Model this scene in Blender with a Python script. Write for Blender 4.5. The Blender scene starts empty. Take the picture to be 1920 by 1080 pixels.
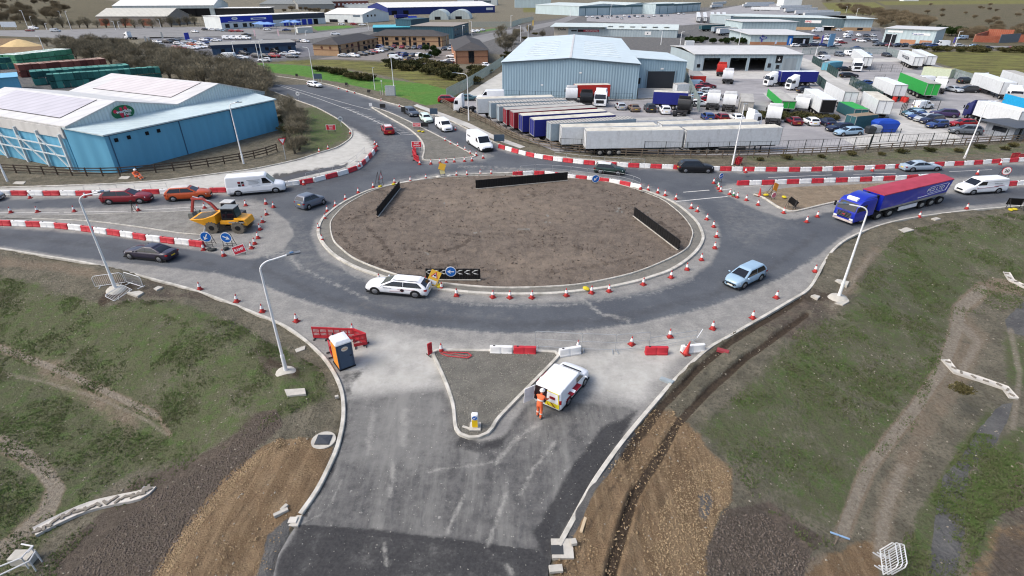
import bpy, bmesh, math, random
import numpy as np
from mathutils import Vector, Matrix
from mathutils.geometry import delaunay_2d_cdt
random.seed(7); rng=np.random.default_rng(7)
S=bpy.context.scene; COL=S.collection
R=math.radians
# ---------------------------------------------------------------- camera, sky, sun, exposure
CF,CT,CH=1010.0,R(29.1),20.6
cam=bpy.data.cameras.new('camera'); co=bpy.data.objects.new('camera',cam); COL.objects.link(co)
cam.sensor_width=36; cam.lens=36*CF/1920; cam.clip_start=.1; cam.clip_end=20000
co.location=(0,0,CH); co.rotation_euler=(R(90)-CT,0,0); S.camera=co
W=bpy.data.worlds.new('World'); S.world=W; W.use_nodes=True
wt=W.node_tree; bg=wt.nodes['Background']
sky=wt.nodes.new('ShaderNodeTexSky'); sky.sky_type='NISHITA'; sky.sun_disc=False
SUN_EL,SUN_AZ=R(48),R(-105)
sky.sun_elevation=SUN_EL; sky.sun_rotation=SUN_AZ; sky.air_density=1.0; sky.dust_density=4.0; sky.ozone_density=1.0
wt.links.new(sky.outputs[0],bg.inputs[0]); bg.inputs[1].default_value=.15
sl=bpy.data.lights.new('sun','SUN'); so=bpy.data.objects.new('sun',sl); COL.objects.link(so)
sl.energy=1.35; sl.angle=R(28); sl.color=(1,.98,.95)
d=Vector((math.sin(SUN_AZ)*math.cos(SUN_EL),math.cos(SUN_AZ)*math.cos(SUN_EL),math.sin(SUN_EL)))
so.rotation_euler=(-d).to_track_quat('-Z','Y').to_euler(); so.location=(0,0,80)
S.cycles.filter_width=1.15
S.view_settings.view_transform='Standard'; S.view_settings.look='None'; S.view_settings.exposure=0.72; S.view_settings.gamma=1
# ---------------------------------------------------------------- pixel <-> ground helpers (photo is 1920 x 1080)
sT,cT=math.sin(CT),math.cos(CT)
def unp(px,py,z=0.0):
    x=(np.asarray(px,float)-960)/CF; y=-(np.asarray(py,float)-540)/CF
    t=(CH-z)/(sT-y*cT)
    return x*t,(cT+y*sT)*t
def prj(X,Y,Z=0.0):
    Z=np.asarray(Z,float)-CH
    f=Y*cT-Z*sT; u=Y*sT+Z*cT
    return 960+CF*X/f,540-CF*u/f
def px2(pts): return [tuple(float(q) for q in unp(x,y)) for x,y in pts]
def seg_d(P,A,B):
    ab=B-A; t=np.clip(((P-A)@ab)/max(ab@ab,1e-12),0,1)
    return np.hypot(*(P-(A+t[:,None]*ab)).T)
def sdf(P,poly):
    'signed distance, positive inside'
    poly=np.asarray(poly,float); n=len(poly); d=np.full(len(P),1e9); ins=np.zeros(len(P),bool)
    for i in range(n):
        A,B=poly[i],poly[(i+1)%n]
        d=np.minimum(d,seg_d(P,A,B))
        c=((A[1]>P[:,1])!=(B[1]>P[:,1]))
        if c.any():
            xx=(B[0]-A[0])*(P[:,1]-A[1])/((B[1]-A[1]) or 1e-9)+A[0]
            ins^=c&(P[:,0]<xx)
    return np.where(ins,d,-d)
def line_d(P,pl):
    pl=np.asarray(pl,float); d=np.full(len(P),1e9)
    for i in range(len(pl)-1): d=np.minimum(d,seg_d(P,pl[i],pl[i+1]))
    return d
def sst(a,b,x):
    t=np.clip((x-a)/(b-a),0,1); return t*t*(3-2*t)
def catmull(p,closed=False,k=6):
    p=[np.array(q,float) for q in p]; n=len(p); out=[]
    for i in range(n if closed else n-1):
        g=(lambda j:p[j%n]) if closed else (lambda j:p[min(max(j,0),n-1)])
        a,b,c,e=g(i-1),g(i),g(i+1),g(i+2)
        for s in range(k):
            t=s/k
            out.append(tuple(.5*((2*b)+(c-a)*t+(2*a-5*b+4*c-e)*t*t+(3*b-a-3*c+e)*t**3)))
    if not closed: out.append(tuple(p[-1]))
    return out
# ---------------------------------------------------------------- outlines traced on the ground
SWK=[(-260,440),(-120,452),(0,466),(80,479),(160,492),(230,508),(295,525),(345,538),(390,552),(440,571),(485,589),(512,600),(545,616),(580,642),(610,670),(627,695),(640,720),(647,747),(648,787),(639,833),(628,863),(600,920),(568,967)]
SEK=[(1043,1023),(1075,965),(1107,907),(1137,863),(1167,823),(1200,783),(1230,748),(1262,712),(1320,657),(1365,630),(1440,587),(1477,565),(1510,545),(1527,522),(1540,497),(1558,471),(1580,452),(1612,436),(1657,420),(1720,407),(1815,395),(1920,386),(2200,362)]
NEK=[(2200,288),(1920,299),(1800,306),(1700,310),(1600,313),(1500,316),(1400,318),(1300,315),(1200,309),(1130,303),(1060,297),(1000,289),(960,281),(930,269),(900,256),(870,240),(830,221),(780,207),(717,190),(655,171),(602,156),(516,143),(430,122)]
NWK=[(430,137),(516,173),(562,190),(597,203),(635,224),(654,239),(661,248),(660,257),(651,266),(630,278),(597,288),(555,301),(480,317),(420,325),(357,333),(300,340),(207,346),(100,350),(0,353),(-260,360)]
ROAD=SWK+[(545,1000),(522,1040),(510,1090),(480,1260),(1000,1260),(1030,1060)]+SEK+NEK+NWK
ISL=[(594,437),(600,415),(616,399),(633,386),(650,376),(675,364),(700,355),(755,343),(830,331),(900,327),(960,325),(1030,326),(1100,332),(1145,340),(1180,349),(1222,362),(1260,378),(1287,396),(1310,419),(1320,440),(1320,453),(1310,471),(1290,490),(1260,509),(1230,520),(1197,530),(1140,542),(1067,551),(1027,554),(955,555),(900,553),(855,549),(790,540),(730,526),(695,515),(670,506),(640,491),(620,477),(602,457)]
ISI=[(619,432),(621,415),(642,391),(665,376),(692,362),(730,350),(805,337),(880,332),(960,331),(1065,336),(1120,340),(1180,353),(1235,373),(1260,389),(1285,412),(1299,435),(1297,452),(1287,470),(1247,492),(1185,516),(1097,535),(1030,541),(960,543),(900,541),(805,531),(742,518),(670,491),(637,467),(624,452)]
SSP=[(815,664),(822,660),(900,661),(1030,663),(1041,667),(1040,673),(995,719),(933,783),(918,806),(905,816),(885,820),(868,815),(858,803),(853,760),(840,720),(824,684)]
NSP=[(695,201),(730,222),(762,240),(782,256),(792,270),(794,283),(791,298),(800,302),(840,300),(885,296),(892,292),(880,286),(830,259),(780,234),(730,211)]
WSP=[(-250,398),(0,404),(110,404),(240,400),(330,397),(410,391),(440,394),(452,410),(440,425),(410,436),(375,441),(337,438),(240,424),(160,415),(60,411),(-250,404)]
ESP=[(1412,366),(1430,372),(1455,388),(1474,396),(1488,398),(1505,395),(1560,382),(1640,368),(1720,355),(1720,346),(1640,345),(1560,349),(1490,352),(1440,359)]
roadW=np.array(px2(ROAD)); 
def hz_np(X,Y):
    P=np.stack([X,Y],1); d=np.full(len(P),60.0)
    m=(np.abs(X)<80)&(Y<140)
    d[m]=-sdf(P[m],roadW)
    z=np.where(d<0,-.06,.07*sst(0,.3,d)-.01)
    far=(Y<60)&(d>0)
    z=z-np.where(far,1.7*sst(1.8,12,d)*sst(60,52,Y),0)
    return z
def hz(x,y): return float(hz_np(np.array([x]),np.array([y]))[0])
def at(px,py,road=None):
    'photo pixel -> point on the terrain'
    if road: x,y=unp(px,py); return Vector((float(x),float(y),0))
    z=0.0
    for _ in range(8):
        x,y=unp(px,py,z); z=.5*z+.5*max(hz(float(x),float(y)),-3)
    x,y=unp(px,py,z)
    return Vector((float(x),float(y),z))
def on_h(px,py,z):
    x,y=unp(px,py,z); return Vector((float(x),float(y),z))
def hgt(p,py):
    'height above z=0 at which the vertical through p crosses photo row py'
    lo,hi=p.z,19.5
    for _ in range(40):
        m=(lo+hi)/2
        if float(prj(p.x,p.y,m)[1])>py: lo=m
        else: hi=m
    return lo
# ---------------------------------------------------------------- shader helpers
def lin(c): return tuple(((v/255)/12.92 if v/255<=.04045 else ((v/255+.055)/1.055)**2.4) for v in c)
def C4(c,k=.85): return tuple(v*k for v in lin(c))+(1,)
class NT:
    def __init__(s,name,rough=.8):
        s.m=bpy.data.materials.new(name); s.m.use_nodes=True; s.t=s.m.node_tree
        s.b=s.t.nodes['Principled BSDF']; s.b.inputs['Roughness'].default_value=rough
        s.b.inputs['Specular IOR Level'].default_value=.3
        s.co=s.t.nodes.new('ShaderNodeTexCoord').outputs['Object']
    def _in(s,i,v):
        if hasattr(v,'node'): s.t.links.new(v,i)
        else: i.default_value=v
    def n(s,k,**kw):
        x=s.t.nodes.new(k)
        for a,b in kw.items(): setattr(x,a,b)
        return x
    def noise(s,scale,detail=3,rough=.55,dist=0,co=None,stretch=None):
        x=s.n('ShaderNodeTexNoise'); c=co or s.co
        if stretch:
            mp=s.n('ShaderNodeMapping'); mp.inputs['Scale'].default_value=stretch[:3]; 
            if len(stretch)>3: mp.inputs['Rotation'].default_value=(0,0,stretch[3])
            s.t.links.new(c,mp.inputs[0]); c=mp.outputs[0]
        s.t.links.new(c,x.inputs['Vector'])
        x.inputs['Scale'].default_value=scale; x.inputs['Detail'].default_value=detail; x.inputs['Roughness'].default_value=rough; x.inputs['Distortion'].default_value=dist
        return x.outputs[0]
    def voro(s,scale,out='Distance',feature='F1'):
        x=s.n('ShaderNodeTexVoronoi',feature=feature); s.t.links.new(s.co,x.inputs['Vector']); x.inputs['Scale'].default_value=scale
        return x.outputs[out]
    def mr(s,v,a,b,c=0,d=1,smooth=True):
        x=s.n('ShaderNodeMapRange',interpolation_type='SMOOTHSTEP' if smooth else 'LINEAR')
        for i,q in zip(range(5),(v,a,b,c,d)): s._in(x.inputs[i],q)
        return x.outputs[0]
    def math(s,op,a,b=0.0,c=None):
        x=s.n('ShaderNodeMath',operation=op); s._in(x.inputs[0],a); s._in(x.inputs[1],b)
        if c is not None: s._in(x.inputs[2],c)
        return x.outputs[0]
    def mix(s,f,a,b,mode='MIX'):
        x=s.n('ShaderNodeMix',data_type='RGBA',blend_type=mode); s._in(x.inputs[0],f); s._in(x.inputs[6],a); s._in(x.inputs[7],b)
        return x.outputs[2]
    def attr(s,name):
        x=s.n('ShaderNodeVertexColor',layer_name=name); y=s.n('ShaderNodeSeparateColor'); s.t.links.new(x.outputs[0],y.inputs[0])
        return [y.outputs[0],y.outputs[1],y.outputs[2],x.outputs[1]]
    def bump(s,h,strength=.4,dist=.05):
        x=s.n('ShaderNodeBump'); x.inputs['Strength'].default_value=strength; x.inputs['Distance'].default_value=dist
        s._in(x.inputs['Height'],h); s.t.links.new(x.outputs[0],s.b.inputs['Normal'])
    def patch(s,mask,noise,amp=.9,soft=.12):
        'mask broken up by noise'
        noise=s.mr(noise,.28,.72,0,1,False)
        v=s.math('ADD',mask,s.math('MULTIPLY',s.math('SUBTRACT',noise,.5),amp))
        return s.mr(v,.5-soft,.5+soft)
    def col(s,c): s._in(s.b.inputs['Base Color'],c); return s
MATS={}
def mat(name,c=(128,128,128),rough=.6,metal=0,var=.14,scale=2.5,bump=0,coat=0,emit=None,obj=False,stretch=None,grime=0):
    'painted / plain surface with uneven colour'
    if name in MATS: return MATS[name]
    t=NT(name,rough); t.b.inputs['Metallic'].default_value=metal; t.b.inputs['Coat Weight'].default_value=coat; t.b.inputs['Coat Roughness'].default_value=.08
    base=C4(c)
    if obj:
        base=t.n('ShaderNodeObjectInfo').outputs['Color']
    n1=t.noise(scale,4,.6,stretch=stretch)
    k=t.mr(n1,.3,.7,1-var,1+var*.5,False)
    g=t.n('ShaderNodeCombineColor'); 
    for i in range(3): t.t.links.new(k,g.inputs[i])
    cc=t.mix(1.0,base,g.outputs[0],'MULTIPLY')
    if grime:
        gr=t.mr(t.noise(scale*.6,6,.7,stretch=(1,1,.25)),.5,.75,0,grime)
        cc=t.mix(gr,cc,C4((112,105,92)))
    t.col(cc)
    if bump: t.bump(t.noise(scale*12,3),bump,.02)
    MATS[name]=t.m; return t.m
# ---------------------------------------------------------------- mesh builder
class MB:
    def __init__(s): s.v=[];s.f=[];s.m=[]
    def add(s,v,f,mi=0,M=None):
        o=len(s.v)
        if M is not None: v=[M@Vector(q) for q in v]
        s.v+=[tuple(q) for q in v]; s.f+=[tuple(i+o for i in q) for q in f]; s.m+=[mi]*len(f); return s
    def box(s,c,d,mi=0,rz=0,M=None):
        x,y,z=d[0]/2,d[1]/2,d[2]/2
        v=[(a,b,e) for e in(-z,z) for a,b in((-x,-y),(x,-y),(x,y),(-x,y))]
        T=Matrix.Translation(c)@Matrix.Rotation(rz,4,'Z')
        if M is not None: T=M@T
        return s.add(v,[(3,2,1,0),(4,5,6,7),(0,1,5,4),(1,2,6,5),(2,3,7,6),(3,0,4,7)],mi,T)
    def hexa(s,v8,mi=0): return s.add(v8,[(3,2,1,0),(4,5,6,7),(0,1,5,4),(1,2,6,5),(2,3,7,6),(3,0,4,7)],mi)
    def quad(s,a,b,c,d,mi=0): return s.add([a,b,c,d],[(0,1,2,3)],mi)
    def poly(s,pts,mi=0): return s.add(pts,[tuple(range(len(pts)))],mi)
    def cyl(s,p0,p1,r0,r1=None,n=10,mi=0,caps=True):
        r1=r0 if r1 is None else r1; p0=Vector(p0);p1=Vector(p1); ax=(p1-p0).normalized()
        u=ax.orthogonal().normalized(); w=ax.cross(u)
        v=[];
        for p,r in((p0,r0),(p1,r1)):
            for i in range(n):
                a=2*math.pi*i/n; v.append(p+u*r*math.cos(a)+w*r*math.sin(a))
        f=[(i,(i+1)%n,n+(i+1)%n,n+i) for i in range(n)]
        if caps: f+=[tuple(range(n-1,-1,-1)),tuple(range(n,2*n))]
        return s.add(v,f,mi)
    def tube(s,path,r,n=7,mi=0):
        for a,b in zip(path[:-1],path[1:]): s.cyl(a,b,r,r,n,mi)
        return s
    def bar(s,a,b,w,h,mi=0,up=(0,0,1)):
        a=Vector(a);b=Vector(b); ax=(b-a).normalized(); sd=ax.cross(Vector(up))
        if sd.length<1e-4: sd=ax.orthogonal()
        sd.normalize(); u=sd.cross(ax); v=[]
        for p in(a,b):
            for i,j in((-1,-1),(1,-1),(1,1),(-1,1)): v.append(p+sd*i*w/2+u*j*h/2)
        return s.add(v,[(3,2,1,0),(4,5,6,7),(0,1,5,4),(1,2,6,5),(2,3,7,6),(3,0,4,7)],mi)
    def prism(s,pts,z0,z1,mi=0,top=None):
        n=len(pts); v=[(x,y,z0) for x,y in pts]+[(x,y,z1) for x,y in pts]
        f=[(i,(i+1)%n,n+(i+1)%n,n+i) for i in range(n)]+[tuple(range(n-1,-1,-1))]
        s.add(v,f,mi); s.add(v[n:],[tuple(range(n))],mi if top is None else top); return s
    def loft(s,rings,mi=0,closed=True,caps=True):
        n=len(rings[0]); v=[q for r in rings for q in r]; f=[]
        for k in range(len(rings)-1):
            for i in range(n if closed else n-1):
                j=(i+1)%n; f.append((k*n+i,k*n+j,(k+1)*n+j,(k+1)*n+i))
        if caps: f+=[tuple(range(n-1,-1,-1)),tuple(range((len(rings)-1)*n,len(rings)*n))]
        return s.add(v,f,mi)
    def ball(s,c,r,mi=0,nu=10,nv=7):
        r=(r,r,r) if not hasattr(r,'__len__') else r
        rings=[]
        for k in range(1,nv):
            a=math.pi*k/nv
            rings.append([(c[0]+r[0]*math.sin(a)*math.cos(2*math.pi*i/nu),c[1]+r[1]*math.sin(a)*math.sin(2*math.pi*i/nu),c[2]-r[2]*math.cos(a)) for i in range(nu)])
        return s.loft(rings,mi)
    def lathe(s,prof,n=14,mi=0,c=(0,0,0)):
        return s.loft([[(c[0]+r*math.cos(2*math.pi*i/n),c[1]+r*math.sin(2*math.pi*i/n),c[2]+z) for i in range(n)] for r,z in prof],mi)
    def build(s,name,mats,parent=None,smooth=None,bevel=0,loc=None):
        me=bpy.data.meshes.new(name); me.from_pydata(s.v,[],s.f)
        mats=mats if isinstance(mats,(list,tuple)) else [mats]
        for q in mats: me.materials.append(q)
        me.polygons.foreach_set('material_index',s.m)
        if bevel or smooth is not None:
            bm=bmesh.new(); bm.from_mesh(me)
            bmesh.ops.remove_doubles(bm,verts=bm.verts,dist=1e-4)
            bmesh.ops.recalc_face_normals(bm,faces=bm.faces)
            if bevel:
                e=[e for e in bm.edges if len(e.link_faces)==2 and e.calc_face_angle(0)>.6]
                bmesh.ops.bevel(bm,geom=e,offset=bevel,segments=2,affect='EDGES',profile=.6,clamp_overlap=True)
            bm.to_mesh(me); bm.free()
        if smooth is not None:
            me.polygons.foreach_set('use_smooth',[True]*len(me.polygons)); me.set_sharp_from_angle(angle=R(smooth))
        me.update()
        o=bpy.data.objects.new(name,me); COL.objects.link(o)
        if parent: o.parent=parent
        if loc is not None: o.location=loc
        return o
def tag(o,label=None,cat=None,group=None,kind=None):
    if label:
        o['label']=label
    if cat: o['category']=cat
    if group: o['group']=group
    if kind or cat: o['kind']=kind or 'thing'
    return o
def thing(name,label,cat,loc=(0,0,0),rz=0,group=None,scale=None):
    o=bpy.data.objects.new(name,None); COL.objects.link(o); o.empty_display_size=.2
    o.location=loc; o.rotation_euler=(0,0,rz)
    if scale: o.scale=scale
    return tag(o,label,cat,group)
def dup(root,loc=None,rz=None,scale=None,label=None,group=None,cat=None,color=None):
    def cp(o,par):
        c=o.copy(); COL.objects.link(c)
        if par: c.parent=par
        if color: c.color=color
        for ch in o.children: cp(ch,c)
        return c
    r=cp(root,None)
    if loc is not None: r.location=loc
    if rz is not None: r.rotation_euler=(0,0,rz)
    if scale: r.scale=scale
    return tag(r,label,cat,group)
ORD='first second third fourth fifth sixth seventh eighth ninth tenth eleventh twelfth thirteenth fourteenth fifteenth sixteenth seventeenth eighteenth nineteenth twentieth'.split()
def ordn(i):
    if i<20: return ORD[i]
    t=(i+1)//10; u=(i+1)%10
    T={2:'twenty',3:'thirty',4:'forty',5:'fifty',6:'sixty'}[t]
    return {2:'twentieth',3:'thirtieth',4:'fortieth',5:'fiftieth',6:'sixtieth'}[t] if u==0 else T+'-'+ORD[u-1]
SYQ,SZQ=.84,.88     # the site's depth and height measured against its width
def fit(h):
    'scale along / across a heading'
    c,s_=math.cos(h),math.sin(h)
    return math.hypot(c,SYQ*s_),math.hypot(s_,SYQ*c)
# ================================================================= SETTING: terrain, roads, islands, kerbs
def masks(P,spec):
    'P photo-space points; spec rows of (channel 0-3, outline or line, softness px, line half width or None, strength)'
    out=np.zeros((len(P),4))
    for ch,pts,w,lw,k in spec:
        a=np.asarray(pts,float); pad=w*2+(lw or 0)+2
        m=(P[:,0]>a[:,0].min()-pad)&(P[:,0]<a[:,0].max()+pad)&(P[:,1]>a[:,1].min()-pad)&(P[:,1]<a[:,1].max()+pad)
        if not m.any(): continue
        d=lw-line_d(P[m],a) if lw else sdf(P[m],a)
        v=k*sst(-w,w,d)
        if k<0: out[m,ch]=out[m,ch]*(1+v)
        else: out[m,ch]=np.maximum(out[m,ch],v)
    return out
def put_attr(me,name,arr):
    a=me.color_attributes.new(name,'FLOAT_COLOR','POINT'); a.data.foreach_set('color',arr.astype(np.float32).ravel())
# ---- soil, grass, mud materials
def ground_material():
    t=NT('earth_and_grass',.95); t.b.inputs['Specular IOR Level'].default_value=.1
    a=t.attr('ga'); b=t.attr('gb')
    n_big=t.noise(.16,5,.6); n_mid=t.noise(.9,5,.65); n_f=t.noise(5,4,.7); n_ff=t.noise(22,3,.7)
    c=t.mix(t.mr(n_mid,.35,.65),C4((110,106,92)),C4((133,127,111)))
    c=t.mix(t.mr(n_f,.45,.7,0,.6),c,C4((78,71,60)))
    heath=t.mix(t.mr(n_big,.4,.6),C4((112,104,86)),C4((98,95,76)))
    heath=t.mix(t.mr(n_mid,.4,.7,0,.8),heath,C4((76,71,56)))
    c=t.mix(t.patch(b[3],n_mid,.5),c,heath)
    olive=t.mix(t.mr(t.noise(.25,5,.6,stretch=(.5,1.4,1)),.38,.62),C4((122,124,70)),C4((92,90,58)))
    olive=t.mix(t.mr(n_mid,.45,.75,0,.7),olive,C4((140,128,88)))
    c=t.mix(t.patch(b[1],n_mid,.6),c,olive)
    lawn=t.mix(t.mr(n_mid,.3,.7),C4((80,124,54)),C4((100,142,68)))
    lawn=t.mix(t.mr(n_big,.5,.72,0,.7),lawn,C4((120,128,70)))
    c=t.mix(t.patch(b[0],n_mid,.5),c,lawn)
    gr=t.mix(t.mr(n_f,.35,.65),C4((92,97,69)),C4((110,112,86)))
    gr=t.mix(t.mr(t.noise(1.3,6,.75),.46,.64),gr,C4((94,115,66)))
    gr=t.mix(t.mr(t.noise(2.2,6,.8),.58,.68,0,.75),gr,C4((80,104,54)))
    gr=t.mix(t.mr(n_ff,.45,.75,0,.6),gr,C4((72,76,52)))
    gm=t.patch(t.math('MULTIPLY',a[0],.86),t.math('ADD',t.math('MULTIPLY',t.noise(.35,6,.7),.55),t.math('MULTIPLY',n_f,.45)),1.35,.3)
    c=t.mix(t.math('MULTIPLY',gm,.92),c,gr)
    path=t.mix(t.mr(n_f,.3,.7),C4((150,138,120)),C4((126,112,96)))
    c=t.mix(t.patch(a[3],t.noise(.8,7,.75),.5,.3),c,path)
    rows=t.noise(1.6,3,.6,stretch=(1.5,.14,1,R(-32)))
    dirt=t.mix(t.mr(n_mid,.35,.65),C4((156,134,106)),C4((138,115,90)))
    dirt=t.mix(t.mr(rows,.4,.62,0,.8),dirt,C4((118,98,76)))
    dirt=t.mix(t.mr(n_ff,.5,.72,0,.6),dirt,C4((182,162,128)))
    c=t.mix(t.patch(a[2],t.noise(1.1,7,.75),.8,.24),c,dirt)
    mud=t.mix(t.mr(n_f,.35,.65),C4((110,101,91)),C4((90,82,74)))
    mud=t.mix(t.mr(t.noise(.5,6,.7),.5,.7,0,.8),mud,C4((126,113,101)))
    c=t.mix(t.patch(a[1],t.noise(.8,7,.75),.9,.26),c,mud)
    tar=t.mix(t.mr(n_mid,.35,.65),C4((118,117,115)),C4((98,98,98)))
    tar=t.mix(t.mr(n_ff,.5,.7,0,.5),tar,C4((134,133,128)))
    c=t.mix(t.patch(b[2],n_mid,.5),c,tar)
    g3=t.attr('gc'); c=t.mix(t.patch(g3[1],t.noise(1.5,7,.75),.3,.28),c,t.mix(t.mr(n_f,.3,.7),C4((162,153,138)),C4((138,129,114))))
    c=t.mix(t.math('MULTIPLY',t.patch(g3[0],t.noise(2.5,6,.7),.5,.3),.92),c,t.mix(t.mr(n_f,.35,.7),C4((66,57,49)),C4((92,80,68))))
    v=t.n('ShaderNodeTexVoronoi'); t.t.links.new(t.co,v.inputs['Vector']); v.inputs['Scale'].default_value=3.2
    sep=t.n('ShaderNodeSeparateColor'); t.t.links.new(v.outputs['Color'],sep.inputs[0])
    st=t.math('MULTIPLY',t.mr(v.outputs['Distance'],.10,.17,1,0),t.mr(sep.outputs[0],.80,.84))
    c=t.mix(t.math('MULTIPLY',st,.8),c,C4((176,168,152)))
    t.col(c)
    h=t.math('ADD',t.math('MULTIPLY',n_f,.7),t.math('ADD',t.math('MULTIPLY',n_ff,.35),t.math('MULTIPLY',n_mid,.8)))
    t.bump(h,1.0,.35)
    return t.m
def build_ground():
    us=np.concatenate([np.arange(-900,-40,36.),np.arange(-40,1964,3.4),np.arange(1964,2850,36.)])
    vs=np.concatenate([np.arange(-17,20,1.),np.arange(20,300,2.5),np.arange(300,1100,3.2),np.arange(1100,1330,20.)])
    U,V=np.meshgrid(us,vs); nx,ny=len(us),len(vs)
    X,Y=unp(U.ravel(),V.ravel()); Z=hz_np(X,Y)
    px,py=prj(X,Y,np.maximum(Z,-3)); P=np.stack([px,py],1)
    GA=[(0,[(-300,480),(0,512),(200,572),(240,560),(330,565),(440,605),(520,650),(600,690),(625,740),(560,768),(500,795),(430,840),(330,865),(250,890),(180,930),(90,1010),(60,1090),(-300,1090)],14,None,.86),
        (0,[(0,560),(120,600),(180,640),(120,700),(0,650)],30,None,1),(0,[(200,600),(320,620),(300,690),(160,690),(120,640)],30,None,.95),
        (0,[(0,700),(110,750),(200,830),(150,880),(100,860),(0,780)],26,None,1.05),(0,[(330,740),(420,740),(480,790),(380,820),(300,800)],26,None,.98),
        (0,[(1640,475),(1700,432),(1800,415),(2100,380),(2100,540),(1920,545),(1830,560),(1790,605),(1740,760),(1660,850),(1590,970),(1560,1005),(1440,935),(1350,850),(1310,800),(1400,720),(1500,615),(1570,590)],22,None,.75),
        (0,[(1650,480),(1780,450),(1830,520),(1790,590),(1700,560)],26,None,.98),(0,[(1500,640),(1560,620),(1560,700),(1480,760),(1400,800),(1380,760)],24,None,.9),
        (0,[(1600,800),(1650,820),(1600,960),(1540,980),(1480,930),(1520,850)],24,None,.86),
        (0,[(1760,900),(1800,830),(1850,770),(1880,775),(1830,830),(1775,890),(1735,1090),(1690,1090),(1720,960)],12,None,.95),
        (0,[(1830,880),(1880,820),(1935,790),(1960,900),(1880,930),(1860,1030),(1820,1040),(1810,960)],14,None,.95),
        (0,[(1880,620),(1960,650),(1960,740),(1890,720)],12,None,.95),
        (0,[(540,205),(590,200),(640,225),(655,240),(650,262),(600,285),(540,280),(520,240)],6,None,1.0),
        (0,[(1000,270),(940,238),(880,205),(830,180),(850,172),(930,215),(1010,262)],3,None,.95),
        (0,[(1400,292),(1600,288),(1920,268),(2000,270),(2000,280),(1700,300),(1400,306)],3,None,.62),
        (1,[(480,775),(520,765),(530,800),(500,825),(420,895),(335,1000),(275,1090),(80,1090),(110,1040),(200,950),(260,900),(340,870),(430,820)],10,None,.95),
        (1,[(1440,940),(1510,985),(1545,1010),(1523,1035),(1500,1100),(1325,1100),(1325,1035),(1355,955)],10,None,1),
        (1,[(1400,570),(1500,535),(1560,545),(1570,590),(1500,640),(1450,650)],14,None,.62),
        (1,[(195,533),(240,520),(330,525),(420,560),(440,575),(330,560),(220,560),(180,585)],8,None,.55),
        (1,[(470,650),(560,680),(560,710),(500,715)],10,None,.6),
        (1,[(1890,900),(1960,880),(1960,1090),(1850,1090),(1870,1000)],16,None,.62),
        (2,[(520,822),(585,818),(622,835),(634,860),(590,930),(560,975),(530,1010),(505,1100),(268,1100),(330,1000),(420,895),(470,850)],6,None,1),
        (2,[(1187,810),(1225,765),(1262,770),(1310,813),(1330,847),(1373,877),(1373,937),(1345,973),(1325,1040),(1333,1100),(1045,1100),(1035,1060),(1110,930)],12,None,1),
        (2,[(1550,1040),(1620,1010),(1660,1020),(1650,1100),(1480,1100)],14,None,.75),(2,[(1860,990),(1960,960),(1960,1100),(1800,1100)],18,None,.62),
        (3,[(-60,628),(0,652),(100,690),(200,735),(292,778)],10,9,.95),(3,[(300,785),(318,815)],8,6,.9),
        (3,[(-40,815),(30,845),(80,880),(105,915),(85,965),(20,1020),(-60,1060)],12,17,.95),
        (0,[(560,205),(600,206),(640,228),(650,252),(610,278),(575,276),(560,240)],12,None,1),
        (3,[(0,490),(120,500),(220,530)],10,12,.7),(3,[(90,690),(200,760),(240,790)],22,26,.62),
        (3,[(1840,545),(1800,580),(1795,620),(1770,690),(1715,770),(1672,820),(1627,880),(1600,950),(1580,1000)],8,17,.95),
        (3,[(1800,600),(1830,640),(1800,700),(1740,790),(1690,880),(1660,960),(1650,1040)],18,26,.6),
        (3,[(1920,540),(1860,535),(1820,560)],8,14,.9),(3,[(1640,470),(1560,575)],14,15,.62),(3,[(1910,880),(1925,960)],8,14,.9),
        (3,[(1540,1060),(1500,1080)],10,22,.8)]
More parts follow.
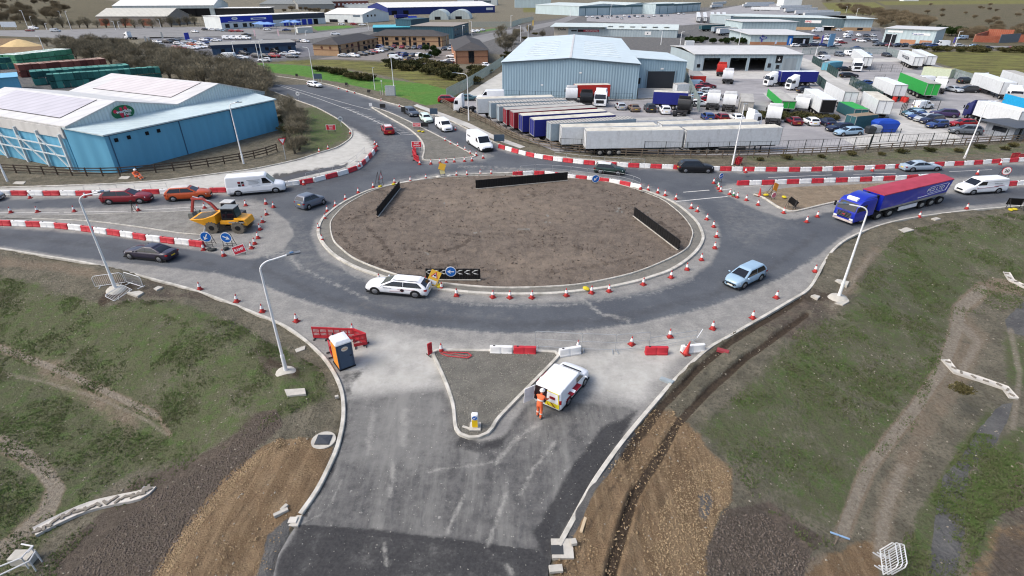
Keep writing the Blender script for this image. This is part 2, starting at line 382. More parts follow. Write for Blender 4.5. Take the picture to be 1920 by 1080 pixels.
    GB=[(0,[(575,210),(605,212),(640,232),(646,255),(610,272),(580,262)],8,None,.62),(0,[(480,118),(560,122),(640,130),(720,148),(800,158),(852,172),(838,192),(800,198),(740,178),(640,155),(560,142),(500,135)],5,None,1),
        (0,[(585,50),(650,48),(672,52),(650,58),(600,62)],3,None,1.1),(0,[(170,60),(300,60),(300,69),(185,70)],2,None,1.2),(0,[(330,58),(400,48),(410,60),(345,62)],3,None,.9),
        (0,[(890,58),(960,50),(930,62),(880,68)],2,None,1),(0,[(480,62),(560,66),(500,70)],2,None,.8),
        (1,[(540,108),(640,112),(760,118),(860,128),(880,150),(830,172),(760,150),(640,128),(500,118)],5,None,.8),
        (1,[(1700,98),(2100,95),(2100,190),(1920,172),(1830,140),(1760,118)],3,None,1.2),
        (1,[(1540,5),(1640,4),(1660,14),(1640,28),(1560,24)],4,None,.9),(1,[(1640,2),(2100,-2),(2100,6),(1660,10)],2,None,.7),
        (1,[(980,14),(1030,15),(1100,10),(1080,20),(980,24)],3,None,.8),
        (2,[(0,102),(90,100),(200,135),(250,150),(60,180),(-200,190),(-200,110)],4,None,1),
        (2,[(250,48),(420,52),(560,60),(720,45),(900,60),(1000,40),(1100,26),(1400,8),(1700,60),(1760,90),(1500,100),(1000,110),(860,95),(700,112),(600,112),(480,118),(400,108),(300,90)],8,None,.85),
        (2,[(1305,925),(1335,905),(1345,940),(1325,985),(1305,980)],12,None,.62),
        (2,[(500,1000),(545,970),(545,1010),(515,1100),(470,1100)],8,None,.8),
        (2,[(1043,1023),(1107,907),(1167,823),(1190,800),(1195,815),(1120,920),(1065,1030)],5,None,.75),
        (2,[(1740,1090),(1752,980),(1768,893),(1800,862),(1838,800),(1878,757),(1900,755),(1888,790),(1868,830),(1815,885),(1808,1000),(1790,1090)],5,None,1.0),
        (2,[(1960,560),(1920,565),(1885,600),(1890,622),(1960,640)],5,None,1.1),
        (2,[(636,800),(660,780),(648,860),(618,905),(610,880)],5,None,.7),
        (3,[(-400,-17),(100,-17),(260,10),(300,22),(200,40),(0,62),(-400,66)],6,None,.9),
        (3,[(1540,2),(1640,-17),(3000,-17),(3000,92),(1900,92),(1760,75),(1650,50),(1640,30),(1560,26)],5,None,1),
        (3,[(-400,60),(80,62),(90,80),(0,75),(-400,90)],4,None,.8)]
    ga=masks(P,GA); gb=masks(P,GB)
    sand=masks(P,[(2,[(-100,72),(30,72),(85,88),(70,97),(-100,104)],4,None,1)]); ga[:,2]=np.maximum(ga[:,2],sand[:,2])
    gc=masks(P,[(1,[(-60,628),(0,652),(100,690),(200,735),(292,778)],5,6,.9),(1,[(0,700),(80,715),(180,745),(280,790),(312,815)],8,5,.62),(1,[(-40,812),(30,842),(80,880),(106,915),(86,965),(20,1022),(-60,1062)],9,15,1),(1,[(1840,545),(1800,578),(1793,620),(1768,690),(1715,768),(1672,820),(1627,880),(1598,950),(1578,1002)],6,11,1),(1,[(1790,600),(1835,640),(1800,700)],10,10,.7),(1,[(1690,880),(1660,960),(1648,1040)],12,14,.68),(1,[(1560,575),(1640,475)],8,7,.6),(1,[(1895,620),(1912,700),(1900,800)],7,8,.6),
        (0,[(1592,970),(1640,872),(1690,800),(1740,735)],4,2,.55),(0,[(330,1000),(420,893),(520,815)],3,2,.6),(0,[(268,1085),(332,1000)],3,2,.7),(0,[(300,1080),(400,960),(520,850)],4,2,.6),(0,[(350,1080),(450,960),(560,840)],4,2,.62),(0,[(420,1080),(500,980),(590,850)],4,2,.55),(0,[(1060,1080),(1110,980),(1170,880),(1215,810)],6,4,.6),(0,[(1310,1020),(1330,965),(1420,920)],4,2,.55),(0,[(192,566),(215,545),(240,535)],6,10,.75),(0,[(505,680),(535,690),(556,700)],5,8,.7),(0,[(1450,580),(1500,560),(1555,552)],8,10,.6)])
    # two wheel ruts on the right-hand strip, real hollows with dark mud
    for rut in ([(1500,560),(1440,598),(1370,640),(1310,690),(1280,723),(1243,757),(1217,793),(1193,822),(1173,853)],[(1512,590),(1440,642),(1397,672),(1335,726),(1270,793),(1243,843),(1210,893),(1187,933),(1167,997),(1147,1067),(1140,1110)]):
        d=line_d(P,rut); w=np.clip(4.5+(P[:,1]-560)*.013,4,11)
        k=sst(w*1.5,w*.6,d); gc[:,0]=np.maximum(gc[:,0],k); Z-=k*.14; Z+=.05*sst(w*2.6,w*1.7,d)*sst(w*1.2,w*1.7,d)
    # low relief of the rough ground
    near=(Y<62)&(Z>-5)
    q=np.zeros_like(X); 
    for f,am in((.35,.10),(.9,.06),(2.3,.03)):
        for _ in range(4):
            a1=rng.uniform(0,6.28); ph=rng.uniform(0,6.28); q+=am*.5*np.sin((X*math.cos(a1)+Y*math.sin(a1))*f*2+ph)
    inside=Z<=-.055
    Z=np.where(inside,Z,np.where(near,Z+q*sst(.02,.07,Z+.02*0+np.where(Z<.05,.07,Z)),Z))
    me=bpy.data.meshes.new('ground')
    idx=np.arange(nx*ny).reshape(ny,nx)
    F=np.stack([idx[:-1,:-1],idx[1:,:-1],idx[1:,1:],idx[:-1,1:]],-1).reshape(-1,4)
    me.vertices.add(nx*ny); me.vertices.foreach_set('co',np.stack([X,Y,Z],1).ravel())
    me.loops.add(F.size); me.loops.foreach_set('vertex_index',F.ravel().astype(np.int32))
    me.polygons.add(len(F)); me.polygons.foreach_set('loop_start',np.arange(0,F.size,4,dtype=np.int32)); me.polygons.foreach_set('loop_total',np.full(len(F),4,dtype=np.int32))
    me.polygons.foreach_set('use_smooth',[True]*len(F)); me.update(); me.validate()
    put_attr(me,'ga',ga); put_attr(me,'gb',gb); put_attr(me,'gc',gc)
    me.materials.append(ground_material())
    o=bpy.data.objects.new('ground',me); COL.objects.link(o)
    tag(o,'rough ground of grass, bare soil, mud and tracks around the roadworks','ground',kind='structure')
build_ground()
def region(name,px,z,m,step=6,spec=None,label=None,cat=None,relief=None,kind='structure',edge=None,jit=.3):
    'a sheet with the outline px (photo pixels on z=0), filled with a fine triangulation'
    pts=[]; n=len(px); edge=edge or step
    for i in range(n):
        a,b=np.array(px[i],float),np.array(px[(i+1)%n],float); k=max(1,int(np.hypot(*(b-a))/edge))
        for s in range(k): pts.append(a+(b-a)*s/k)
    pts=np.array(pts); nb=len(pts)
    lo,hi=pts.min(0),pts.max(0)
    gx,gy=np.meshgrid(np.arange(lo[0],hi[0],step),np.arange(lo[1],hi[1],step)); G=np.stack([gx.ravel(),gy.ravel()],1)
    G+=rng.uniform(-jit,jit,G.shape)*step
    G=G[sdf(G,pts)>step*.45] if len(G) else G
    A=np.concatenate([pts,G])
    r=delaunay_2d_cdt([Vector(q) for q in A],[(i,(i+1)%nb) for i in range(nb)],[],1,1e-5)
    V=np.array([tuple(q) for q in r[0]]); X,Y=unp(V[:,0],V[:,1]); Z=np.full(len(X),float(z))
    if relief is not None: Z=Z+relief(X,Y,V)
    me=bpy.data.meshes.new(name); me.from_pydata(np.stack([X,Y,Z],1).tolist(),[],[tuple(f) if True else f for f in r[2]])
    bm=bmesh.new(); bm.from_mesh(me)
    for f in bm.faces:
        if f.normal.z<0: f.normal_flip()
    bm.to_mesh(me); bm.free()
    me.polygons.foreach_set('use_smooth',[True]*len(me.polygons))
    if spec: 
        for an,sp in spec.items(): put_attr(me,an,masks(V,sp))
    me.materials.append(m); o=bpy.data.objects.new(name,me); COL.objects.link(o)
    return tag(o,label or name.replace('_',' '),cat or name.replace('_',' '),kind=kind)
def road_material():
    t=NT('road_surface',.88); t.b.inputs['Specular IOR Level'].default_value=.25
    a=t.attr('ra'); nb=t.noise(.22,5,.6); nm=t.noise(.9,5,.65); nf=t.noise(7,4,.7); ff=t.noise(40,2,.6)
    st=t.noise(.5,5,.65,stretch=(1.5,.22,1,R(-8)))
    dust=t.mix(t.mr(nm,.3,.7),C4((128,127,124)),C4((152,150,145)))
    dust=t.mix(t.mr(nf,.4,.7,0,.55),dust,C4((108,107,104)))
    pale=t.mix(t.mr(nm,.3,.7),C4((176,174,166)),C4((192,190,183))); pale=t.mix(t.mr(t.noise(.5,6,.75),.52,.74,0,.6),pale,C4((150,148,142)))
    c=t.mix(t.math('MULTIPLY',t.patch(a[1],t.noise(.7,7,.7),.5,.3),t.mr(a[1],.3,1,.35,1,False)),dust,pale)
    asp=t.mix(t.mr(nb,.35,.65),C4((76,80,86)),C4((88,92,97)))
    asp=t.mix(t.mr(nf,.45,.75,0,.4),asp,C4((104,107,110)))
    asp=t.mix(t.mr(t.noise(.55,7,.8),.58,.78,0,.6),asp,C4((122,123,122)))
    asp=t.mix(t.mr(t.noise(3.3,3,.5),.70,.78,0,.55),asp,C4((138,138,134)))
    c=t.mix(t.patch(a[0],t.noise(.6,8,.75),.6,.36),c,asp)
    sou=t.mix(t.mr(t.noise(1.6,8,.8),.35,.65),C4((74,74,74)),C4((104,103,101)))
    sou=t.mix(t.mr(st,.42,.68,0,.7),sou,C4((138,137,132)))
    sou=t.mix(t.mr(ff,.55,.75,0,.5),sou,C4((146,144,140)))
    sou=t.mix(t.mr(t.noise(2.6,2,.5),.70,.76,0,.7),sou,C4((162,160,154)))
    c=t.mix(t.patch(a[2],t.noise(.7,7,.75),.5,.3),c,sou)
    blk=t.mix(t.mr(nf,.35,.7),C4((44,44,46)),C4((62,62,63)))
    c=t.mix(t.math('MULTIPLY',t.patch(a[3],t.noise(1.1,8,.8),.7,.3),.9),c,blk)
    e=t.attr('rb'); c=t.mix(t.math('MULTIPLY',t.patch(e[0],t.noise(2.2,8,.8),.9,.35),.75),c,C4((164,162,155)))
    c=t.mix(t.math('MULTIPLY',t.patch(e[1],t.noise(1.3,8,.8),.9,.35),.6),c,C4((66,67,70)))
    c=t.mix(t.math('MULTIPLY',t.patch(e[2],t.noise(1.3,8,.8),.9,.4),.55),c,C4((132,131,127)))
    t.col(c); t.bump(t.math('ADD',nf,ff),.35,.03); return t.m
RM=road_material()
RA=[(0,[(-260,404),(0,427),(100,433),(250,449),(370,470),(470,487),(530,470),(552,440),(540,415),(500,386),(420,379),(300,386),(120,392),(0,394),(-260,400),(-260,378),(0,376),(180,370),(330,366),(440,366),(540,350),(620,330),(675,312),(702,292),(706,272),(690,256),(655,237),(600,204),(516,174),(430,138),(430,122),(516,146),(602,158),(655,173),(717,193),(780,210),(830,226),(870,247),(905,264),(935,282),(965,289),(1060,302),(1130,309),(1200,316),(1300,322),(1400,325),(1600,321),(1920,308),(2200,295),(2200,322),(1920,330),(1700,336),(1500,338),(1400,342),(1360,348),(1345,356),(1375,372),(1420,394),(1475,412),(1530,404),(1620,382),(1760,364),(1920,350),(2200,330),(2200,352),(1920,377),(1815,386),(1720,399),(1640,416),(1600,432),(1570,450),(1530,482),(1470,520),(1400,552),(1300,584),(1200,607),(1080,622),(960,626),(850,619),(740,606),(640,585),(560,562),(480,530),(400,512),(300,500),(160,486),(0,462),(-260,444)],6,None,1),
 (0,[(660,372),(590,412),(582,440),(600,485),(660,515),(730,540),(855,566),(960,571),(1070,568),(1150,558),(1230,545),(1300,520),(1338,490),(1352,455),(1350,425),(1310,388),(1250,360),(1180,338),(1100,322),(1030,318),(900,320),(830,324),(740,338)],9,None,-.85),
 (0,[(690,203),(730,225),(762,244),(785,258),(786,300),(800,310),(840,309),(905,302),(930,292),(880,283),(830,256),(780,231),(730,208)],7,None,-.8),
 (0,[(-250,397),(110,396),(300,390),(410,385),(480,372),(510,395),(490,440),(470,470),(380,458),(250,437),(0,418),(-250,410)],12,None,-.93),
 (0,[(1340,352),(1420,345),(1560,342),(1700,340),(1720,360),(1560,390),(1490,410),(1440,396),(1380,372)],6,None,-.8),
 (1,[(700,262),(706,270),(680,308),(620,326),(560,337),(440,350),(300,360),(0,366),(-260,370),(-260,352),(0,352),(207,346),(357,333),(480,316),(560,300),(640,276),(664,250),(640,226),(668,238)],4,None,1),
 (1,[(655,612),(740,615),(850,640),(960,648),(1100,648),(1290,618),(1340,620),(1260,700),(1200,765),(1100,735),(1090,700),(1000,690),(842,690),(832,728),(690,745),(650,748),(640,690),(625,660)],32,None,.72),
 (1,[(660,690),(800,670),(830,725),(740,735),(660,745)],26,None,.8),(1,[(1110,700),(1230,690),(1215,755),(1120,740)],26,None,.86),
 (2,[(640,752),(832,731),(850,770),(880,830),(940,822),(1000,740),(1060,750),(1198,768),(1160,835),(1110,912),(1040,1025),(1005,1260),(470,1260),(530,1030),(575,967),(628,865)],14,None,1),
 (3,[(860,815),(905,828),(960,810),(940,840),(890,850),(850,840)],9,None,.7),(3,[(1195,770),(1160,832),(1105,915),(1045,1020),(1020,1060),(1000,1000),(1070,880),(1130,800)],11,None,.95),
 (3,[(560,985),(700,990),(870,1010),(1010,1035),(1000,1260),(470,1260),(520,1050)],7,None,.72),(3,[(548,990),(560,983),(700,994),(1015,1033),(1012,1043),(700,1005)],3,None,1.1),
 (3,[(565,985),(600,1000),(560,1100),(505,1110)],12,None,.8),(3,[(1005,1040),(1040,1030),(1030,1090),(990,1090)],12,None,.85),
 (3,[(646,760),(655,748),(652,800),(630,880),(575,970),(566,968),(620,865)],3,None,.7),
 (3,[(510,328),(640,310),(655,305),(650,313),(560,330),(510,342)],2,None,1.0),
 (3,[(640,700),(690,690),(660,725),(665,748),(645,745)],6,None,.55)]
RB=[(0,l,w,h,.62) for l,w,h in (([(950,925),(932,975),(912,1025)],6,5),([(870,930),(850,970),(838,1000)],6,4),([(735,870),(738,900),(730,930)],6,6),([(800,885),(840,878),(880,874),(920,868)],5,3),([(560,985),(600,965),(625,935),(640,900)],4,2),([(1010,795),(960,830),(930,870)],8,5),([(1040,830),(1000,880),(975,930)],6,4),([(760,770),(755,830)],8,8),([(700,770),(690,850)],8,7),([(720,1020),(725,1060)],6,5),([(950,1060),(960,1075)],6,6),([(1090,560),(1130,590),(1180,600)],5,4),([(500,480),(540,475),(560,500)],10,6),([(545,490),(600,520),(690,560)],6,3))]
RB+=[(0,l,w,h,.5) for l,w,h in (([(400,512),(480,532),(560,562),(640,585),(740,606),(850,619),(960,627),(1080,622),(1200,607),(1300,584),(1400,552),(1470,520),(1530,482)],7,4),([(800,560),(880,570),(960,574),(1070,571),(1150,561),(1230,548),(1300,523)],5,3),([(860,312),(920,314),(1000,318)],3,3),([(620,470),(650,510),(720,545)],4,3))]
RB+=[(2,[(646,750),(832,730),(850,780),(850,860),(760,890),(640,870)],30,None,.72),(2,[(560,600),(700,560),(960,590),(960,600),(700,580)],14,None,.42),(2,[(480,440),(560,400),(600,470),(700,530),(560,520)],20,None,.45),(2,[(700,225),(745,250),(790,300),(700,310),(715,270)],10,None,.4),(2,[(1340,360),(1500,420),(1400,470),(1360,440)],20,None,.4)]
RB+=[(1,l,4,3,.62) for l in ([(705,760),(695,850),(680,960)],[(745,758),(742,850),(735,985)],[(790,745),(800,850),(790,990)],[(1110,765),(1040,845),(985,960),(960,1070)],[(1150,790),(1080,885),(1035,1000)],[(980,830),(930,900),(890,990)],[(880,850),(860,920),(850,1000)])]
RB+=[(1,l,w,h,.6) for l,w,h in (([(600,210),(680,245),(720,290),(690,320),(600,345),(480,372)],7,9),([(480,500),(620,560),(760,592),(960,610),(1150,600),(1330,555),(1450,500),(1530,440)],10,9),([(0,440),(200,462),(400,495)],8,7),([(1660,395),(1800,376),(1920,362)],7,7))]
region('road',ROAD,0,RM,5,{'ra':RA,'rb':RB},'grey asphalt roundabout and its approach roads, dusty at the edges','road',edge=5)
def island_material(name,cols,sc,dark,bump=.8,stretch=None,lines=False):
    t=NT(name,.95); nf=t.noise(sc,9,.78,dist=.6,stretch=stretch); nm=t.noise(.8,5,.65); ff=t.noise(sc*5,3,.7)
    c=t.mix(t.mr(nm,.35,.65),C4(cols[0]),C4(cols[1])); c=t.mix(t.mr(nf,.45,.7,0,.75),c,C4(dark)); c=t.mix(t.mr(ff,.5,.75,0,.6),c,C4(cols[2]))
    if lines: e=t.attr('ia'); c=t.mix(t.math('MULTIPLY',t.patch(e[0],t.noise(1.6,7,.75),1.1,.3),.8),c,C4((66,57,49))); c=t.mix(t.math('MULTIPLY',t.patch(e[1],t.noise(.7,7,.75),.9,.4),.6),c,C4((142,128,112)))
    t.col(c); t.bump(t.math('ADD',nf,t.math('MULTIPLY',ff,.5)),bump,.12); return t.m
def vn(X,Y,sc,seed):
    r=np.random.default_rng(seed); G=r.uniform(0,1,(256,256)); x=X*sc+1000;y=Y*sc+1000; i=np.floor(x).astype(int);j=np.floor(y).astype(int); fx=x-i;fy=y-j; fx=fx*fx*(3-2*fx);fy=fy*fy*(3-2*fy); g=lambda a,b:G[a%256,b%256]
    return (g(i,j)*(1-fx)+g(i+1,j)*fx)*(1-fy)+(g(i,j+1)*(1-fx)+g(i+1,j+1)*fx)*fy
def rel(am,rise=0):
    def f(X,Y,V):
        z=np.zeros_like(X)
        for k,a in((.5,.4),(1.3,.3),(3.1,.3),(6,.25)):
            for _ in range(3):
                th=rng.uniform(0,6.28); z+=a/3*np.sin((X*math.cos(th)+Y*math.sin(th))*k*2+rng.uniform(0,6.28))
        return z*am
    return f
MUL=island_material('bare_mulch',((116,105,94),(102,92,82),(132,120,107)),1.3,(74,65,57),1.0,None,True)
ISLc=catmull(ISL,True,4); ISIc=catmull(ISI,True,4)
PAV=island_material('weathered_concrete_ring',((128,125,117),(112,110,103),(140,137,129)),6,(92,90,84),.5)
region('island_paving',ISLc,.085,PAV,7,None,'grey concrete collar round the central island','paving')
IA=[(0,l,4,h,k) for l,h,k in (([(690,430),(715,455),(735,480)],4,.75),([(845,440),(880,445)],3,.7),([(835,475),(872,460),(884,448)],4,.75),([(640,445),(680,485),(740,512)],5,.62),([(720,490),(790,505),(860,498)],4,.55),([(1000,520),(1100,505),(1180,490)],4,.55),([(950,470),(1040,462),(1100,470)],3,.5),([(640,420),(700,400),(760,392)],4,.5),([(700,355),(745,372)],5,.6),([(1240,420),(1275,450)],6,.6),([(980,375),(1000,366)],6,.7),([(680,500),(760,470),(840,478)],3,.5))]+[(1,[(760,340),(1000,345),(1100,400),(1000,440),(820,420)],40,None,.5),(1,[(900,480),(1100,470),(1150,500),(950,525)],25,None,.5)]
region('island_soil',ISIc,.16,MUL,4,{'ia':IA},'bare brown soil of the central roundabout island','soil',relief=lambda X,Y,V:.16*(sum(w*(vn(X,Y,f,i)-.5) for i,(f,w) in enumerate(((.25,.5),(.8,.5),(2.2,.5),(5,.4)))))*sst(0,1.2,-0+sdf(np.stack([X,Y],1),np.array(px2(ISI)))))
GRV=island_material('loose_gravel',((128,125,116),(108,106,98),(158,154,144)),4,(84,82,76),1.0)
region('splitter_gravel',catmull(SSP,True,4),.09,GRV,6,None,'grey gravel filling the triangular traffic island','gravel',relief=rel(.02))
region('splitter_gravel',catmull(NSP,True,3),.08,GRV,5,None,'rough grey infill of the northern splitter island','gravel')
CRU=island_material('crushed_stone',((142,140,134),(120,118,112),(164,160,152)),1.5,(96,94,90),.8)
region('splitter_gravel',catmull(WSP,True,3),.06,CRU,6,None,'crushed grey stone of the western wedge island','gravel')
ERT=island_material('stony_earth',((146,130,108),(124,110,92),(172,158,132)),3,(96,84,70),1.0)
region('splitter_gravel',catmull(ESP,True,3),.09,ERT,5,None,'stony brown earth of the eastern splitter island','gravel',relief=rel(.03))
# ---- yards, roads and car parks beyond
def tar(name,c,c2,sc=.5,st=None):
    t=NT(name,.85); n=t.noise(sc,6,.7,stretch=st); n2=t.noise(sc*.25,4,.6); nf=t.noise(9,3,.6)
    c_=t.mix(t.mr(n,.35,.65),C4(c),C4(c2)); c_=t.mix(t.mr(n2,.45,.7,0,.6),c_,C4(tuple(v*.8 for v in c))); c_=t.mix(t.mr(nf,.5,.8,0,.4),c_,C4(tuple(min(235,v*1.2) for v in c)))
    t.col(c_); return t.m
YT=tar('yard_tarmac',(160,158,158),(138,136,137),.35,(.6,1,1)); YC=tar('pale_concrete',(190,188,182),(174,172,166)); FR=tar('far_road_tarmac',(134,133,131),(122,121,120)); CP=tar('car_park_tarmac',(134,128,122),(118,113,108)); DK=tar('dark_car_park',(112,112,116),(98,98,102))
region('service_yard',[(845,186),(880,182),(942,182),(1200,188),(1290,182),(1292,96),(1510,80),(1640,80),(1698,96),(1750,120),(1800,138),(1870,162),(2060,205),(2060,258),(1800,270),(1640,277),(1560,286),(1470,291),(1360,293),(1180,291),(1040,285),(1000,268),(940,240),(880,206)],.10,YT,9,None,'worn grey tarmac of the lorry yard','yard')
for pl,lb in (([(1503,108),(1522,115),(1590,155),(1620,180),(1660,197),(1685,212),(1735,232),(1785,250),(1815,268),(1815,272),(1612,279),(1575,260),(1640,252),(1675,247),(1662,210),(1612,190),(1545,160),(1502,131)],'pale concrete drive through the lorry yard'),([(1430,175),(1548,175),(1576,180),(1562,186),(1440,186)],'pale concrete branch before the white cabs'),
  ([(1312,134),(1446,135),(1440,149),(1325,148)],'pale concrete apron in front of the workshop bays'),([(1625,205),(1690,205),(1830,208),(1822,214),(1700,213),(1630,212)],'pale concrete strip across the right yard'),
  ([(1560,152),(1640,150),(1770,150),(1760,156),(1640,160),(1580,162)],'pale concrete strip behind the green container lorry'),([(1530,108),(1690,110),(1692,116),(1600,118),(1535,116)],'pale concrete strip by the far fence'),
  ([(866,184),(905,158),(942,135),(942,184)],'pale concrete service lane beside the grey warehouse'),([(1195,186),(1292,183),(1290,168),(1197,165)],'stained concrete apron before the dark roller door'),
  ):
    region('concrete_apron',pl,.112+.004*rng.random(),YC,9,None,lb,'concrete')
region('car_park',[(590,112),(690,96),(740,82),(870,82),(858,124),(800,124),(760,116),(650,112)],.10,CP,8,None,'brick office car park','car park')
region('forecourt',[(280,70),(400,70),(560,78),(600,84),(590,105),(540,110),(480,116),(400,105),(330,96),(290,88)],.10,DK,8,None,'dealership forecourt by the low blue office','forecourt')
region('forecourt',[(1480,62),(1560,56),(1650,58),(1660,78),(1760,84),(1770,90),(1640,92),(1500,92),(1390,88)],.10,DK,8,None,'dark forecourt of the right-hand dealership','forecourt')
region('far_road',[(-60,58),(120,56),(250,52),(420,50),(520,48),(560,54),(480,64),(420,68),(300,72),(180,74),(60,70),(-60,66)],.10,FR,8,None,'distant estate road round the small green roundabout','road')
region('far_road',[(480,62),(560,66),(640,56),(720,48),(760,44),(762,48),(700,58),(640,66),(580,74),(480,74)],.106,FR,8,None,'estate road running behind the brick offices','road')
region('far_road',[(855,74),(900,66),(960,55),(1040,40),(1090,22),(1110,22),(1060,42),(980,62),(930,72),(900,82)],.106,FR,8,None,'estate road climbing past the hire depot','road')
region('far_road',[(1290,78),(1520,76),(1760,84),(2000,90),(2000,95),(1760,92),(1500,94),(1290,92)],.103,FR,8,None,'estate road in front of the dealerships','road')
region('far_yard',[(1100,28),(1300,26),(1400,8),(1480,6),(1560,30),(1440,34),(1280,48),(1100,40)],.095,YT,8,None,'distant lorry park tarmac','yard')
# footways of new concrete
# the verge footway along the north road
region('footway',[(782,196),(830,213),(880,232),(930,256),(985,276),(975,279),(925,262),(870,237),(825,219),(775,199)],.085,YC,6,None,'new pale concrete footway beside the north road','footway')
region('tarmac_strip',[(505,339),(560,325),(630,312),(646,311),(640,316),(590,326),(540,338),(508,345)],.006,tar('fresh_tarmac',(70,72,76),(84,86,90)),5,None,'fresh dark tarmac strip beside the pale footway','tarmac')
# ---- kerbs
KM=NT('kerb_concrete',.85); kj=KM.attr('kj'); KM.col(KM.mix(KM.math('MULTIPLY',kj[1],.14),KM.mix(KM.math('ADD',KM.math('MULTIPLY',KM.mr(KM.noise(1.2,5,.7),.35,.7),.6),KM.math('MULTIPLY',kj[0],.22)),C4((208,204,194)),C4((150,146,134))),C4((92,90,84)))); KM=KM.m
def kerb(px,label,w=.2,h=.13,closed=False,out=1,k=5):
    P=np.array(px2(catmull(px,closed,k))); Q=np.vstack([P,P[:1]]) if closed else P; D=np.r_[0,np.cumsum(np.hypot(*np.diff(Q,axis=0).T))]; st=max(2,int(D[-1]/.92)); sv=np.sort(np.r_[np.arange(st)*D[-1]/st,np.arange(st)*D[-1]/st+.05,(np.arange(st)+.5)*D[-1]/st]); sv=sv if closed else np.r_[sv,D[-1]]; P=np.stack([np.interp(sv,D,Q[:,0]),np.interp(sv,D,Q[:,1])],1); n=len(P); b=MB(); rings=[]
    for i in range(n):
        a=P[i-1] if (i or closed) else P[0]; c=P[(i+1)%n] if (i<n-1 or closed) else P[-1]
        t=(c-a)/max(np.hypot(*(c-a)),1e-9); nr=np.array([-t[1],t[0]])*out
        q=lambda o,z:(P[i][0]+nr[0]*o,P[i][1]+nr[1]*o,z)
        rings.append([q(0,-.06),q(0,h*.8),q(.03,h),q(w,h),q(w,-.06)])
    if closed: rings.append(rings[0])
    b.loft(rings,0,True,not closed); o=b.build('kerb',KM,smooth=35); nv=len(o.data.vertices); kd=rng.uniform(0,1,n); ar=np.zeros((nv,4)); co_=np.empty(nv*3); o.data.vertices.foreach_get('co',co_); co_=co_.reshape(-1,3); rr=np.array(rings[:n]).reshape(-1,3); own=np.repeat(np.arange(n),5); KT_=__import__('mathutils').kdtree.KDTree(len(rr)); [KT_.insert(q,i) for i,q in enumerate(rr)]; KT_.balance(); ix=np.array([own[KT_.find(q)[1]] for q in co_]); ar[:,0]=kd[ix//3]; ar[:,1]=(ix%3==0); put_attr(o.data,'kj',ar)
    return tag(o,label,'kerb',kind='structure')
kerb(SWK,'pale concrete kerb along the lower left verge',.22,out=-1); kerb(SEK,'pale concrete kerb along the lower right verge',.22,out=-1)
kerb(NEK[1:-1],'pale concrete kerb along the north east side',.2,out=-1); kerb(NWK[1:-1],'pale concrete kerb round the blue warehouse corner',.2,out=-1)
kerb(ISL,'outer kerb ring of the central island',.28,.16,True,-1,4); kerb(ISI,'thin inner edging ring of the island soil',.12,.2,True,-1,4)
kerb(SSP,'kerb round the triangular gravel island',.2,.15,True,1,4); kerb(NSP,'kerb round the northern splitter island',.22,.14,True,1,4); kerb(ESP[:9],'kerb of the eastern splitter island',.2,.14,False,1,4)
kerb([(110,404),(240,400),(330,397),(410,391)],'flush kerb line along the western wedge',.12,.08,False,-1)
kerb([(60,411),(160,415),(240,424),(337,438),(375,441)],'low kerb line on the wedge near the barriers',.12,.08,False,1)
# ---- painted markings
LM=mat('road_paint',(214,212,206),.8,var=.3,scale=6)
def marks(lines,label,w=.12):
    b=MB()
    for a,c in lines:
        A=np.array(px2([a])[0]);B=np.array(px2([c])[0]); t=(B-A)/np.hypot(*(B-A)); nr=np.array([-t[1],t[0]])*w/2
        b.poly([(*(A-nr),.007),(*(B-nr),.007),(*(B+nr),.007),(*(A+nr),.007)])
    o=b.build('road_marking',LM); tag(o,label,'road marking',kind='structure')
marks([((1281,360.5),(1330,356.5)),((1267,378),(1336,371)),((1336,371),(1364,368.5)),((1352,356),(1372,354))],'white give way lines beside the island cones',.16)
hl=[((560,152),(800,262))]
L0=[(516,158),(600,186),(660,208),(700,225),(730,240),(752,252)]; L1=[(516,156),(600,180),(660,197),(695,206),(735,226),(770,247)]
hm=[(a,b) for a,b in zip(L0[:-1],L0[1:])]+[(a,b) for a,b in zip(L1[:3],L1[1:4])]
for k in range(16):
    t=k/15; x=640+t*110; y=201+t*50; hm.append(((x,y),(x+18+t*6,y+(1.5 if t<.5 else 1.5))))
marks(hm,'white hatched central markings of the north road',.12)
marks([((1440,333),(1560,328)),((1600,327),(1680,325)),((1780,322),(1860,318)),((1440,346),(1520,344)),((1500,318.5),(1560,317)),((1395,350),(1430,348))],'thin white lane lines of the east road',.1)
marks([((0,399),(110,399)),((120,398),(240,396)),((250,395),(400,386))],'thin white edge line of the west road',.1)
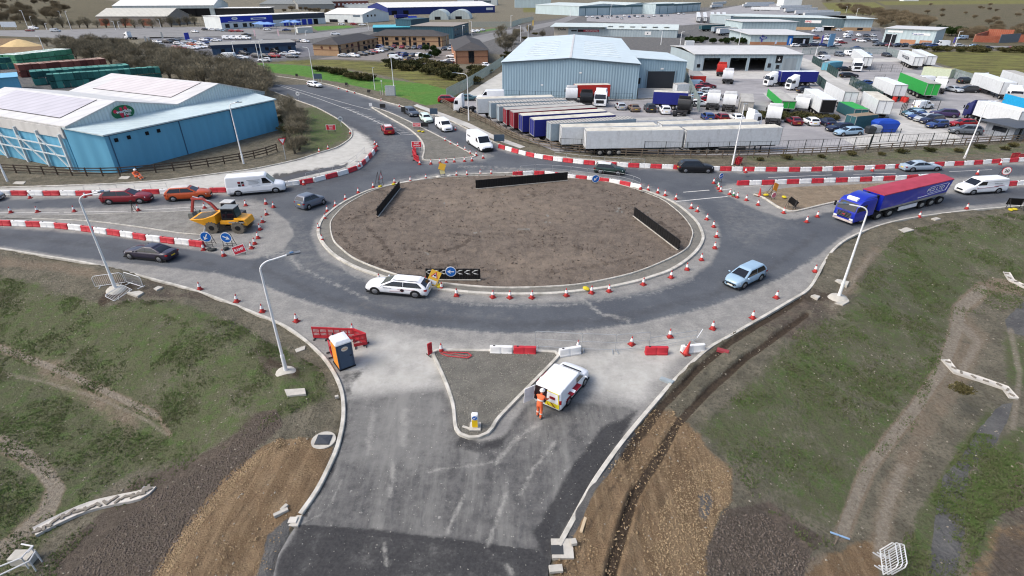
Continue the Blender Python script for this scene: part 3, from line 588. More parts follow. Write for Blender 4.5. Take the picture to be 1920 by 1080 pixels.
# ================================================================= VEHICLES
GL=mat('car_glass',(22,26,32),.06,var=.05,coat=.6); TY=mat('tyre_rubber',(30,30,31),.9,var=.2); RIM=mat('alloy_rim',(150,152,156),.35,.7,var=.1); BLK=mat('black_plastic',(28,29,31),.6)
HLM=mat('headlight_glass',(222,226,230),.12,var=.05,coat=.5); TLM=mat('tail_light_red',(150,22,24),.25,var=.1); PW=mat('plate_white',(228,226,214),.5,var=.03); PY=mat('plate_yellow',(226,190,52),.5,var=.03); CHR=mat('bright_trim',(190,192,196),.25,.8)
PAINT=mat('car_paint',obj=True,rough=.38,var=.06,scale=1.2,coat=.45)
CARK=dict(
 hatch=dict(L=4.2,W=1.78,H=1.46,hood=.74,cowl=.95,belt=.93,tail=.95,wb=1.0,wt=.1,rt=-1.5,rb=-2.05),
 estate=dict(L=4.7,W=1.83,H=1.46,hood=.76,cowl=.95,belt=.93,tail=1.0,wb=1.15,wt=.2,rt=-1.72,rb=-2.27),
 suv=dict(L=4.5,W=1.86,H=1.68,hood=.92,cowl=1.1,belt=1.06,tail=1.08,wb=1.05,wt=.25,rt=-1.66,rb=-2.16),
 saloon=dict(L=4.65,W=1.8,H=1.42,hood=.72,cowl=.93,belt=.92,tail=.96,wb=1.02,wt=.12,rt=-.9,rb=-1.75),
 mini=dict(L=3.85,W=1.73,H=1.45,hood=.8,cowl=.97,belt=.95,tail=.95,wb=.72,wt=.12,rt=-1.55,rb=-1.8),
 mpv=dict(L=3.9,W=1.7,H=1.53,hood=.78,cowl=1.0,belt=.95,tail=.98,wb=1.12,wt=.25,rt=-1.55,rb=-1.88),
 smallvan=dict(L=4.4,W=1.84,H=1.86,hood=.95,cowl=1.14,belt=1.08,tail=1.1,wb=1.2,wt=.5,rt=-2.1,rb=-2.19,van=.0),
 midvan=dict(L=5.0,W=1.98,H=1.97,hood=1.02,cowl=1.22,belt=1.14,tail=1.15,wb=1.55,wt=.8,rt=-2.3,rb=-2.48,van=.25),
 bigvan=dict(L=5.7,W=2.05,H=2.5,hood=1.08,cowl=1.32,belt=1.25,tail=1.25,wb=1.85,wt=1.05,rt=-2.76,rb=-2.83,van=.75))
def body_shell(k):
    'lower tub: lofted rings from nose to tail'
    L,Wd=k['L'],k['W']; h=L/2; b=MB(); rings=[]; van='van' in k
    xs=[h,h-.05,h-.18,h-.45,h-.9,k['wb'],k['wb']-.5,0,-h*.45,k['rb']+.1,-h+.35,-h+.12,-h+.03,-h]
    for x in xs:
        f=(h-x)/L
        wf=1-.36*max(0,1-(h-x)/.7)**2-.2*max(0,1-(x+h)/.45)**2 if not van else 1-.22*max(0,1-(h-x)/.5)**2-.04*max(0,1-(x+h)/.15)**2
        w=Wd/2*wf
        if x>=k['wb']: t=(h-x)/(h-k['wb']); zt=k['hood']*.86+(k['cowl']-k['hood']*.86)*(1-(1-t)**2.2)
        elif x>k['rb']: zt=k['cowl']+(k['belt']-k['cowl'])*min(1,(k['wb']-x)/.6); zt=max(zt,k['belt']+(k['tail']-k['belt'])*(k['wb']-x)/(k['wb']-k['rb']))
        else: zt=k['tail']-.05*((k['rb']-x)/max(.05,k['rb']+h))**2
        if x==h: zt*=.82
        if x==-h: zt*=.9
        zb=.22+(.1 if x in(h,-h) else 0)
        half=[(w*.86,zb),(w*.985,zb+.14),(w,zb+.32),(w*.985,zt*.78),(w*.95,zt-.09),(w*.88,zt-.015),(w*.45,zt+.025),(0,zt+.035)]
        rings.append([(x,-y,z) for y,z in half]+[(x,y,z) for y,z in half[-2::-1]])
    b.loft(rings); return b
def greenhouse(k):
    L,Wd,H=k['L'],k['W'],k['H']; van='van' in k; z0=k['belt']-.06; rings=[]
    tw=.93 if van else .75; bw=.475*Wd if van else .462*Wd; H0=H
    N=9
    for s in range(N):
        t=s/(N-1); e=1-(1-t)**1.7 if not van else 1-(1-t)**2.6
        z=z0+(H0-.07-z0)*t
        xf=k['wb']+.12+(k['wt']-k['wb']-.12)*t; xr=k['rb']-.05+(k['rt']-k['rb']+.05)*(t**1.6)
        w=bw*(1-(1-tw)*t**1.3); c=.12
        n=5; ring=[]
        for cx,cy,a0 in((xf-c,w-c,0),(xr+c,w-c,90),(xr+c,-(w-c),180),(xf-c,-(w-c),270)):
            for i in range(n):
                a=R(a0+90*i/(n-1)); ring.append((cx+c*math.cos(a),cy+c*math.sin(a),z))
        rings.append(ring)
    b=MB()
    # crowned roof
    last=rings[-1]; cx=(k['wt']+k['rt'])/2
    for q,dz in((.975,.022),(.92,.042),(.75,.06),(.45,.07),(.15,.074)): rings.append([(cx+(x-cx)*q,y*q,H0-.07+dz) for x,y,z in last])
    b.loft(rings); return b
def win_geo(k):
    'flat panes set just proud of the greenhouse: (kind, corners)'
    van='van' in k; Wd=k['W']; z0=k['belt']-.06; H0=k['H']-.07; tw=.93 if van else .75; bw=.475*Wd if van else .462*Wd; e=.014
    def P(t,side,f):
        z=z0+(H0-z0)*t; xf=k['wb']+.12+(k['wt']-k['wb']-.12)*t; xr=k['rb']-.05+(k['rt']-k['rb']+.05)*(t**1.6); w=bw*(1-(1-tw)*t**1.3)
        return xf,xr,w,z
    out=[]
    def strip(x0f,x1f,ta,tb,kind):
        for sd in(1,-1):
            rows=[]
            for i in range(4):
                t=ta+(tb-ta)*i/3; xf,xr,w,z=P(t,0,0); rows.append(((x0f(xf,xr,t),sd*(w+e),z+.004),(x1f(xf,xr,t),sd*(w+e),z+.004)))
            out.append((kind,rows))
    if van:
        strip(lambda a,b_,t:a-.16,lambda a,b_,t:max(k['van'],b_+.2),.18,.74,'side_window')
    else:
        mid=(k['wt']+k['rt'])/2+.15
        strip(lambda a,b_,t:min(a-.17,9),lambda a,b_,t:mid+.02,.16,.9,'side_window')
        strip(lambda a,b_,t:mid-.02,lambda a,b_,t:b_+.3-.12*t,.16,.9,'side_window')
    for kind,ta,tb in(('windscreen',.14,.86),('rear_window',.24,.84)):
        if kind=='rear_window' and van: continue
        rows=[]
        for i in range(4):
            t=ta+(tb-ta)*i/3; xf,xr,w,z=P(t,0,0); x=xf+e*1.4 if kind=='windscreen' else xr-e*1.4
            ww=w-.13; rows.append(((x,-ww,z+.006),(x,ww,z+.006)))
        out.append((kind,rows))
    return out
def rows_mesh(b,rows,mi=0):
    v=[q for r in rows for q in r]; return b.add(v,[(2*i,2*i+1,2*i+3,2*i+2) for i in range(len(rows)-1)],mi)
def wheel(b,x,y,r,w,mt=0,mr_=1):
    s=1 if y>0 else -1
    b.cyl((x,y-s*w,0+r),(x,y,r),r,r,14,mt); b.cyl((x,y-.01*s,r),(x,y+s*.014,r),r*.66,r*.6,12,mr_)
def car_parts(k):
    'list of (part name, material, MB, parent part or None)'
    L,Wd=k['L'],k['W']; h=L/2; van='van' in k; out=[]
    body=body_shell(k); g=greenhouse(k); o=len(body.v); body.add(g.v,g.f)
    out.append(('body',PAINT,body,None))
    for kind,rows in win_geo(k): b=MB(); rows_mesh(b,rows); out.append((kind,GL,b,None))
    r=.345 if not van else .36; fx=h-.82 if not van else h-.95; rx=-h+.85 if not van else -h+1.05
    for x in(fx,rx):
        for y in(-1,1):
            a=MB(); yy=y*(Wd/2+.004)
            a.cyl((x,y*(Wd/2-.24),r+.02),(x,yy-y*.0,r+.02),r+.04,r+.04,16,0); out.append(('wheel_arch',BLK,a,None))
            t=MB(); t.cyl((x,yy-y*.2,r),(x,yy+y*.012,r),r,r*.97,16); q=MB(); q.cyl((x,yy,r),(x,yy+y*.022,r),r*.68,r*.6,12)
            out.append(('wheel',TY,t,None)); out.append(('rim',RIM,q,'wheel'))
    zf=k['hood']
    for y in(-1,1):
        b=MB(); b.hexa([(h-.17,y*Wd*.27,zf*.74),(h-.12,y*Wd*.27,zf*.74),(h-.28,y*Wd*.435,zf*.76),(h-.4,y*Wd*.44,zf*.78),(h-.25,y*Wd*.27,zf*.93),(h-.13,y*Wd*.27,zf*.9),(h-.30,y*Wd*.43,zf*.92),(h-.5,y*Wd*.435,zf*.95)]); out.append(('headlight',HLM,b,None))
        b=MB(); tz=k['tail']*.78; b.box((-h+.1,y*Wd*.40,tz),(.2,Wd*.13,.14 if not van else .4)); out.append(('tail_light',TLM,b,None))
        b=MB(); b.ball((k['wb']-.18,y*(Wd/2+.1),k['belt']+.06),(.07,.11,.08),0,8,5); out.append(('mirror',PAINT,b,None))
    b=MB(); b.box((h-.05,0,zf*.62),(.12,Wd*.46,zf*.2)); out.append(('grille',BLK,b,None))
    b=MB(); b.box((h-.0,0,.42),(.05,.5,.11)); out.append(('number_plate',PW,b,None))
    b=MB(); b.box((-h+.0,0,k['tail']*.62 if not van else .62),(.05,.5,.11)); out.append(('number_plate',PY,b,None))
    b=MB(); b.box((0,0,.24),(L*.93,Wd*.985,.12)); b.box((h-.1,0,.26),(.16,Wd*.72,.1)); out.append(('sill_trim',BLK,b,None))
    return out
def car_detailed(kind,label,cat,name,color,group=None):
    k=CARK[kind]; t=thing(name,label,cat,group=group); last={}
    for pn,m,b,par in car_parts(k):
        sm=58 if pn in('body','wheel','rim','mirror','wheel_arch') else None
        o=b.build(pn,m,last[par] if par else t,smooth=sm); last[pn]=o; o.color=(*[v*.85 for v in lin(color)],1)
    return t,k
PROTO={}
def car_simple(kind):
    if kind in PROTO: return PROTO[kind]
    k=CARK[kind]; b=MB(); mats=[]; 
    for pn,m,q,par in car_parts(k):
        if m not in mats: mats.append(m)
        b.add(q.v,q.f,mats.index(m))
    me=b.build('proto',mats,smooth=38); PROTO[kind]=me.data; bpy.data.objects.remove(me); return PROTO[kind]
def place2(rear,front,k,z=0):
    a=on_h(*rear,z); c=on_h(*front,z); v=c-a; h=math.atan2(v.y,v.x); s1,s2=fit(h); m=(a+c)/2
    sx=min(1.12,max(.66,v.length/k['L'])); return m,h,(sx,s2,SZQ)
COLN=dict(white=(238,240,242),silver=(176,182,188),grey=(96,102,110),dark=(48,50,56),black=(26,27,31),red=(150,22,28),maroon=(112,24,32),blue=(44,66,120),navy=(34,40,66),lightblue=(150,178,200),orange=(178,76,28),green=(26,52,48),mint=(214,232,222),purple=(60,46,84),brown=(84,62,52),bronze=(120,104,88),teal=(58,92,100))
CN=dict(dark='dark grey',lightblue='light blue',mint='pale mint',navy='navy blue',bronze='bronze brown',green='dark green')
CATN=dict(hatch='car',estate='car',suv='car',saloon='car',mini='car',mpv='car',smallvan='van',midvan='van',bigvan='van')
FULL={}
def hero(kind,name,rear,front,color,label,z=0):
    t,k=car_detailed(kind,label,CATN[kind],name,COLN[color] if isinstance(color,str) else color)
    m,h,s=place2(rear,front,k,z); t.location=m; t.rotation_euler=(0,0,h); t.scale=s; return t
KNAME=dict(hatch='hatchback',estate='estate car',suv='off-road car',saloon='saloon car',mini='small car',mpv='tall hatchback',smallvan='small van',midvan='panel van',bigvan='large panel van')
LAB=set()
def far_cars(rows,group,where,z=.11,dirn=None,rev=False):
    'rows of (kind, colour, x, y, heading deg in the photo, length px)'
    seen={}; out=[]; rows=sorted(rows,key=lambda r:r[2])
    tot={}
    for r in rows: tot[(r[0],r[1])]=tot.get((r[0],r[1]),0)+1
    for kind,cl,x,y,hd in rows:
        k=CARK[kind]; p=on_h(x,y,z); h=R(hd); s1,s2=fit(h)
        o=bpy.data.objects.new('parked_'+KNAME[kind].replace(' ','_').replace('-','_'),car_simple(kind)); COL.objects.link(o)
        o.location=p; o.rotation_euler=(0,0,h); o.scale=(s1,s2,SZQ); o.color=(*[v*.85 for v in lin(COLN[cl])],1)
        i=seen.get((kind,cl),0); seen[(kind,cl)]=i+1
        nm=CN.get(cl,cl)+' '+KNAME[kind]
        lab=(nm if tot[(kind,cl)]==1 else ordn(i)+' '+nm+' from the left')+' '+where
        tag(o,lab,CATN[kind],group)
        out.append(o)
    return out
GRF_=0
t=hero('estate','estate_car',(806,552),(691,541.5),'white','white estate car with red and black door graphics passing the chevron board')
gm=mat('door_graphic_red',(150,40,50),.5); gk=mat('graphic_black',(30,30,34),.5)
for sd in(1,-1):
    b=MB(); y=sd*.925
    b.cyl((-.55,y*1.0,.66),(-.55,y*1.006,.66),.15,.15,14,1); b.bar((-.7,y*1.002,.62),(.4,y*1.002,.5),.012,.03,0,(0,1,0)); b.bar((-1.5,y*1.0,.78),(-.2,y*1.002,.74),.012,.02,0,(0,1,0)); b.bar((.25,y*.995,.8),(.85,y*.995,.8),.012,.035,1,(0,1,0))
    b.build('door_graphic',[gm,gk],t)
b=MB(); 
for sd in(1,-1): b.bar((.15,sd*.6,1.475),(-1.7,sd*.6,1.475),.04,.03)
b.build('roof_rail',BLK,t)
hero('mpv','tall_hatchback',(1421,515),(1367,541),'lightblue','pale silver blue tall hatchback coming round the right of the island')
hero('saloon','saloon_car',(328,487),(243,478),(44,40,58),'dark purple black saloon driving left along the lower left road')
hero('suv','hatchback',(564,393),(604,379),(98,106,120),'steel grey hatchback with yellow plate rounding the left of the island')
t=hero('suv','off_road_car',(194,380),(289,377),(128,20,34),'maroon off-road car with pale roof queueing on the upper left road')
def roofcover(t,c,k,nm='roof_panel'):
    b=MB(); H=k['H']; b.hexa([(k['rt']+.05,-.56,H-.03),(k['wt']-.02,-.56,H-.03),(k['wt']-.02,.56,H-.03),(k['rt']+.05,.56,H-.03),(k['rt']+.1,-.5,H+.012),(k['wt']-.1,-.5,H+.012),(k['wt']-.1,.5,H+.012),(k['rt']+.1,.5,H+.012)])
    b.build(nm,mat('roof_'+nm+str(c[0]),c,.35,coat=.4),t,smooth=40,bevel=.02)
roofcover(t,(206,190,178),CARK['suv'])
t=hero('suv','off_road_car',(315,375),(398,370),(188,78,28),'burnt orange off-road car with silver roof queueing behind the white van'); roofcover(t,(214,206,196),CARK['suv'])
t=hero('bigvan','large_panel_van',(430,365),(537,356),'white','white high-roof panel van with small red and black square logo')
b=MB()
for i,(u,v) in enumerate(((0,0),(.34,0),(0,-.34),(.34,-.34))):
    for sd in(1,-1): b.box((-1.5+u,sd*.985,1.72+v),(.26,.02,.26),(0,1,1,0)[i])
b.build('logo',[gm,gk],t); b=MB()
gt=mat('grey_lettering',(120,122,128),.6)
for sd in(1,-1):
    for j,(x0,x1,z) in enumerate(((-.75,.55,1.95),(-.6,.35,1.75),(-.6,.5,1.6),(-.6,.3,1.45),(-.3,.5,1.15))): b.bar((x0,sd*.985,z),(x1,sd*.985,z),.02,.07 if j==0 else .035,0,(0,1,0))
    b.bar((-2.6,sd*1.03,.52),(1.5,sd*1.03,.52),.02,.2,1,(0,1,0))
b.build('lettering',[gt,mat('grey_cladding',(110,112,114),.7)],t)
hero('mini','small_car',(1114,322),(1172,327),'green','dark green small car with white roof passing the far island barriers'); roofcover(bpy.data.objects['small_car'],(236,238,238),CARK['mini'])
hero('suv','off_road_car',(1270,321),(1336,322),'black','black off-road car leaving the roundabout past the red and white barriers')
hero('saloon','saloon_car',(1689,320),(1759,318),(160,176,190),'silver blue saloon heading right on the far east road')
t=hero('midvan','panel_van',(1880,357),(1789,363),'white','white panel van with red side graphics approaching behind the blue tipper lorry')
b=MB()
for sd in(1,-1):
    y=sd*.985
    b.bar((-1.6,y,1.35),(-.6,y,1.42),.02,.05,0,(0,1,0)); b.bar((-1.2,y,.98),(1.3,y,.86),.02,.06,1,(0,1,0)); b.bar((-1.9,y,1.12),(-.7,y,1.0),.02,.05,1,(0,1,0)); b.bar((-2.3,y*.98,1.66),(.5,y*.975,1.66),.02,.03,0,(0,1,0))
b.build('side_graphic',[gk,gm],t)
t=hero('bigvan','large_panel_van',(886,267),(914,285),'white','white panel van with black bumper leading the queue on the north road'); t.scale=(t.scale[0]*1.06,.98,.82)
b=MB(); b.box((2.78,0,.45),(.22,1.75,.42)); b.build('bumper',BLK,t,bevel=.06); b=MB()
for i in range(4): b.box((-2.1+i*.28,1.012,1.7),(.2,.02,.26)); b.box((-2.1+i*.28,-1.012,1.7),(.2,.02,.26))
b.build('lettering',gt,t)
hero('smallvan','small_van',(824,236),(842,249),'white','white small van third in the north road queue behind the panel van')
hero('mini','small_car',(793,222),(806,233),'mint','pale mint small car waiting behind the white small van')
hero('estate','saloon_car',(763,210),(780,220),(70,78,90),'dark grey estate car at the tail of the north road queue')
t=hero('hatch','hatchback',(732,255),(723,241),(160,20,30),'bright red hatchback driving away up the north road'); roofcover(t,(226,216,216),CARK['hatch'])
hero('hatch','hatchback',(580,161),(602,165),'white','white hatchback approaching alone far up the north road')
hero('hatch','hatchback',(-58,378),(8,374),'silver','silver hatchback nose entering at the left edge of the upper road')
# ---- white van with the open rear door
CV=dict(CARK['smallvan']); t=thing('works_van','white works van with maroon side stripes and its rear door open','van'); KV=CV
k=KV; h=k['L']/2; white=(*[v*.85 for v in lin((240,242,244))],1); last={}
for pn,m,b,par in car_parts(k):
    if pn=='tail_light' : continue
    o=b.build(pn,m,last[par] if par else t,smooth=55 if pn in('body','wheel','rim','mirror','wheel_arch') else None); last[pn]=o; o.color=white
MAR=mat('maroon_stripe',(140,22,38),.45); YEL=mat('reflective_yellow',(232,216,40),.5); DRK=mat('van_interior',(38,20,22),.9); WHT=mat('gloss_white',(240,242,244),.35,coat=.4)
b=MB()
for sd in(1,-1):
    y=sd*.93
    for x0,x1,z,hh in((-1.25,.1,1.12,.5),(-1.5,-.2,.78,.07),(-1.6,-.4,.66,.05)): b.bar((x0,y-sd*.012*(1 if z>1 else -0.2),z),(x1,y-sd*.012*(1 if z>1 else -.2),z),.03,hh,0,(0,1,0))
    b.bar((-.95,y+sd*.008,1.12),(-.72,y+sd*.008,1.2),.02,.42,1,(0,1,0))
b.build('side_stripe',[MAR,WHT],t)
b=MB(); x=-h-.07; b.hexa([(x,.02,.5),(x+.2,.02,.5),(x+.2,.82,.5),(x,.82,.5),(x+.02,.02,1.68),(x+.2,.02,1.68),(x+.2,.76,1.68),(x+.02,.76,1.68)]); b.build('load_opening',DRK,t)
b=MB(); b.hexa([(x-.03,-.82,.42),(x,-.82,.42),(x,.0,.42),(x-.03,.0,.42),(x+.04,-.74,1.7),(x+.07,-.74,1.7),(x+.07,.0,1.7),(x+.04,.0,1.7)]); dr=b.build('rear_door',WHT,t)
b=MB()
for i in range(5):
    y0=-.82+i*.2
    b.poly([(x-.034,y0,.44),(x-.034,y0+.1,.44),(x-.032,min(0,y0+.38),.78),(x-.032,min(0,y0+.28),.78)],i%2)
b.poly([(x-.031,-.82,.43),(x-.031,0,.43),(x-.029,0,.8),(x-.029,-.82,.8)],0); b.box((x+.0,-.35,1.2),(.04,.34,.2),1); b.bar((x-.005,-.78,.8),(x+.03,-.7,1.66),.03,.05,0); b.bar((x+.03,-.7,1.66),(x+.03,0,1.68),.03,.05,0)
b.build('rear_chevrons',[YEL,MAR],dr)
b=MB(); a=R(105); hx,hy=x,.84; ex,ey=hx-math.cos(R(20))*.78,hy+math.sin(R(20))*.78
b.hexa([(hx,hy,.42),(hx+.03,hy+.03,.42),(ex+.03,ey+.03,.42),(ex,ey,.42),(hx+.05,hy-.05,1.7),(hx+.08,hy-.02,1.7),(ex+.06,ey,1.66),(ex+.03,ey-.03,1.66)]); b.build('rear_door',WHT,t)['label']='open left rear door swung outwards'
for sd in(1,-1): b=MB(); b.box((-h+.0,sd*.84,1.0),(.1,.12,.3)); b.build('tail_light',TLM,t)
b=MB(); b.bar((1.25,-.62,1.255),(1.25,.62,1.255),.1,.02); b.build('wiper_panel',BLK,t)
b=MB()
for i in range(6): b.box((h-.62,-.42+i*.17,k['hood']*1.02+.03),(.14,.11,.015))
b.build('bonnet_lettering',gt,t)
m,hd,s=place2((1026,764),(1081,702),k); t.location=m; t.rotation_euler=(0,0,hd); t.scale=(s[0]*1.03,s[1]*1.04,.77)
# ---------------------------------------------------------------- lorries
CHS=mat('chassis_black',(36,36,38),.8,var=.25); LG=mat('dusty_grey',(150,148,142),.85,var=.25)
def truck_wheels(t,xs,W_,r=.5,nm='wheel',dual=False,rim=LG):
    for x in xs:
        for y in(-1,1):
            b=MB(); yy=y*W_/2; b.cyl((x,yy-y*(.6 if dual else .32),r),(x,yy,r),r,r,16); o=b.build(nm,TY,t,smooth=40)
            q=MB(); q.cyl((x,yy-.02*y,r),(x,yy+y*.02,r),r*.62,r*.5,12); q.build('rim',rim,o,smooth=40)
def tractor(name,label,cab,stripe=None,lite=False,deflector=True,sc=1):
    'articulated tractor unit facing +x, origin under the rear axle'
    t=thing(name,label,'lorry'); CM=cab; x1=4.35; x0=2.15
    b=MB(); W2=1.22
    pr=[(x1-.02,.45),(x1+.03,1.15),(x1,1.75),(x1-.3,2.75),(x1-.62,3.05),(x0+.1,3.1),(x0,2.95),(x0,.95),(x0+.5,.9),(x1-1.4,.9),(x1-1.2,.5)]
    b.loft([[(x,y,z) for x,z in pr] for y in(-W2,-W2+.06,W2-.06,W2)] ); b.build('cab',CM,t,smooth=50,bevel=.05)
    if deflector:
        b=MB(); b.hexa([(x0+.1,-1.12,3.05),(x1-.75,-1.0,3.05),(x1-.75,1.0,3.05),(x0+.1,1.12,3.05),(x0+.05,-1.1,3.78),(x0+.7,-.9,3.62),(x0+.7,.9,3.62),(x0+.05,1.1,3.78)]); b.build('roof_deflector',CM,t,smooth=50,bevel=.06)
    b=MB(); b.quad((x1+.02,-1.1,1.78),(x1+.02,1.1,1.78),(x1-.27,1.02,2.7),(x1-.27,-1.02,2.7)); b.build('windscreen',GL,t)
    for sd in(1,-1):
        b=MB(); y=sd*(W2+.012); b.poly([(x1-.2,y,1.8),(x1-.42,y,2.5),(x1-1.15,y,2.5),(x1-1.15,y,1.72)]); b.build('side_window',GL,t)
        b=MB(); b.box((x1-.02,sd*1.38,2.15),(.12,.2,.6)); b.build('mirror',BLK,t,bevel=.03)
        b=MB(); b.box((x1+.02,sd*.95,.78),(.08,.42,.22)); b.build('headlight',HLM,t)
    b=MB(); b.box((x1+.03,0,1.2),(.06,1.5,.66)); b.build('grille',BLK,t)
    b=MB(); b.box((x1-.0,0,.47),(.14,2.36,.24)); b.build('bumper',stripe or CM,t,bevel=.04)
    b=MB(); 
    for y in(-.42,.42): b.box((1.0,y,.82),(5.6,.14,.26))
    b.box((0,0,1.02),(1.1,1.2,.14)); b.box((1.5,0,.72),(.9,2.1,.5)); b.box((-1.35,0,.75),(.3,2.0,.12)); b.build('chassis',CHS,t)
    truck_wheels(t,(3.25,),2.3); truck_wheels(t,(0,),2.4,dual=True); 
    b=MB()
    for y in(-.98,.98): b.loft([[(a*math.cos(R(q))+0,y-.3,.5+a*math.sin(R(q))) for q in range(20,161,20) for a in(.6,)]+[(.57*math.cos(R(q)),y-.3,.5+.57*math.sin(R(q))) for q in range(160,19,-20)],[(.6*math.cos(R(q)),y+.3,.5+.6*math.sin(R(q))) for q in range(20,161,20)]+[(.57*math.cos(R(q)),y+.3,.5+.57*math.sin(R(q))) for q in range(160,19,-20)]])
    b.build('mudguard',CHS,t); return t
WH=mat('lorry_white',(236,238,240),.4,var=.06,coat=.3,grime=.12); BKP=mat('lorry_black',(30,31,34),.4,coat=.4)
def box_trailer(name,label,side,roof,L=13.4,Hb=2.75,z0=1.15,W_=2.5,rear=None,front=None,ribs=0,axles=3,chassis=True,legs=True,cat='trailer',ro=None):
    'box body with rear at x=0, nose at x=L'
    t=thing(name,label,cat); b=MB(); w=W_/2
    b.hexa([(0,-w,z0),(L,-w,z0),(L,w,z0),(0,w,z0),(0,-w,z0+Hb),(L,-w,z0+Hb),(L,w,z0+Hb),(0,w,z0+Hb)]); b.build('box_body',side,t,bevel=.04)
    b=MB(); b.box((L/2,0,z0+Hb+.012),(L-.1,W_-.1,.03)); rf=b.build('roof',roof,t)
    if ribs:
        b=MB()
        for i in range(ribs): b.box((L*(i+.5)/ribs,0,z0+Hb+.035),(.1,W_-.14,.03))
        b.build('roof_ribs',ro or mat('roof_rib_grey',(112,112,110),.8),rf)
    b=MB()
    for y in(-1,1): b.box((-.02,y*(w-.06),z0+Hb/2),(.06,.1,Hb)); b.box((L+.02,y*(w-.05),z0+Hb/2),(.06,.1,Hb))
    b.box((-.02,0,z0+Hb/2),(.05,.05,Hb-.1)); b.box((-.02,0,z0+Hb-.05),(.06,W_,.1)); b.box((-.02,0,z0+.05),(.06,W_,.12)); b.build('frame',rear or mat('frame_grey',(150,150,150),.6),t)
    if chassis:
        b=MB()
        for y in(-.5,.5): b.box((L/2,y,z0-.16),(L-.3,.14,.3))
        b.box((2.2,0,.62),(.1,2.2,.1)); b.box((L/2,-w+.08,.72),(L*.3,.06,.38)); b.box((L/2,w-.08,.72),(L*.3,.06,.38)); b.box((.05,0,.6),(.1,2.3,.14)); b.build('chassis',CHS,t)
        for i in range(axles): truck_wheels(t,(2.0+i*1.32,),2.42)
        if legs:
            for y in(-.85,.85): b=MB(); b.box((L-2.4,y,z0/2),(.14,.14,z0)); b.box((L-2.4,y,.04),(.34,.3,.08)); b.build('landing_leg',CHS,t)
    return t
def setpose(t,rear,front,L,z=.1,rs=True):
    a=on_h(*rear,z);c=on_h(*front,z); v=c-a; h=math.atan2(v.y,v.x); s1,s2=fit(h)
    t.location=a; t.rotation_euler=(0,0,h); t.scale=(v.length/L if rs else s1,s2,SZQ); return a,h,s1
# ---- the blue tipper lorry
BLU=mat('lorry_blue',(24,44,168),.38,var=.08,coat=.4); RED=mat('tarpaulin_red',(170,62,80),.75,var=.14,scale=1.2); SILV=mat('dirty_aluminium',(150,152,154),.6,.3,var=.2)
t=tractor('tipper_lorry','blue articulated tipper lorry with red sheeted top and white lettering',BLU,mat('bumper_dusty',(196,184,178),.7,var=.25),deflector=False); 
b=MB(); x1=4.35; b.hexa([(2.2,-1.15,3.05),(3.7,-1.08,3.0),(3.7,1.08,3.0),(2.2,1.15,3.05),(2.25,-1.1,3.42),(3.1,-.95,3.36),(3.1,.95,3.36),(2.25,1.1,3.42)]); b.build('roof_deflector',BLU,t,smooth=50,bevel=.06)
b=MB(); b.hexa([(3.72,-.62,3.0),(3.95,-.6,2.86),(3.95,.6,2.86),(3.72,.62,3.0),(3.74,-.62,3.28),(3.98,-.6,3.16),(3.98,.6,3.16),(3.74,.62,3.28)]); b.build('roof_sign',WH,t)
b=MB()
for i in range(4): b.box((4.405,0,.98+i*.16),(.04,1.9-i*.06,.035))
b.build('grille_bars',CHR,t); b=MB(); b.box((4.415,0,1.22),(.03,.3,.12)); b.build('badge',mat('badge_red',(190,30,40),.5),t)
def text_mesh(txt,name,m,parent,loc,rot,size,extr=.004,shear=0,width=None):
    cu=bpy.data.curves.new(name,'FONT'); cu.body=txt; cu.size=size; cu.extrude=extr; cu.align_x='CENTER'; cu.align_y='CENTER'; cu.shear=shear; cu.offset=size*.018
    o=bpy.data.objects.new(name,cu); COL.objects.link(o); dg=bpy.context.evaluated_depsgraph_get(); dg.update()
    me=bpy.data.meshes.new_from_object(o.evaluated_get(dg)); bpy.data.objects.remove(o); bpy.data.curves.remove(cu)
    if width:
        xs=[v.co.x for v in me.vertices]; k=width/max(1e-6,max(xs)-min(xs))
        for v in me.vertices: v.co.x*=k
    me.materials.clear(); me.materials.append(m)
    o=bpy.data.objects.new(name,me); COL.objects.link(o); o.parent=parent; o.location=loc; o.rotation_euler=rot; return o
text_mesh('SCANIA','cab_lettering',CHR,t,(4.4,0,1.68),(R(90),0,R(90)),.2)
x0,x9=-6.9,1.5; w=1.26
b=MB(); b.hexa([(x0,-w*.98,1.3),(x9,-w*.98,1.2),(x9,w*.98,1.2),(x0,w*.98,1.3),(x0-.45,-w,3.25),(x9+.05,-w,3.3),(x9+.05,w,3.3),(x0-.45,w,3.25)]); bd=b.build('tipper_body',BLU,t,bevel=.03)
b=MB(); b.hexa([(x0+.02,-w-.004,1.28),(x9-.02,-w-.004,1.18),(x9-.02,w+.004,1.18),(x0+.02,w+.004,1.28),(x0-.06,-w-.004,1.6),(x9-.02,-w-.004,1.42),(x9-.02,w+.004,1.42),(x0-.06,w+.004,1.6)]); b.build('dusty_skirt',LG,bd)
rings=[]
for i in range(15):
    x=x0-.45+(x9+.5-x0)*i/14; s_=.03*math.sin(i*2.3); rings.append([(x,-w-.03,3.24),(x,-w-.02,3.34),(x,-w*.5,3.45+s_),(x,-.05,3.58),(x,.05,3.58),(x,w*.5,3.45+s_),(x,w+.02,3.34),(x,w+.03,3.24)])
b=MB(); b.loft(rings); b.build('tarpaulin',RED,t,smooth=40)
b=MB()
for y in(-.5,.5): b.box((-2.4,y,.98),(9.2,.14,.3))
b.box((x9+.1,-w*.4,2.2),(.5,.3,2.0)); b.box((x9+.12,w*.5,2.2),(.4,.3,1.9)); b.build('trailer_chassis',CHS,t)
b=MB(); b.box((-2.2,-1.15,.78),(2.3,.1,.5)); b.box((-2.2,1.15,.78),(2.3,.1,.5)); b.build('side_panel',WH,t)
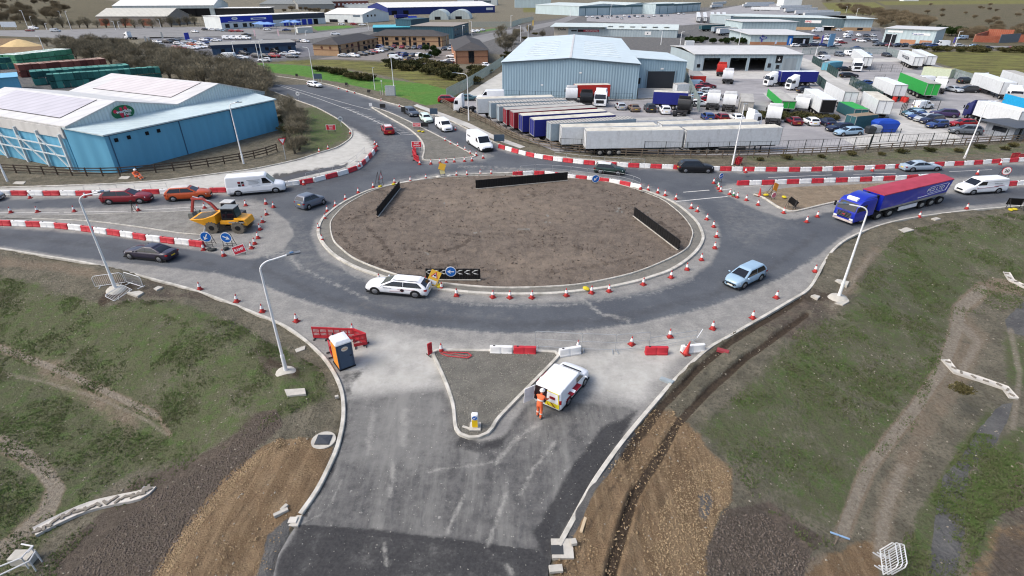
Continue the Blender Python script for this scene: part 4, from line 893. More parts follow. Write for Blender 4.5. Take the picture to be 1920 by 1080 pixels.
truck_wheels(t,(1.35,),2.4); truck_wheels(t,(-4.1,-5.35,-6.55),2.44)
for sd in(1,-1):
    g=MB(); y=sd*(w*.995+.02)
    nose=1 if sd>0 else -1
    g.bar((-6.6,y,2.98),(-4.3,y,2.9),.02,.08,0,(0,1,0)); g.bar((-6.8,y,2.9),(-6.6,y,2.0),.02,.08,0,(0,1,0)); g.bar((-6.6,y,2.0),(-3.0,y,1.78),.02,.1,0,(0,1,0)); g.build('logo_stripe',WH,bd)
    text_mesh('PCS LTD','lettering',WH,bd,(-5.1,sd*(w*.995+.02),2.5),(R(90),0,R(180) if sd>0 else 0),.62,.004,.25,2.3)
    g=MB(); g.bar((-6.2,y,2.15),(-4.2,y,2.08),.02,.06,0,(0,1,0)); g.build('small_lettering',WH,bd)
a=on_h(1746,375,0); c=on_h(1576,418,0); v=c-a; h=math.atan2(v.y,v.x); s1,s2=fit(h); tl=v.length/11.4
t.location=a+v*(6.95/11.4); t.rotation_euler=(0,0,h); t.scale=(tl,s2*1.02,.80)
# ================================================================= ROADWORKS FURNITURE
CR=mat('cone_red',(194,64,60),.55,var=.1); CWH=mat('cone_sleeve_white',(232,232,230),.45,var=.06); CBK=mat('cone_base_red_dirty',(150,46,44),.8,var=.3); CGR=mat('cone_green',(30,140,96),.55); BR=mat('barrier_red',(190,50,60),.5,var=.12,scale=1.5,grime=.15); BW=mat('barrier_white',(228,228,226),.5,var=.1,scale=1.5,grime=.3)
GALV=mat('galvanised_steel',(176,180,182),.5,.35,var=.14); POLE=mat('lamp_column_grey',(240,241,241),.5,var=.06); CON=mat('precast_concrete',(186,182,172),.9,var=.18,scale=3); WOOD=mat('weathered_timber',(118,106,92),.9,var=.3,stretch=(1,1,4)); SBAG=mat('sandbag_yellow',(206,186,48),.9,var=.25); SBW=mat('sandbag_white',(206,202,192),.9,var=.2); FRM=mat('sign_frame_dark',(52,52,54),.6); SGB=mat('sign_blue',(26,104,190),.35,var=.05); SGR=mat('sign_red',(206,40,56),.4,var=.06); SGW=mat('sign_white',(236,236,234),.4,var=.04); SGY=mat('sign_amber',(240,190,70),.4,var=.06); SGK=mat('sign_black',(22,22,24),.5)
def make_cone(m):
    t=thing('traffic_cone','x','traffic cone')
    b=MB(); b.box((0,0,.035),(.46,.46,.07)); b.lathe([(.2,.07),(.165,.1)],12,0); b.build('base',CBK,t,bevel=.02)
    b=MB(); b.lathe([(.165,.08),(.155,.20),(.03,.74),(.0,.75)],14); b.build('cone_body',m,t,smooth=40)
    b=MB(); b.lathe([(.1385,.32),(.075,.585)],14); b.build('sleeve',CWH,t,smooth=40); return t
CONE0=make_cone(CR); CONE0G=make_cone(CGR); CN0={'r':[CONE0,0],'g':[CONE0G,0]}
def cones(pts,where,green=()):
    for i,q in enumerate(pts):
        z=0 if len(q)<3 else q[2]; p=on_h(q[0],q[1],z)
        key='g' if i in green else 'r'; src=CN0[key]
        lab=('green and white cone, ' if key=='g' else 'red and white cone, ')+ordn(i)+' '+where
        if src[1]==0: o=src[0]; src[1]=1
        else: o=dup(src[0])
        o.location=p; o.rotation_euler=(R(rng.uniform(-3,3)),R(rng.uniform(-3,3)),rng.uniform(0,6.28)); o.scale=(.88,.88,.92)
        tag(o,lab,'traffic cone','red and white traffic cones' if key=='r' else 'green traffic cones')
cones([(740,344),(770,341),(799,336),(856,330),(876,329),(901,327),(921,327),(971,328)],'along the far island kerb from the sandbagged frame')
cones([(700,352),(672,362),(648,375),(629,387),(614,397),(610,411),(598,430),(605,452)],'down the left rim of the island from the slatted board')
cones([(712,527),(799,532),(828,543),(856,555),(924,558),(956,559),(997,559),(1062,555),(1109,550),(1142,547),(1206,534),(1258,521),(1288,506),(1315,488),(1340,466)],'along the near island kerb from the white estate car')
cones([(1215,357),(1233,362),(1247,367),(1267,374),(1296,391),(1307,397),(1325,412),(1338,426),(1343,445)],'round the right rim of the island from the arrow barrier')
cones([(1338,344),(1346,350),(1347,355),(1351,359.5),(1368,365),(1375,368),(1382,371),(1399,376),(1421,385),(1469,400),(1512,417),(1532,407)],'leading from the small blue sign to the tipper lorry',green=(1,5))
cones([(1528,510),(1455,559),(1411,597),(1336,617),(1256,632),(1184,646),(1083,654)],'down the lower right kerb towards the closed junction')
cones([(1723,408),(1812,392),(1832,327)],'beside the approach lane of the white panel van')
cones([(375,543),(444,566),(492,585),(556,603),(662,622),(828,660)],'along the lower left kerb towards the toilet cabin')
cones([(461,386),(499,383),(513,389),(500,403),(493,417),(488,431),(484,447),(478,458),(472,466),(420,480),(382,469)],'round the digger pen from the white van')
cones([(21,399),(71,398),(140,397),(260,395),(384,391)],'beside the queueing lane from the left edge')
cones([(599,286),(615,280),(657,251),(703,271),(707,275),(674,312,.5),(570,347,.5)],'round the pale corner near the give way sign')
cones([(787,309),(808,308),(825,306),(837,305),(852,304),(871,303),(885,302),(906,297),(893,292),(882,289),(872,282),(858,275),(845,271),(835,265)],'round the northern splitter island from its barriers')
cones([(635,167),(651,172),(665,175),(715,189),(749,200),(854,244)],'along the far verge from the lone white car')
cones([(57,372,.5),(160,370,.5),(1635,321,.5),(1875,309,.5),(1201,355,.5),(1118,312,.5),(1398,324,.5)],'standing on top of the water barriers from the left')
# blown-over plain cone
for pt,rz,tilt,lb in(((1285,664),20,12,'plain red cone leaning against the white barrier'),((1424,368),90,8,'plain red cone tip behind the eastern splitter kerb')):
    t=thing('traffic_cone',lb,'traffic cone',on_h(*pt,.02),R(rz)); t.rotation_euler=(0,R(tilt),R(rz)); b=MB(); b.box((0,0,.035),(.5,.5,.07)); b.build('base',CBK,t); b=MB(); b.lathe([(.19,.06),(.16,.2),(.03,.95),(0,.97)],12); b.build('cone_body',CR,t,smooth=40)
# ---- water filled barriers
def barrier_mesh():
    b=MB(); L=1.0
    pr=[(-.2,0),(.2,0),(.2,.1),(.15,.17),(.12,.5),(.09,.53),(-.09,.53),(-.12,.5),(-.15,.17),(-.2,.1)]
    b.loft([[(x,y*s_,z) for y,z in pr] for x,s_ in((-.48,.8),(-.44,1),(-.05,1),(-.03,.88),(.03,.88),(.05,1),(.44,1),(.48,.8))])
    return b
BARM={}
for k,m in(('red',BR),('white',BW)):
    o=barrier_mesh().build('water_barrier',m,smooth=35,bevel=.012); BARM[k]=o.data; bpy.data.objects.remove(o)
CAPM=mat('filler_cap',(40,40,42),.7)
cb=MB(); cb.cyl((-.3,0,.52),(-.3,0,.555),.05,.05,8); o=cb.build('filler_cap',CAPM); CAPD=o.data; bpy.data.objects.remove(o)
def barrier(cl,a,b_,label,z=0):
    v=b_-a; h=math.atan2(v.y,v.x)
    o=bpy.data.objects.new('water_barrier',BARM[cl]); COL.objects.link(o); o.location=(a+b_)/2; o.rotation_euler=(0,0,h); o.scale=(v.length/1.0,1.05,1.02)
    tag(o,label,'barrier','red and white water filled barriers')
    c=bpy.data.objects.new('filler_cap',CAPD); COL.objects.link(c); c.parent=o; return o
def run(px,step,where,start=0):
    P=[Vector((*q,0)) for q in px2(catmull(px,False,8))]; D=[0]
    for a,b_ in zip(P[:-1],P[1:]): D.append(D[-1]+(b_-a).length)
    n=max(1,round(D[-1]/step)); X=np.interp(np.linspace(0,D[-1],n+1),D,[p.x for p in P]); Y=np.interp(np.linspace(0,D[-1],n+1),D,[p.y for p in P])
    cnt={}
    for i in range(n):
        cl=('red','white')[(i+start)%2]; k=cnt.get(cl,0); cnt[cl]=k+1
        a=Vector((X[i],Y[i],0)); b_=Vector((X[i+1],Y[i+1],0)); sh=rng.normal(0,.025,2)
        barrier(cl,a+Vector((*sh,0)),b_+Vector((*rng.normal(0,.02,2),0)),ordn(k)+' '+cl+' water barrier from the left '+where)
run([(-70,367),(0,366),(190,366),(300,363),(425,360)],1.85,'in the row behind the queueing cars',1)
run([(480,353),(555,347),(602,338),(665,320),(690,299),(706,281)],1.62,'in the curve right of the white van',1)
run([(-60,420),(0,422),(82,425),(137,430),(212,440),(287,451),(385,463)],1.62,'in the row along the lower left road')
run([(935,277),(963,285),(997,294),(1032,300),(1070,305),(1112,309),(1157,312),(1200,314),(1247,316),(1300,318),(1360,320),(1440,321),(1515,321),(1590,319),(1665,316),(1740,312),(1815,309),(1890,304),(1990,298)],1.45,'in the long row below the lorry yard fence')
run([(1380,347),(1460,345),(1552,342),(1640,339),(1705,336),(1760,333)],1.55,'in the median row behind the tipper lorry')
run([(1862,350),(1885,348.5),(1925,346)],1.5,'beside the white panel van',1)
run([(960,330),(1005,328),(1035,330),(1065,335),(1110,339),(1160,346),(1202,355)],1.42,'round the island top behind the slatted board')
for cl,a,b_,lb in(('white',(918,661),(962,662),'white water barrier lying at the top of the triangular island'),('red',(962,662),(1006,663),'single red water barrier at the top of the triangular island'),('white',(1047,668),(1089,661),'white water barrier skewed across the closed entry'),('red',(1208,663),(1252,663),'red water barrier standing alone in the closed entry'),('white',(1275,661),(1320,657),'white water barrier behind the leaning plain cone')):
    barrier(cl,on_h(*a,0),on_h(*b_,0),lb)
# ---- plastic pedestrian barriers (slotted red panels)
def slot_panel(name='slotted_barrier'):
    t=thing(name,'x','barrier'); b=MB(); L=1.9
    b.box((0,0,.92),(L,.06,.16)); b.box((0,0,.2),(L,.05,.22)); 
    for x in(-L/2+.04,-.05,.05,L/2-.04): b.box((x,0,.56),(.07,.05,.62))
    for i in range(12): 
        x=-L/2+.15+i*(L-.3)/11; b.box((x,0,.56),(.05,.035,.6))
    b.box((0,0,.56),(L,.03,.05)); b.build('panel',BR,t)
    b=MB()
    for x in(-.75,.75): b.box((x,0,.045),(.16,.5,.09))
    b.build('foot',mat('barrier_foot',(60,60,62),.8),t); return t
SP0=slot_panel(); spn=[0]
def spanel(a,b_,label,z=0,tilt=0):
    a=on_h(*a,z); b_=on_h(*b_,z); v=b_-a
    o=SP0 if spn[0]==0 else dup(SP0); spn[0]+=1
    o.location=(a+b_)/2; o.rotation_euler=(R(tilt),0,math.atan2(v.y,v.x)); o.scale=(v.length/1.9,1,.95); return tag(o,label,'barrier','red slotted pedestrian barriers')
spanel((588,635),(616,636),'red slotted barrier at the left end of the pen by the toilet cabin'); spanel((616,636),(641,637.5),'second red slotted barrier of the pen, behind the toilet cabin'); spanel((641,637.5),(667,638),'third red slotted barrier of the pen, ending at its corner'); spanel((667,638),(689,647),'short red slotted barrier closing the right side of the pen'); spanel((664,652),(689,647.5),'red slotted barrier at the near right of the pen with white tag')
spanel((803,668),(811,664),'red slotted barrier standing edge-on at the triangular island corner')
for i,(a,b_) in enumerate((((775,285),(781,291)),((774,292),(779,300)),((776,300),(786,306)))): spanel(a,b_,ordn(i)+' red slotted barrier down the tip of the northern splitter island',.02)
for i,(a,b_) in enumerate((((1377,309),(1384,306)),((1380,310),(1387,307)),((1383,311),(1390,308)))): spanel(a,b_,ordn(i)+' red slotted barrier in the stack beside the fence lamp column',.06)
spanel((1893,300),(1908,299),'red slotted barrier lying near the right edge by the fence',.05); spanel((1906,302),(1925,300),'second red slotted barrier lying near the right edge',.05)
spanel((619,660),(624,672),'red slotted barrier squeezed behind the toilet cabin',.05)
# fallen red tube frame
t=thing('fallen_frame','red tubular frame lying flat on the triangular island corner','barrier frame',on_h(855,666,.12)); b=MB()
pa=[(-.85,.35,0),(.75,.2,.05),(1.0,-.1,.05),(.8,-.35,.05),(-.5,-.1,0),(-1,.2,0)]; b.tube([Vector(q) for q in pa],.03); b.tube([Vector((-.9,.3,0)),Vector((.9,-.2,.05))],.02); b.build('tube_frame',BR,t)
# ---- grey tubular guard rails
def rail_panel(name,label,a,b_,h,z=0,bars=0,mid=True,m=GALV,r=.022,group='grey tubular guard rails'):
    a=on_h(*a,z); b_=on_h(*b_,z); v=b_-a; L=v.length
    t=thing(name,label,'guard rail',a,math.atan2(v.y,v.x),group); b=MB()
    b.tube([Vector(q) for q in((0,0,.02),(0,0,h-.08),(.08,0,h),(L-.08,0,h),(L,0,h-.08),(L,0,.02))],r,6); b.tube([Vector((0,0,.18)),Vector((L,0,.18))],r*.8,6); b.build('frame',m,t)
    if mid: b=MB(); b.tube([Vector((0,0,h*.55)),Vector((L,0,h*.55))],r*.8,6); b.build('mid_rail',m,t)
    if bars:
        b=MB()
        for i in range(bars): x=L*(i+1)/(bars+1); b.cyl((x,0,.18),(x,0,h),r*.5,r*.5,5)
        b.build('infill_bars',m,t)
    b=MB(); 
    for x in(.15,L-.15): b.bar((x,-.28,.03),(x,.28,.03),.05,.05)
    b.build('foot',m,t); return t
fence=[(1003,653),(1090,658),(1153,660),(1216,655),(1304,640)]
for i,(a,b_) in enumerate(zip(fence[:-1],fence[1:])): rail_panel('mesh_fence_panel',ordn(i)+' tall thin wire fence panel from the left across the closed entry',a,b_,1.35 if i<3 else .9,0,0,True,GALV,.018,'wire fence panels')
FX=[(1040,298),(1062,301),(1085,303.5),(1108,305.5),(1133,307.5),(1158,309),(1183,310.5),(1208,311.5)]
for i,(a,b_) in enumerate(zip(FX[:-1],FX[1:])): rail_panel('guard_rail',ordn(i)+' grey guard rail from the left behind the barriers below the white trailers',a,b_,.95,.06,0,True,GALV,.022)
FX=[(1387,316.5),(1420,317.5),(1455,317.5),(1490,317),(1525,316.5),(1560,315.5),(1595,314.5),(1630,313),(1665,311.5),(1700,310),(1735,308),(1770,306),(1805,303.5),(1840,301)]
for i,(a,b_) in enumerate(zip(FX[:-1],FX[1:])): rail_panel('guard_rail',ordn(i)+' rusty guard rail from the left behind the barriers below the yard gate',a,b_,.95,.06,0,True,mat('rusty_rail',(150,128,108),.8,var=.25),.022)
FX=[(975,326),(1004,323),(1036,324),(1070,327),(1100,331),(1130,335),(1160,339),(1186,345),(1199,351)]
for i,(a,b_) in enumerate(zip(FX[:-1],FX[1:])): rail_panel('guard_rail',ordn(i)+' white guard rail from the left along the island top',a,b_,1.0,.03,0,True,GALV,.016)
FX=[(160,362),(190,361.5),(222,360.5),(255,359.5),(285,358.5),(315,357)]
for i,(a,b_) in enumerate(zip(FX[:-1],FX[1:])): rail_panel('guard_rail',ordn(i)+' thin guard rail from the left behind the maroon car',a,b_,.9,.0,0,True,GALV,.018)
FX=[(575,338),(600,332),(625,325),(650,317),(670,303),(685,288)]
for i,(a,b_) in enumerate(zip(FX[:-1],FX[1:])): rail_panel('guard_rail',ordn(i)+' thin guard rail from the left inside the barrier curve',a,b_,.9,.0,0,True,GALV,.018)
# ---- galvanised crowd barriers with vertical bars
def crowd(label,a,b_,lean=0,flat=0,lift=0):
    A=at(*a);B=at(*b_); v=B-A; L=v.length
    t=thing('crowd_barrier',label,'crowd barrier',A+Vector((0,0,.02+lift)),math.atan2(v.y,v.x),'galvanised crowd barriers'); t.rotation_euler=(R(lean),-math.asin(max(-1,min(1,v.z/max(L,.1)))),math.atan2(v.y,v.x))
    m=mat('galvanised_white',(214,216,216),.45,.2); b=MB(); h=1.0
    b.tube([Vector(q) for q in((0,0,.12),(0,0,h-.15),(.15,0,h),(L-.15,0,h),(L,0,h-.15),(L,0,.12),(0,0,.12))],.026,6); b.build('frame',m,t)
    b=MB(); n=int(L/.13)
    for i in range(n): x=L*(i+1)/(n+1); b.cyl((x,0,.12),(x,0,h),.009,.009,5)
    b.build('infill_bars',m,t); b=MB()
    for x in(.3,L-.3): b.bar((x,-.3,.03),(x,.3,.03),.045,.045); b.bar((x,0,.03),(x,0,.15),.04,.04,0,(0,1,0))
    b.build('foot',m,t); return t
crowd('galvanised crowd barrier standing behind the lamp column base on the left verge',(180,540),(236,532)); crowd('galvanised crowd barrier angled beside the left verge lamp column',(238,531),(270,541)); crowd('galvanised crowd barrier toppled beside the concrete slab',(217,566),(250,545),-68)
for i,(a,b_) in enumerate((((1652,1080),(1646,1034)),((1660,1080),(1654,1034)),((1668,1080),(1662,1036)))): crowd(('outer left','middle','outer right')[i]+' crowd barrier of the three stacked by the ditch',a,b_,22)
# ---- lamp columns
def lamp(label,base,top,side,arm=1.5,h=None,straight=False,z=None,r=.09,cat='lamp post'):
    p=at(*base) if z is None else on_h(*base,z); H_=(hgt(p,top) if h is None else h+p.z)-p.z
    t=thing('lamp_column',label,cat,p); a=R(side)
    b=MB(); b.cyl((0,0,0),(0,0,1.3),r*1.35,r*1.3,12); b.cyl((0,0,1.3),(0,0,H_-.5 if not straight else H_),r,r*.62,12); b.build('column',POLE,t,smooth=40)
    if z is None: b=MB(); b.lathe([(.75,-.15),(.6,.08),(.3,.16),(.12,.18)],14); b.build('footing',CON,t,smooth=50)
    dx,dy=math.cos(a),math.sin(a)
    if not straight:
        b=MB(); pts=[]
        for i in range(9):
            u=i/8; q=u*math.pi/2; pts.append(Vector((dx*arm*.45*(1-math.cos(q)),dy*arm*.45*(1-math.cos(q)),H_-.5+.5*math.sin(q))))
        pts.append(Vector((dx*arm,dy*arm,H_+.12))); b.tube(pts,r*.55,8); b.build('bracket_arm',POLE,t,smooth=60)
        b=MB(); c=Vector((dx*(arm+.25),dy*(arm+.25),H_+.14)); M=Matrix.Translation(c)@Matrix.Rotation(a,4,'Z'); b.box((0,0,0),(.75,.26,.09),0,0,M); b.build('lantern',mat('lantern_grey',(120,124,128),.4,.3),t,bevel=.03)
        b=MB(); b.box((-.1,0,.06),(.2,.16,.06),0,0,M); b.build('photocell',mat('photocell_blue',(70,110,150),.4),t)
    else:
        b=MB(); b.box((.15,0,H_+.02),(.5,.2,.1)); b.build('lantern',GALV,t)
    return t
lamp('tall grey lamp column on the left verge beside the crowd barriers',(217,542),366,12,1.5); lamp('tall grey lamp column on the lower left verge by the toilet cabin',(537,698),492,28,1.6); lamp('tall grey lamp column on the right verge in front of the tipper lorry',(1572,558),388,170,1.5)
lamp('white lamp column beside the blue board sign on the green lawn',(589,153),89,180,1.6,z=.1); lamp('slim camera mast on the lawn next to the grey cabinet',(740,179),108,0,0,straight=True,z=.1); lamp('white lamp column before the first lorry trailers',(879,226),138,180,1.9,z=.1)
lamp('leaning white lamp column by the gatehouse fence',(1808,297),190,10,1.8,z=.06); lamp('white lamp column in front of the long white trailers',(1373,309),195,0,.5,z=.06,straight=True); lamp('white lamp column in front of the blue warehouse wall',(457,307),194,5,1.0,z=.07); lamp('white lamp column cut by the left edge near the blue warehouse',(14,340),238,180,1.2,z=.07); lamp('slim grey pole in the middle of the lawn',(703,168),127,0,0,straight=True,z=.1,r=.06)
# distant lamp columns, too small to show parts
def farpole(label,base,top,arm=1.2,side=0,z=.1):
    p=on_h(*base,z); H_=hgt(p,top)-p.z; b=MB(); b.cyl((0,0,0),(0,0,H_),.13,.09,6); b.bar((0,0,H_),(arm*math.cos(R(side)),arm*math.sin(R(side)),H_+.1),.2,.14); o=b.build('lamp_column',POLE,loc=p); tag(o,label,'lamp post','distant lamp columns')
for i,q in enumerate(sorted((((54,56),20),((62,50),31),((88,56),44),((134,56),21),((115,34),21),((217,56),40),((224,54),41),((302,52),36),((496,130),75),((486,115),79),((441,108),78),((574,68),58),((555,66),43),((691,56),42),((868,70),48),((885,68),40),((958,52),29),((976,78),48),((990,88),47),((1069,32),16),((1144,36),9),((1239,84),58),((1275,86),60),((1385,84),57),((1529,104),88),((1605,30),16),((1586,24),12),((1758,78),58),((1788,92),59),((1665,92),65),((1628,26),22),((83,95),68)))):
    farpole('distant white lamp column, '+ordn(i)+' of those listed round the industrial estate' if 0 else ('thin white lamp column '+('by the far left road' if q[0][0]<150 else 'near the small green roundabout' if q[0][0]<330 else 'by the low blue office' if q[0][0]<600 else 'behind the brick offices' if q[0][0]<1000 else 'behind the grey warehouse' if q[0][0]<1300 else 'by the dealership forecourts')+', '+ordn(i)+' distant one from the left'),q[0],q[1],1.2,0 if i%2 else 180)
# ---- slatted black boards on the island
SLB=NT('black_slats',.55); wv=SLB.n('ShaderNodeTexWave',wave_type='BANDS',bands_direction='X'); SLB.t.links.new(SLB.co,wv.inputs[0]); wv.inputs['Scale'].default_value=2.6; SLB.col(SLB.mix(SLB.mr(wv.outputs[1],.1,.4),C4((10,10,11)),C4((27,27,29)))); SLB.bump(wv.outputs[1],.6,.04); SLB=SLB.m
def board(label,a,b_,top,feet=5):
    A=on_h(*a,.18);B=on_h(*b_,.18); v=B-A; L=v.length; H_=hgt(A,top)-A.z
    t=thing('slatted_board',label,'board',A,math.atan2(v.y,v.x)); b=MB(); n=int(L/.2)
    for i in range(n): b.box((L*(i+.5)/n,0,H_/2),(L/n-.012,.045+.02*(i%2),H_))
    b.build('slats',SLB,t); b=MB(); b.box((L/2,.07,H_*.8),(L,.07,.1)); b.box((L/2,.07,H_*.25),(L,.07,.1)); b.build('rail',SGK,t)
    b=MB(); b.box((L/2,-.05,.02),(L,.14,.06)); b.build('base_strip',CON,t)
    for i in range(feet): b=MB(); b.box((L*(i+.5)/feet,.14,H_*.47),(.09,.09,H_*.94)); b.build('post',SGK,t)
    return t,L,H_
board('plain black slatted board slanting across the island left',(708,406),(750,353),391); board('long black slatted board at the back of the island',(892,354),(1064,338),338,8); board('black slatted board slanting across the island right',(1188,405),(1272,469),388)
t,L,H_=board('black slatted board with white chevrons and blue arrow disc',(799,524),(901,524.5),503.5)
b=MB()
for i in range(6):
    x=(.06,.19,.325,.62,.76,.9)[i]*L; zc=H_*.72; s_=.3
    b.poly([(x-s_*.55,-.06,zc),(x,-.06,zc+s_*.62),(x+.3,-.06,zc+s_*.62),(x-.25,-.06,zc),]); b.poly([(x-s_*.55,-.06,zc),(x-.25,-.06,zc),(x+.3,-.06,zc-s_*.62),(x,-.06,zc-s_*.62)])
b.build('chevron_marking',SGW,t)
def disc(par,name,c,r,m,ring=None,ang=None,arrow=None,n=24,dy=0):
    'round plate in the local XZ plane facing -Y'
    b=MB(); b.cyl((c[0],c[1]+.01,c[2]),(c[0],c[1]-.02,c[2]),r,r,n); o=b.build(name,ring or m,par)
    if ring: b=MB(); b.cyl((c[0],c[1]-.018,c[2]),(c[0],c[1]-.028,c[2]),r*.88,r*.88,n); b.build('face',m,o)
    if ang is not None:
        a=R(ang); M=Matrix.Translation((c[0],c[1]-.034,c[2]))@Matrix.Rotation(-a,4,'Y'); b=MB(); b.add([(-.62*r,0,-.1*r),(.1*r,0,-.1*r),(.1*r,0,.1*r),(-.62*r,0,.1*r)],[(0,1,2,3)],0,M); b.add([(.02*r,0,.42*r),(.68*r,0,0),(.02*r,0,-.42*r),(.12*r,0,0)],[(0,1,2,3)],0,M); b.build('arrow',arrow or SGW,o)
    return o
disc(t,'keep_left_disc',(L*.465,-.08,H_*.78),.44,SGB,SGW,180)
# ---- temporary signs
def aframe(label,base,face,w=1.0,h=.8,legs=.75,cat='road sign',z=0,tilt=10,fw=None,name='temporary_sign'):
    t=thing(name,label,cat,on_h(*base,z),R(face+90)); b=MB()
    H_=legs+h
    for x in(-w*.42,w*.42): b.bar((x,0,0),(x,.12,H_),.035,.035,0,(1,0,0)); b.bar((x,.75,0),(x,.13,H_*.95),.035,.035,0,(1,0,0))
    b.bar((-w*.42,.05,legs*.45),(w*.42,.05,legs*.45),.03,.03); b.bar((-w*.42,.45,legs*.5),(w*.42,.45,legs*.5),.03,.03); b.build('stand',FRM,t); return t
def plate(t,w,h,zc,m,tilt=8,y=-.01,rot=0,border=None,name='sign_plate'):
    b=MB(); M=Matrix.Translation((0,y,zc))@Matrix.Rotation(R(-tilt),4,'X')@Matrix.Rotation(R(rot),4,'Y'); b.box((0,0,0),(w,.03,h),0,0,M); o=b.build(name,border or m,t)
    if border: b=MB(); b.box((0,-.018,0),(w*.92,.012,h*.9),0,0,M); b.build('face',m,o)
    return o,M
def words(t,M,lines,size,m,gap=1.15,width=None):
    for i,tx in enumerate(lines):
        o=text_mesh(tx,'lettering',m,t,(0,0,0),(0,0,0),size,.003,0,width[i] if width else None)
        o.matrix_local=M@Matrix.Translation((0,-.03,((len(lines)-1)/2-i)*size*gap))@Matrix.Rotation(R(90),4,'X')
def bags(label,pts,m,z=0):
    for i,q in enumerate(pts):
        b=MB(); b.ball((0,0,.11),(.34,.22,.13),0,10,6); o=b.build('sandbag',m,smooth=60,loc=on_h(*q,z)); o.rotation_euler=(0,0,rng.uniform(0,3)); tag(o,(ordn(i)+' ' if len(pts)>1 else '')+label,'sandbag','sandbags holding the signs')
t=aframe('blue round arrow sign pointing down left beside the dumper',(391,464),-85,.95,.85,.55); disc(t,'sign_disc',(0,.06,1.02),.5,SGB,SGW,240)
t=aframe('blue round arrow sign pointing right by the RAMP board',(429,466),-88,.95,.85,.6); disc(t,'sign_disc',(0,.06,1.05),.5,SGB,SGW,-28)
t=aframe('red RAMP board on a low frame at the pen corner',(451,478),-75,1.0,.6,.2); o,M=plate(t,1.05,.72,.55,SGR,12,-.03,-14,SGW); words(o,M,['RAMP'],.34,SGW,width=[.8])
bags('dark sandbag at the feet of the arrow signs',[(424,468),(400,470),(393,469)],mat('sandbag_dark',(58,60,60),.9))
t=aframe('tilted amber warning board in front of the chevron board',(815,538),-80,.8,1.0,.25,z=.15); o,M=plate(t,.82,1.15,.85,SGY,14,-.05,28); 
b=MB(); q=[(0,.5),(-.3,.02),(.3,.02)]; b.add([(x,-.022,z) for x,z in q],[(0,1,2)],0,M); b.build('warning_triangle',SGR,o); b=MB(); b.add([(x*.68,-.026,.08+(z-.08)*.7) for x,z in q],[(0,1,2)],0,M); b.build('triangle_face',SGW,o); b=MB(); b.add([(-.06,-.03,.12),(.06,-.03,.12),(.09,-.03,.2),(0,-.03,.3),(-.09,-.03,.2)],[(0,1,2,3,4)],0,M); b.add([(-.33,-.022,-.5),(.33,-.022,-.5),(.33,-.022,-.2),(-.33,-.022,-.2)],[(0,1,2,3)],1,M); b.build('pictogram',[mat('sign_ink',(44,40,70),.5),SGW],o)
bags('yellow sandbag by the tilted amber board',[(790,531),(824,538),(793,533)],SBAG,.12)
t=aframe('red reduce speed board on the grass by the pale corner',(622,250),-80,1.3,.8,.5,z=.1); o,M=plate(t,1.5,.85,.95,SGR,6,-.02,2,SGW); words(o,M,['REDUCE','SPEED','NOW'],.21,SGW)
t=aframe('red board standing at the northern splitter tip',(782,283),-88,1.2,.8,.5,z=.05); o,M=plate(t,1.45,.85,.95,SGR,6,-.02,0,SGW); words(o,M,['RAMP','AHEAD'],.28,SGW)
t=aframe('pink red board at the back of the northern splitter',(782,243),-95,1.2,.7,.5,z=.05); o,M=plate(t,1.35,.62,.8,mat('sign_faded_red',(206,92,100),.5),6,-.02,0,SGW); words(o,M,['ROAD WORKS','AHEAD'],.16,SGW)
for i,(q,f,w,h,lb) in enumerate((((796,242),-100,1.3,.6,'black backed sign beside the pink red board'),((718,206),-100,1.1,.7,'black backed sign with yellow sandbag on the splitter'),((692,177),-110,.8,.6,'black backed sign on the far verge of the north road'),((650,163),-110,.7,.6,'smallest black backed sign far up the north road'),((757,214),-100,.8,.9,'black round backed sign on a post in front of the grey estate'),((1898,391),80,1.5,.75,'wide black backed sign over yellow sandbags on the right verge'),((1484,391),40,1.0,.7,'black backed sign tilted on the eastern splitter island'),((557,146),-110,.7,.6,'black backed sign beside the lone white car'))):
    t=aframe(lb,q,f,w,h,.4,z=.05); plate(t,w,h,.4+h/2,SGK,8,-.02,0 if i!=6 else -25)
bags('yellow sandbag under the wide black sign',[(1894,395),(1901,394)],SBAG,.05); bags('yellow sandbag on the northern splitter island',[(786,247),(793,248)],SBAG,.1); bags('yellow sandbag on the eastern splitter island',[(1436,367),(1470,371)],SBAG,.12); bags('pale sandbag on the island kerb under the yellow sign',[(822,333),(843,331)],SBW,.1)
bags('yellow sandbag under the triangular frame sign',[(713,351),(738,347)],SBAG,.1); bags('lime yellow bag beside the digger bucket',[(374,408)],SBAG,.05); bags('lime yellow bag on the near island paving',[(1099,543)],SBAG,.12)
t=aframe('yellow diversion sign leaning on the far island kerb',(830,331),-80,.7,1.0,.4,z=.1); o,M=plate(t,.8,.8,1.25,SGY,8,-.02,20); o,M=plate(t,.6,.55,.62,mat('sign_cream',(226,216,160),.5),8,-.03,-10)
t=aframe('triangular warning sign on a tall frame by the left slatted board',(716,350),-20,.9,1.0,.9,z=.1); b=MB(); b.add([(-.42,-.02,.95),(.42,-.02,.95),(0,-.0,1.7)],[(0,1,2)],0); b.build('sign_plate',SGR,t); b=MB(); b.add([(-.28,-.035,1.02),(.28,-.035,1.02),(0,-.02,1.55)],[(0,1,2)],0); b.build('face',SGW,t)
t=aframe('orange backed sign on an A-frame at the eastern splitter',(1450,368),-60,.9,.9,.5,z=.1); o,M=plate(t,.75,.8,1.1,mat('sign_orange',(236,150,40),.5),10,-.02,25)
t=aframe('small pink white disc sign low on the eastern splitter',(1449,374),-70,.5,.3,.1,z=.1); disc(t,'sign_disc',(0,0,.5),.32,mat('disc_pink',(216,120,136),.5),SGW)
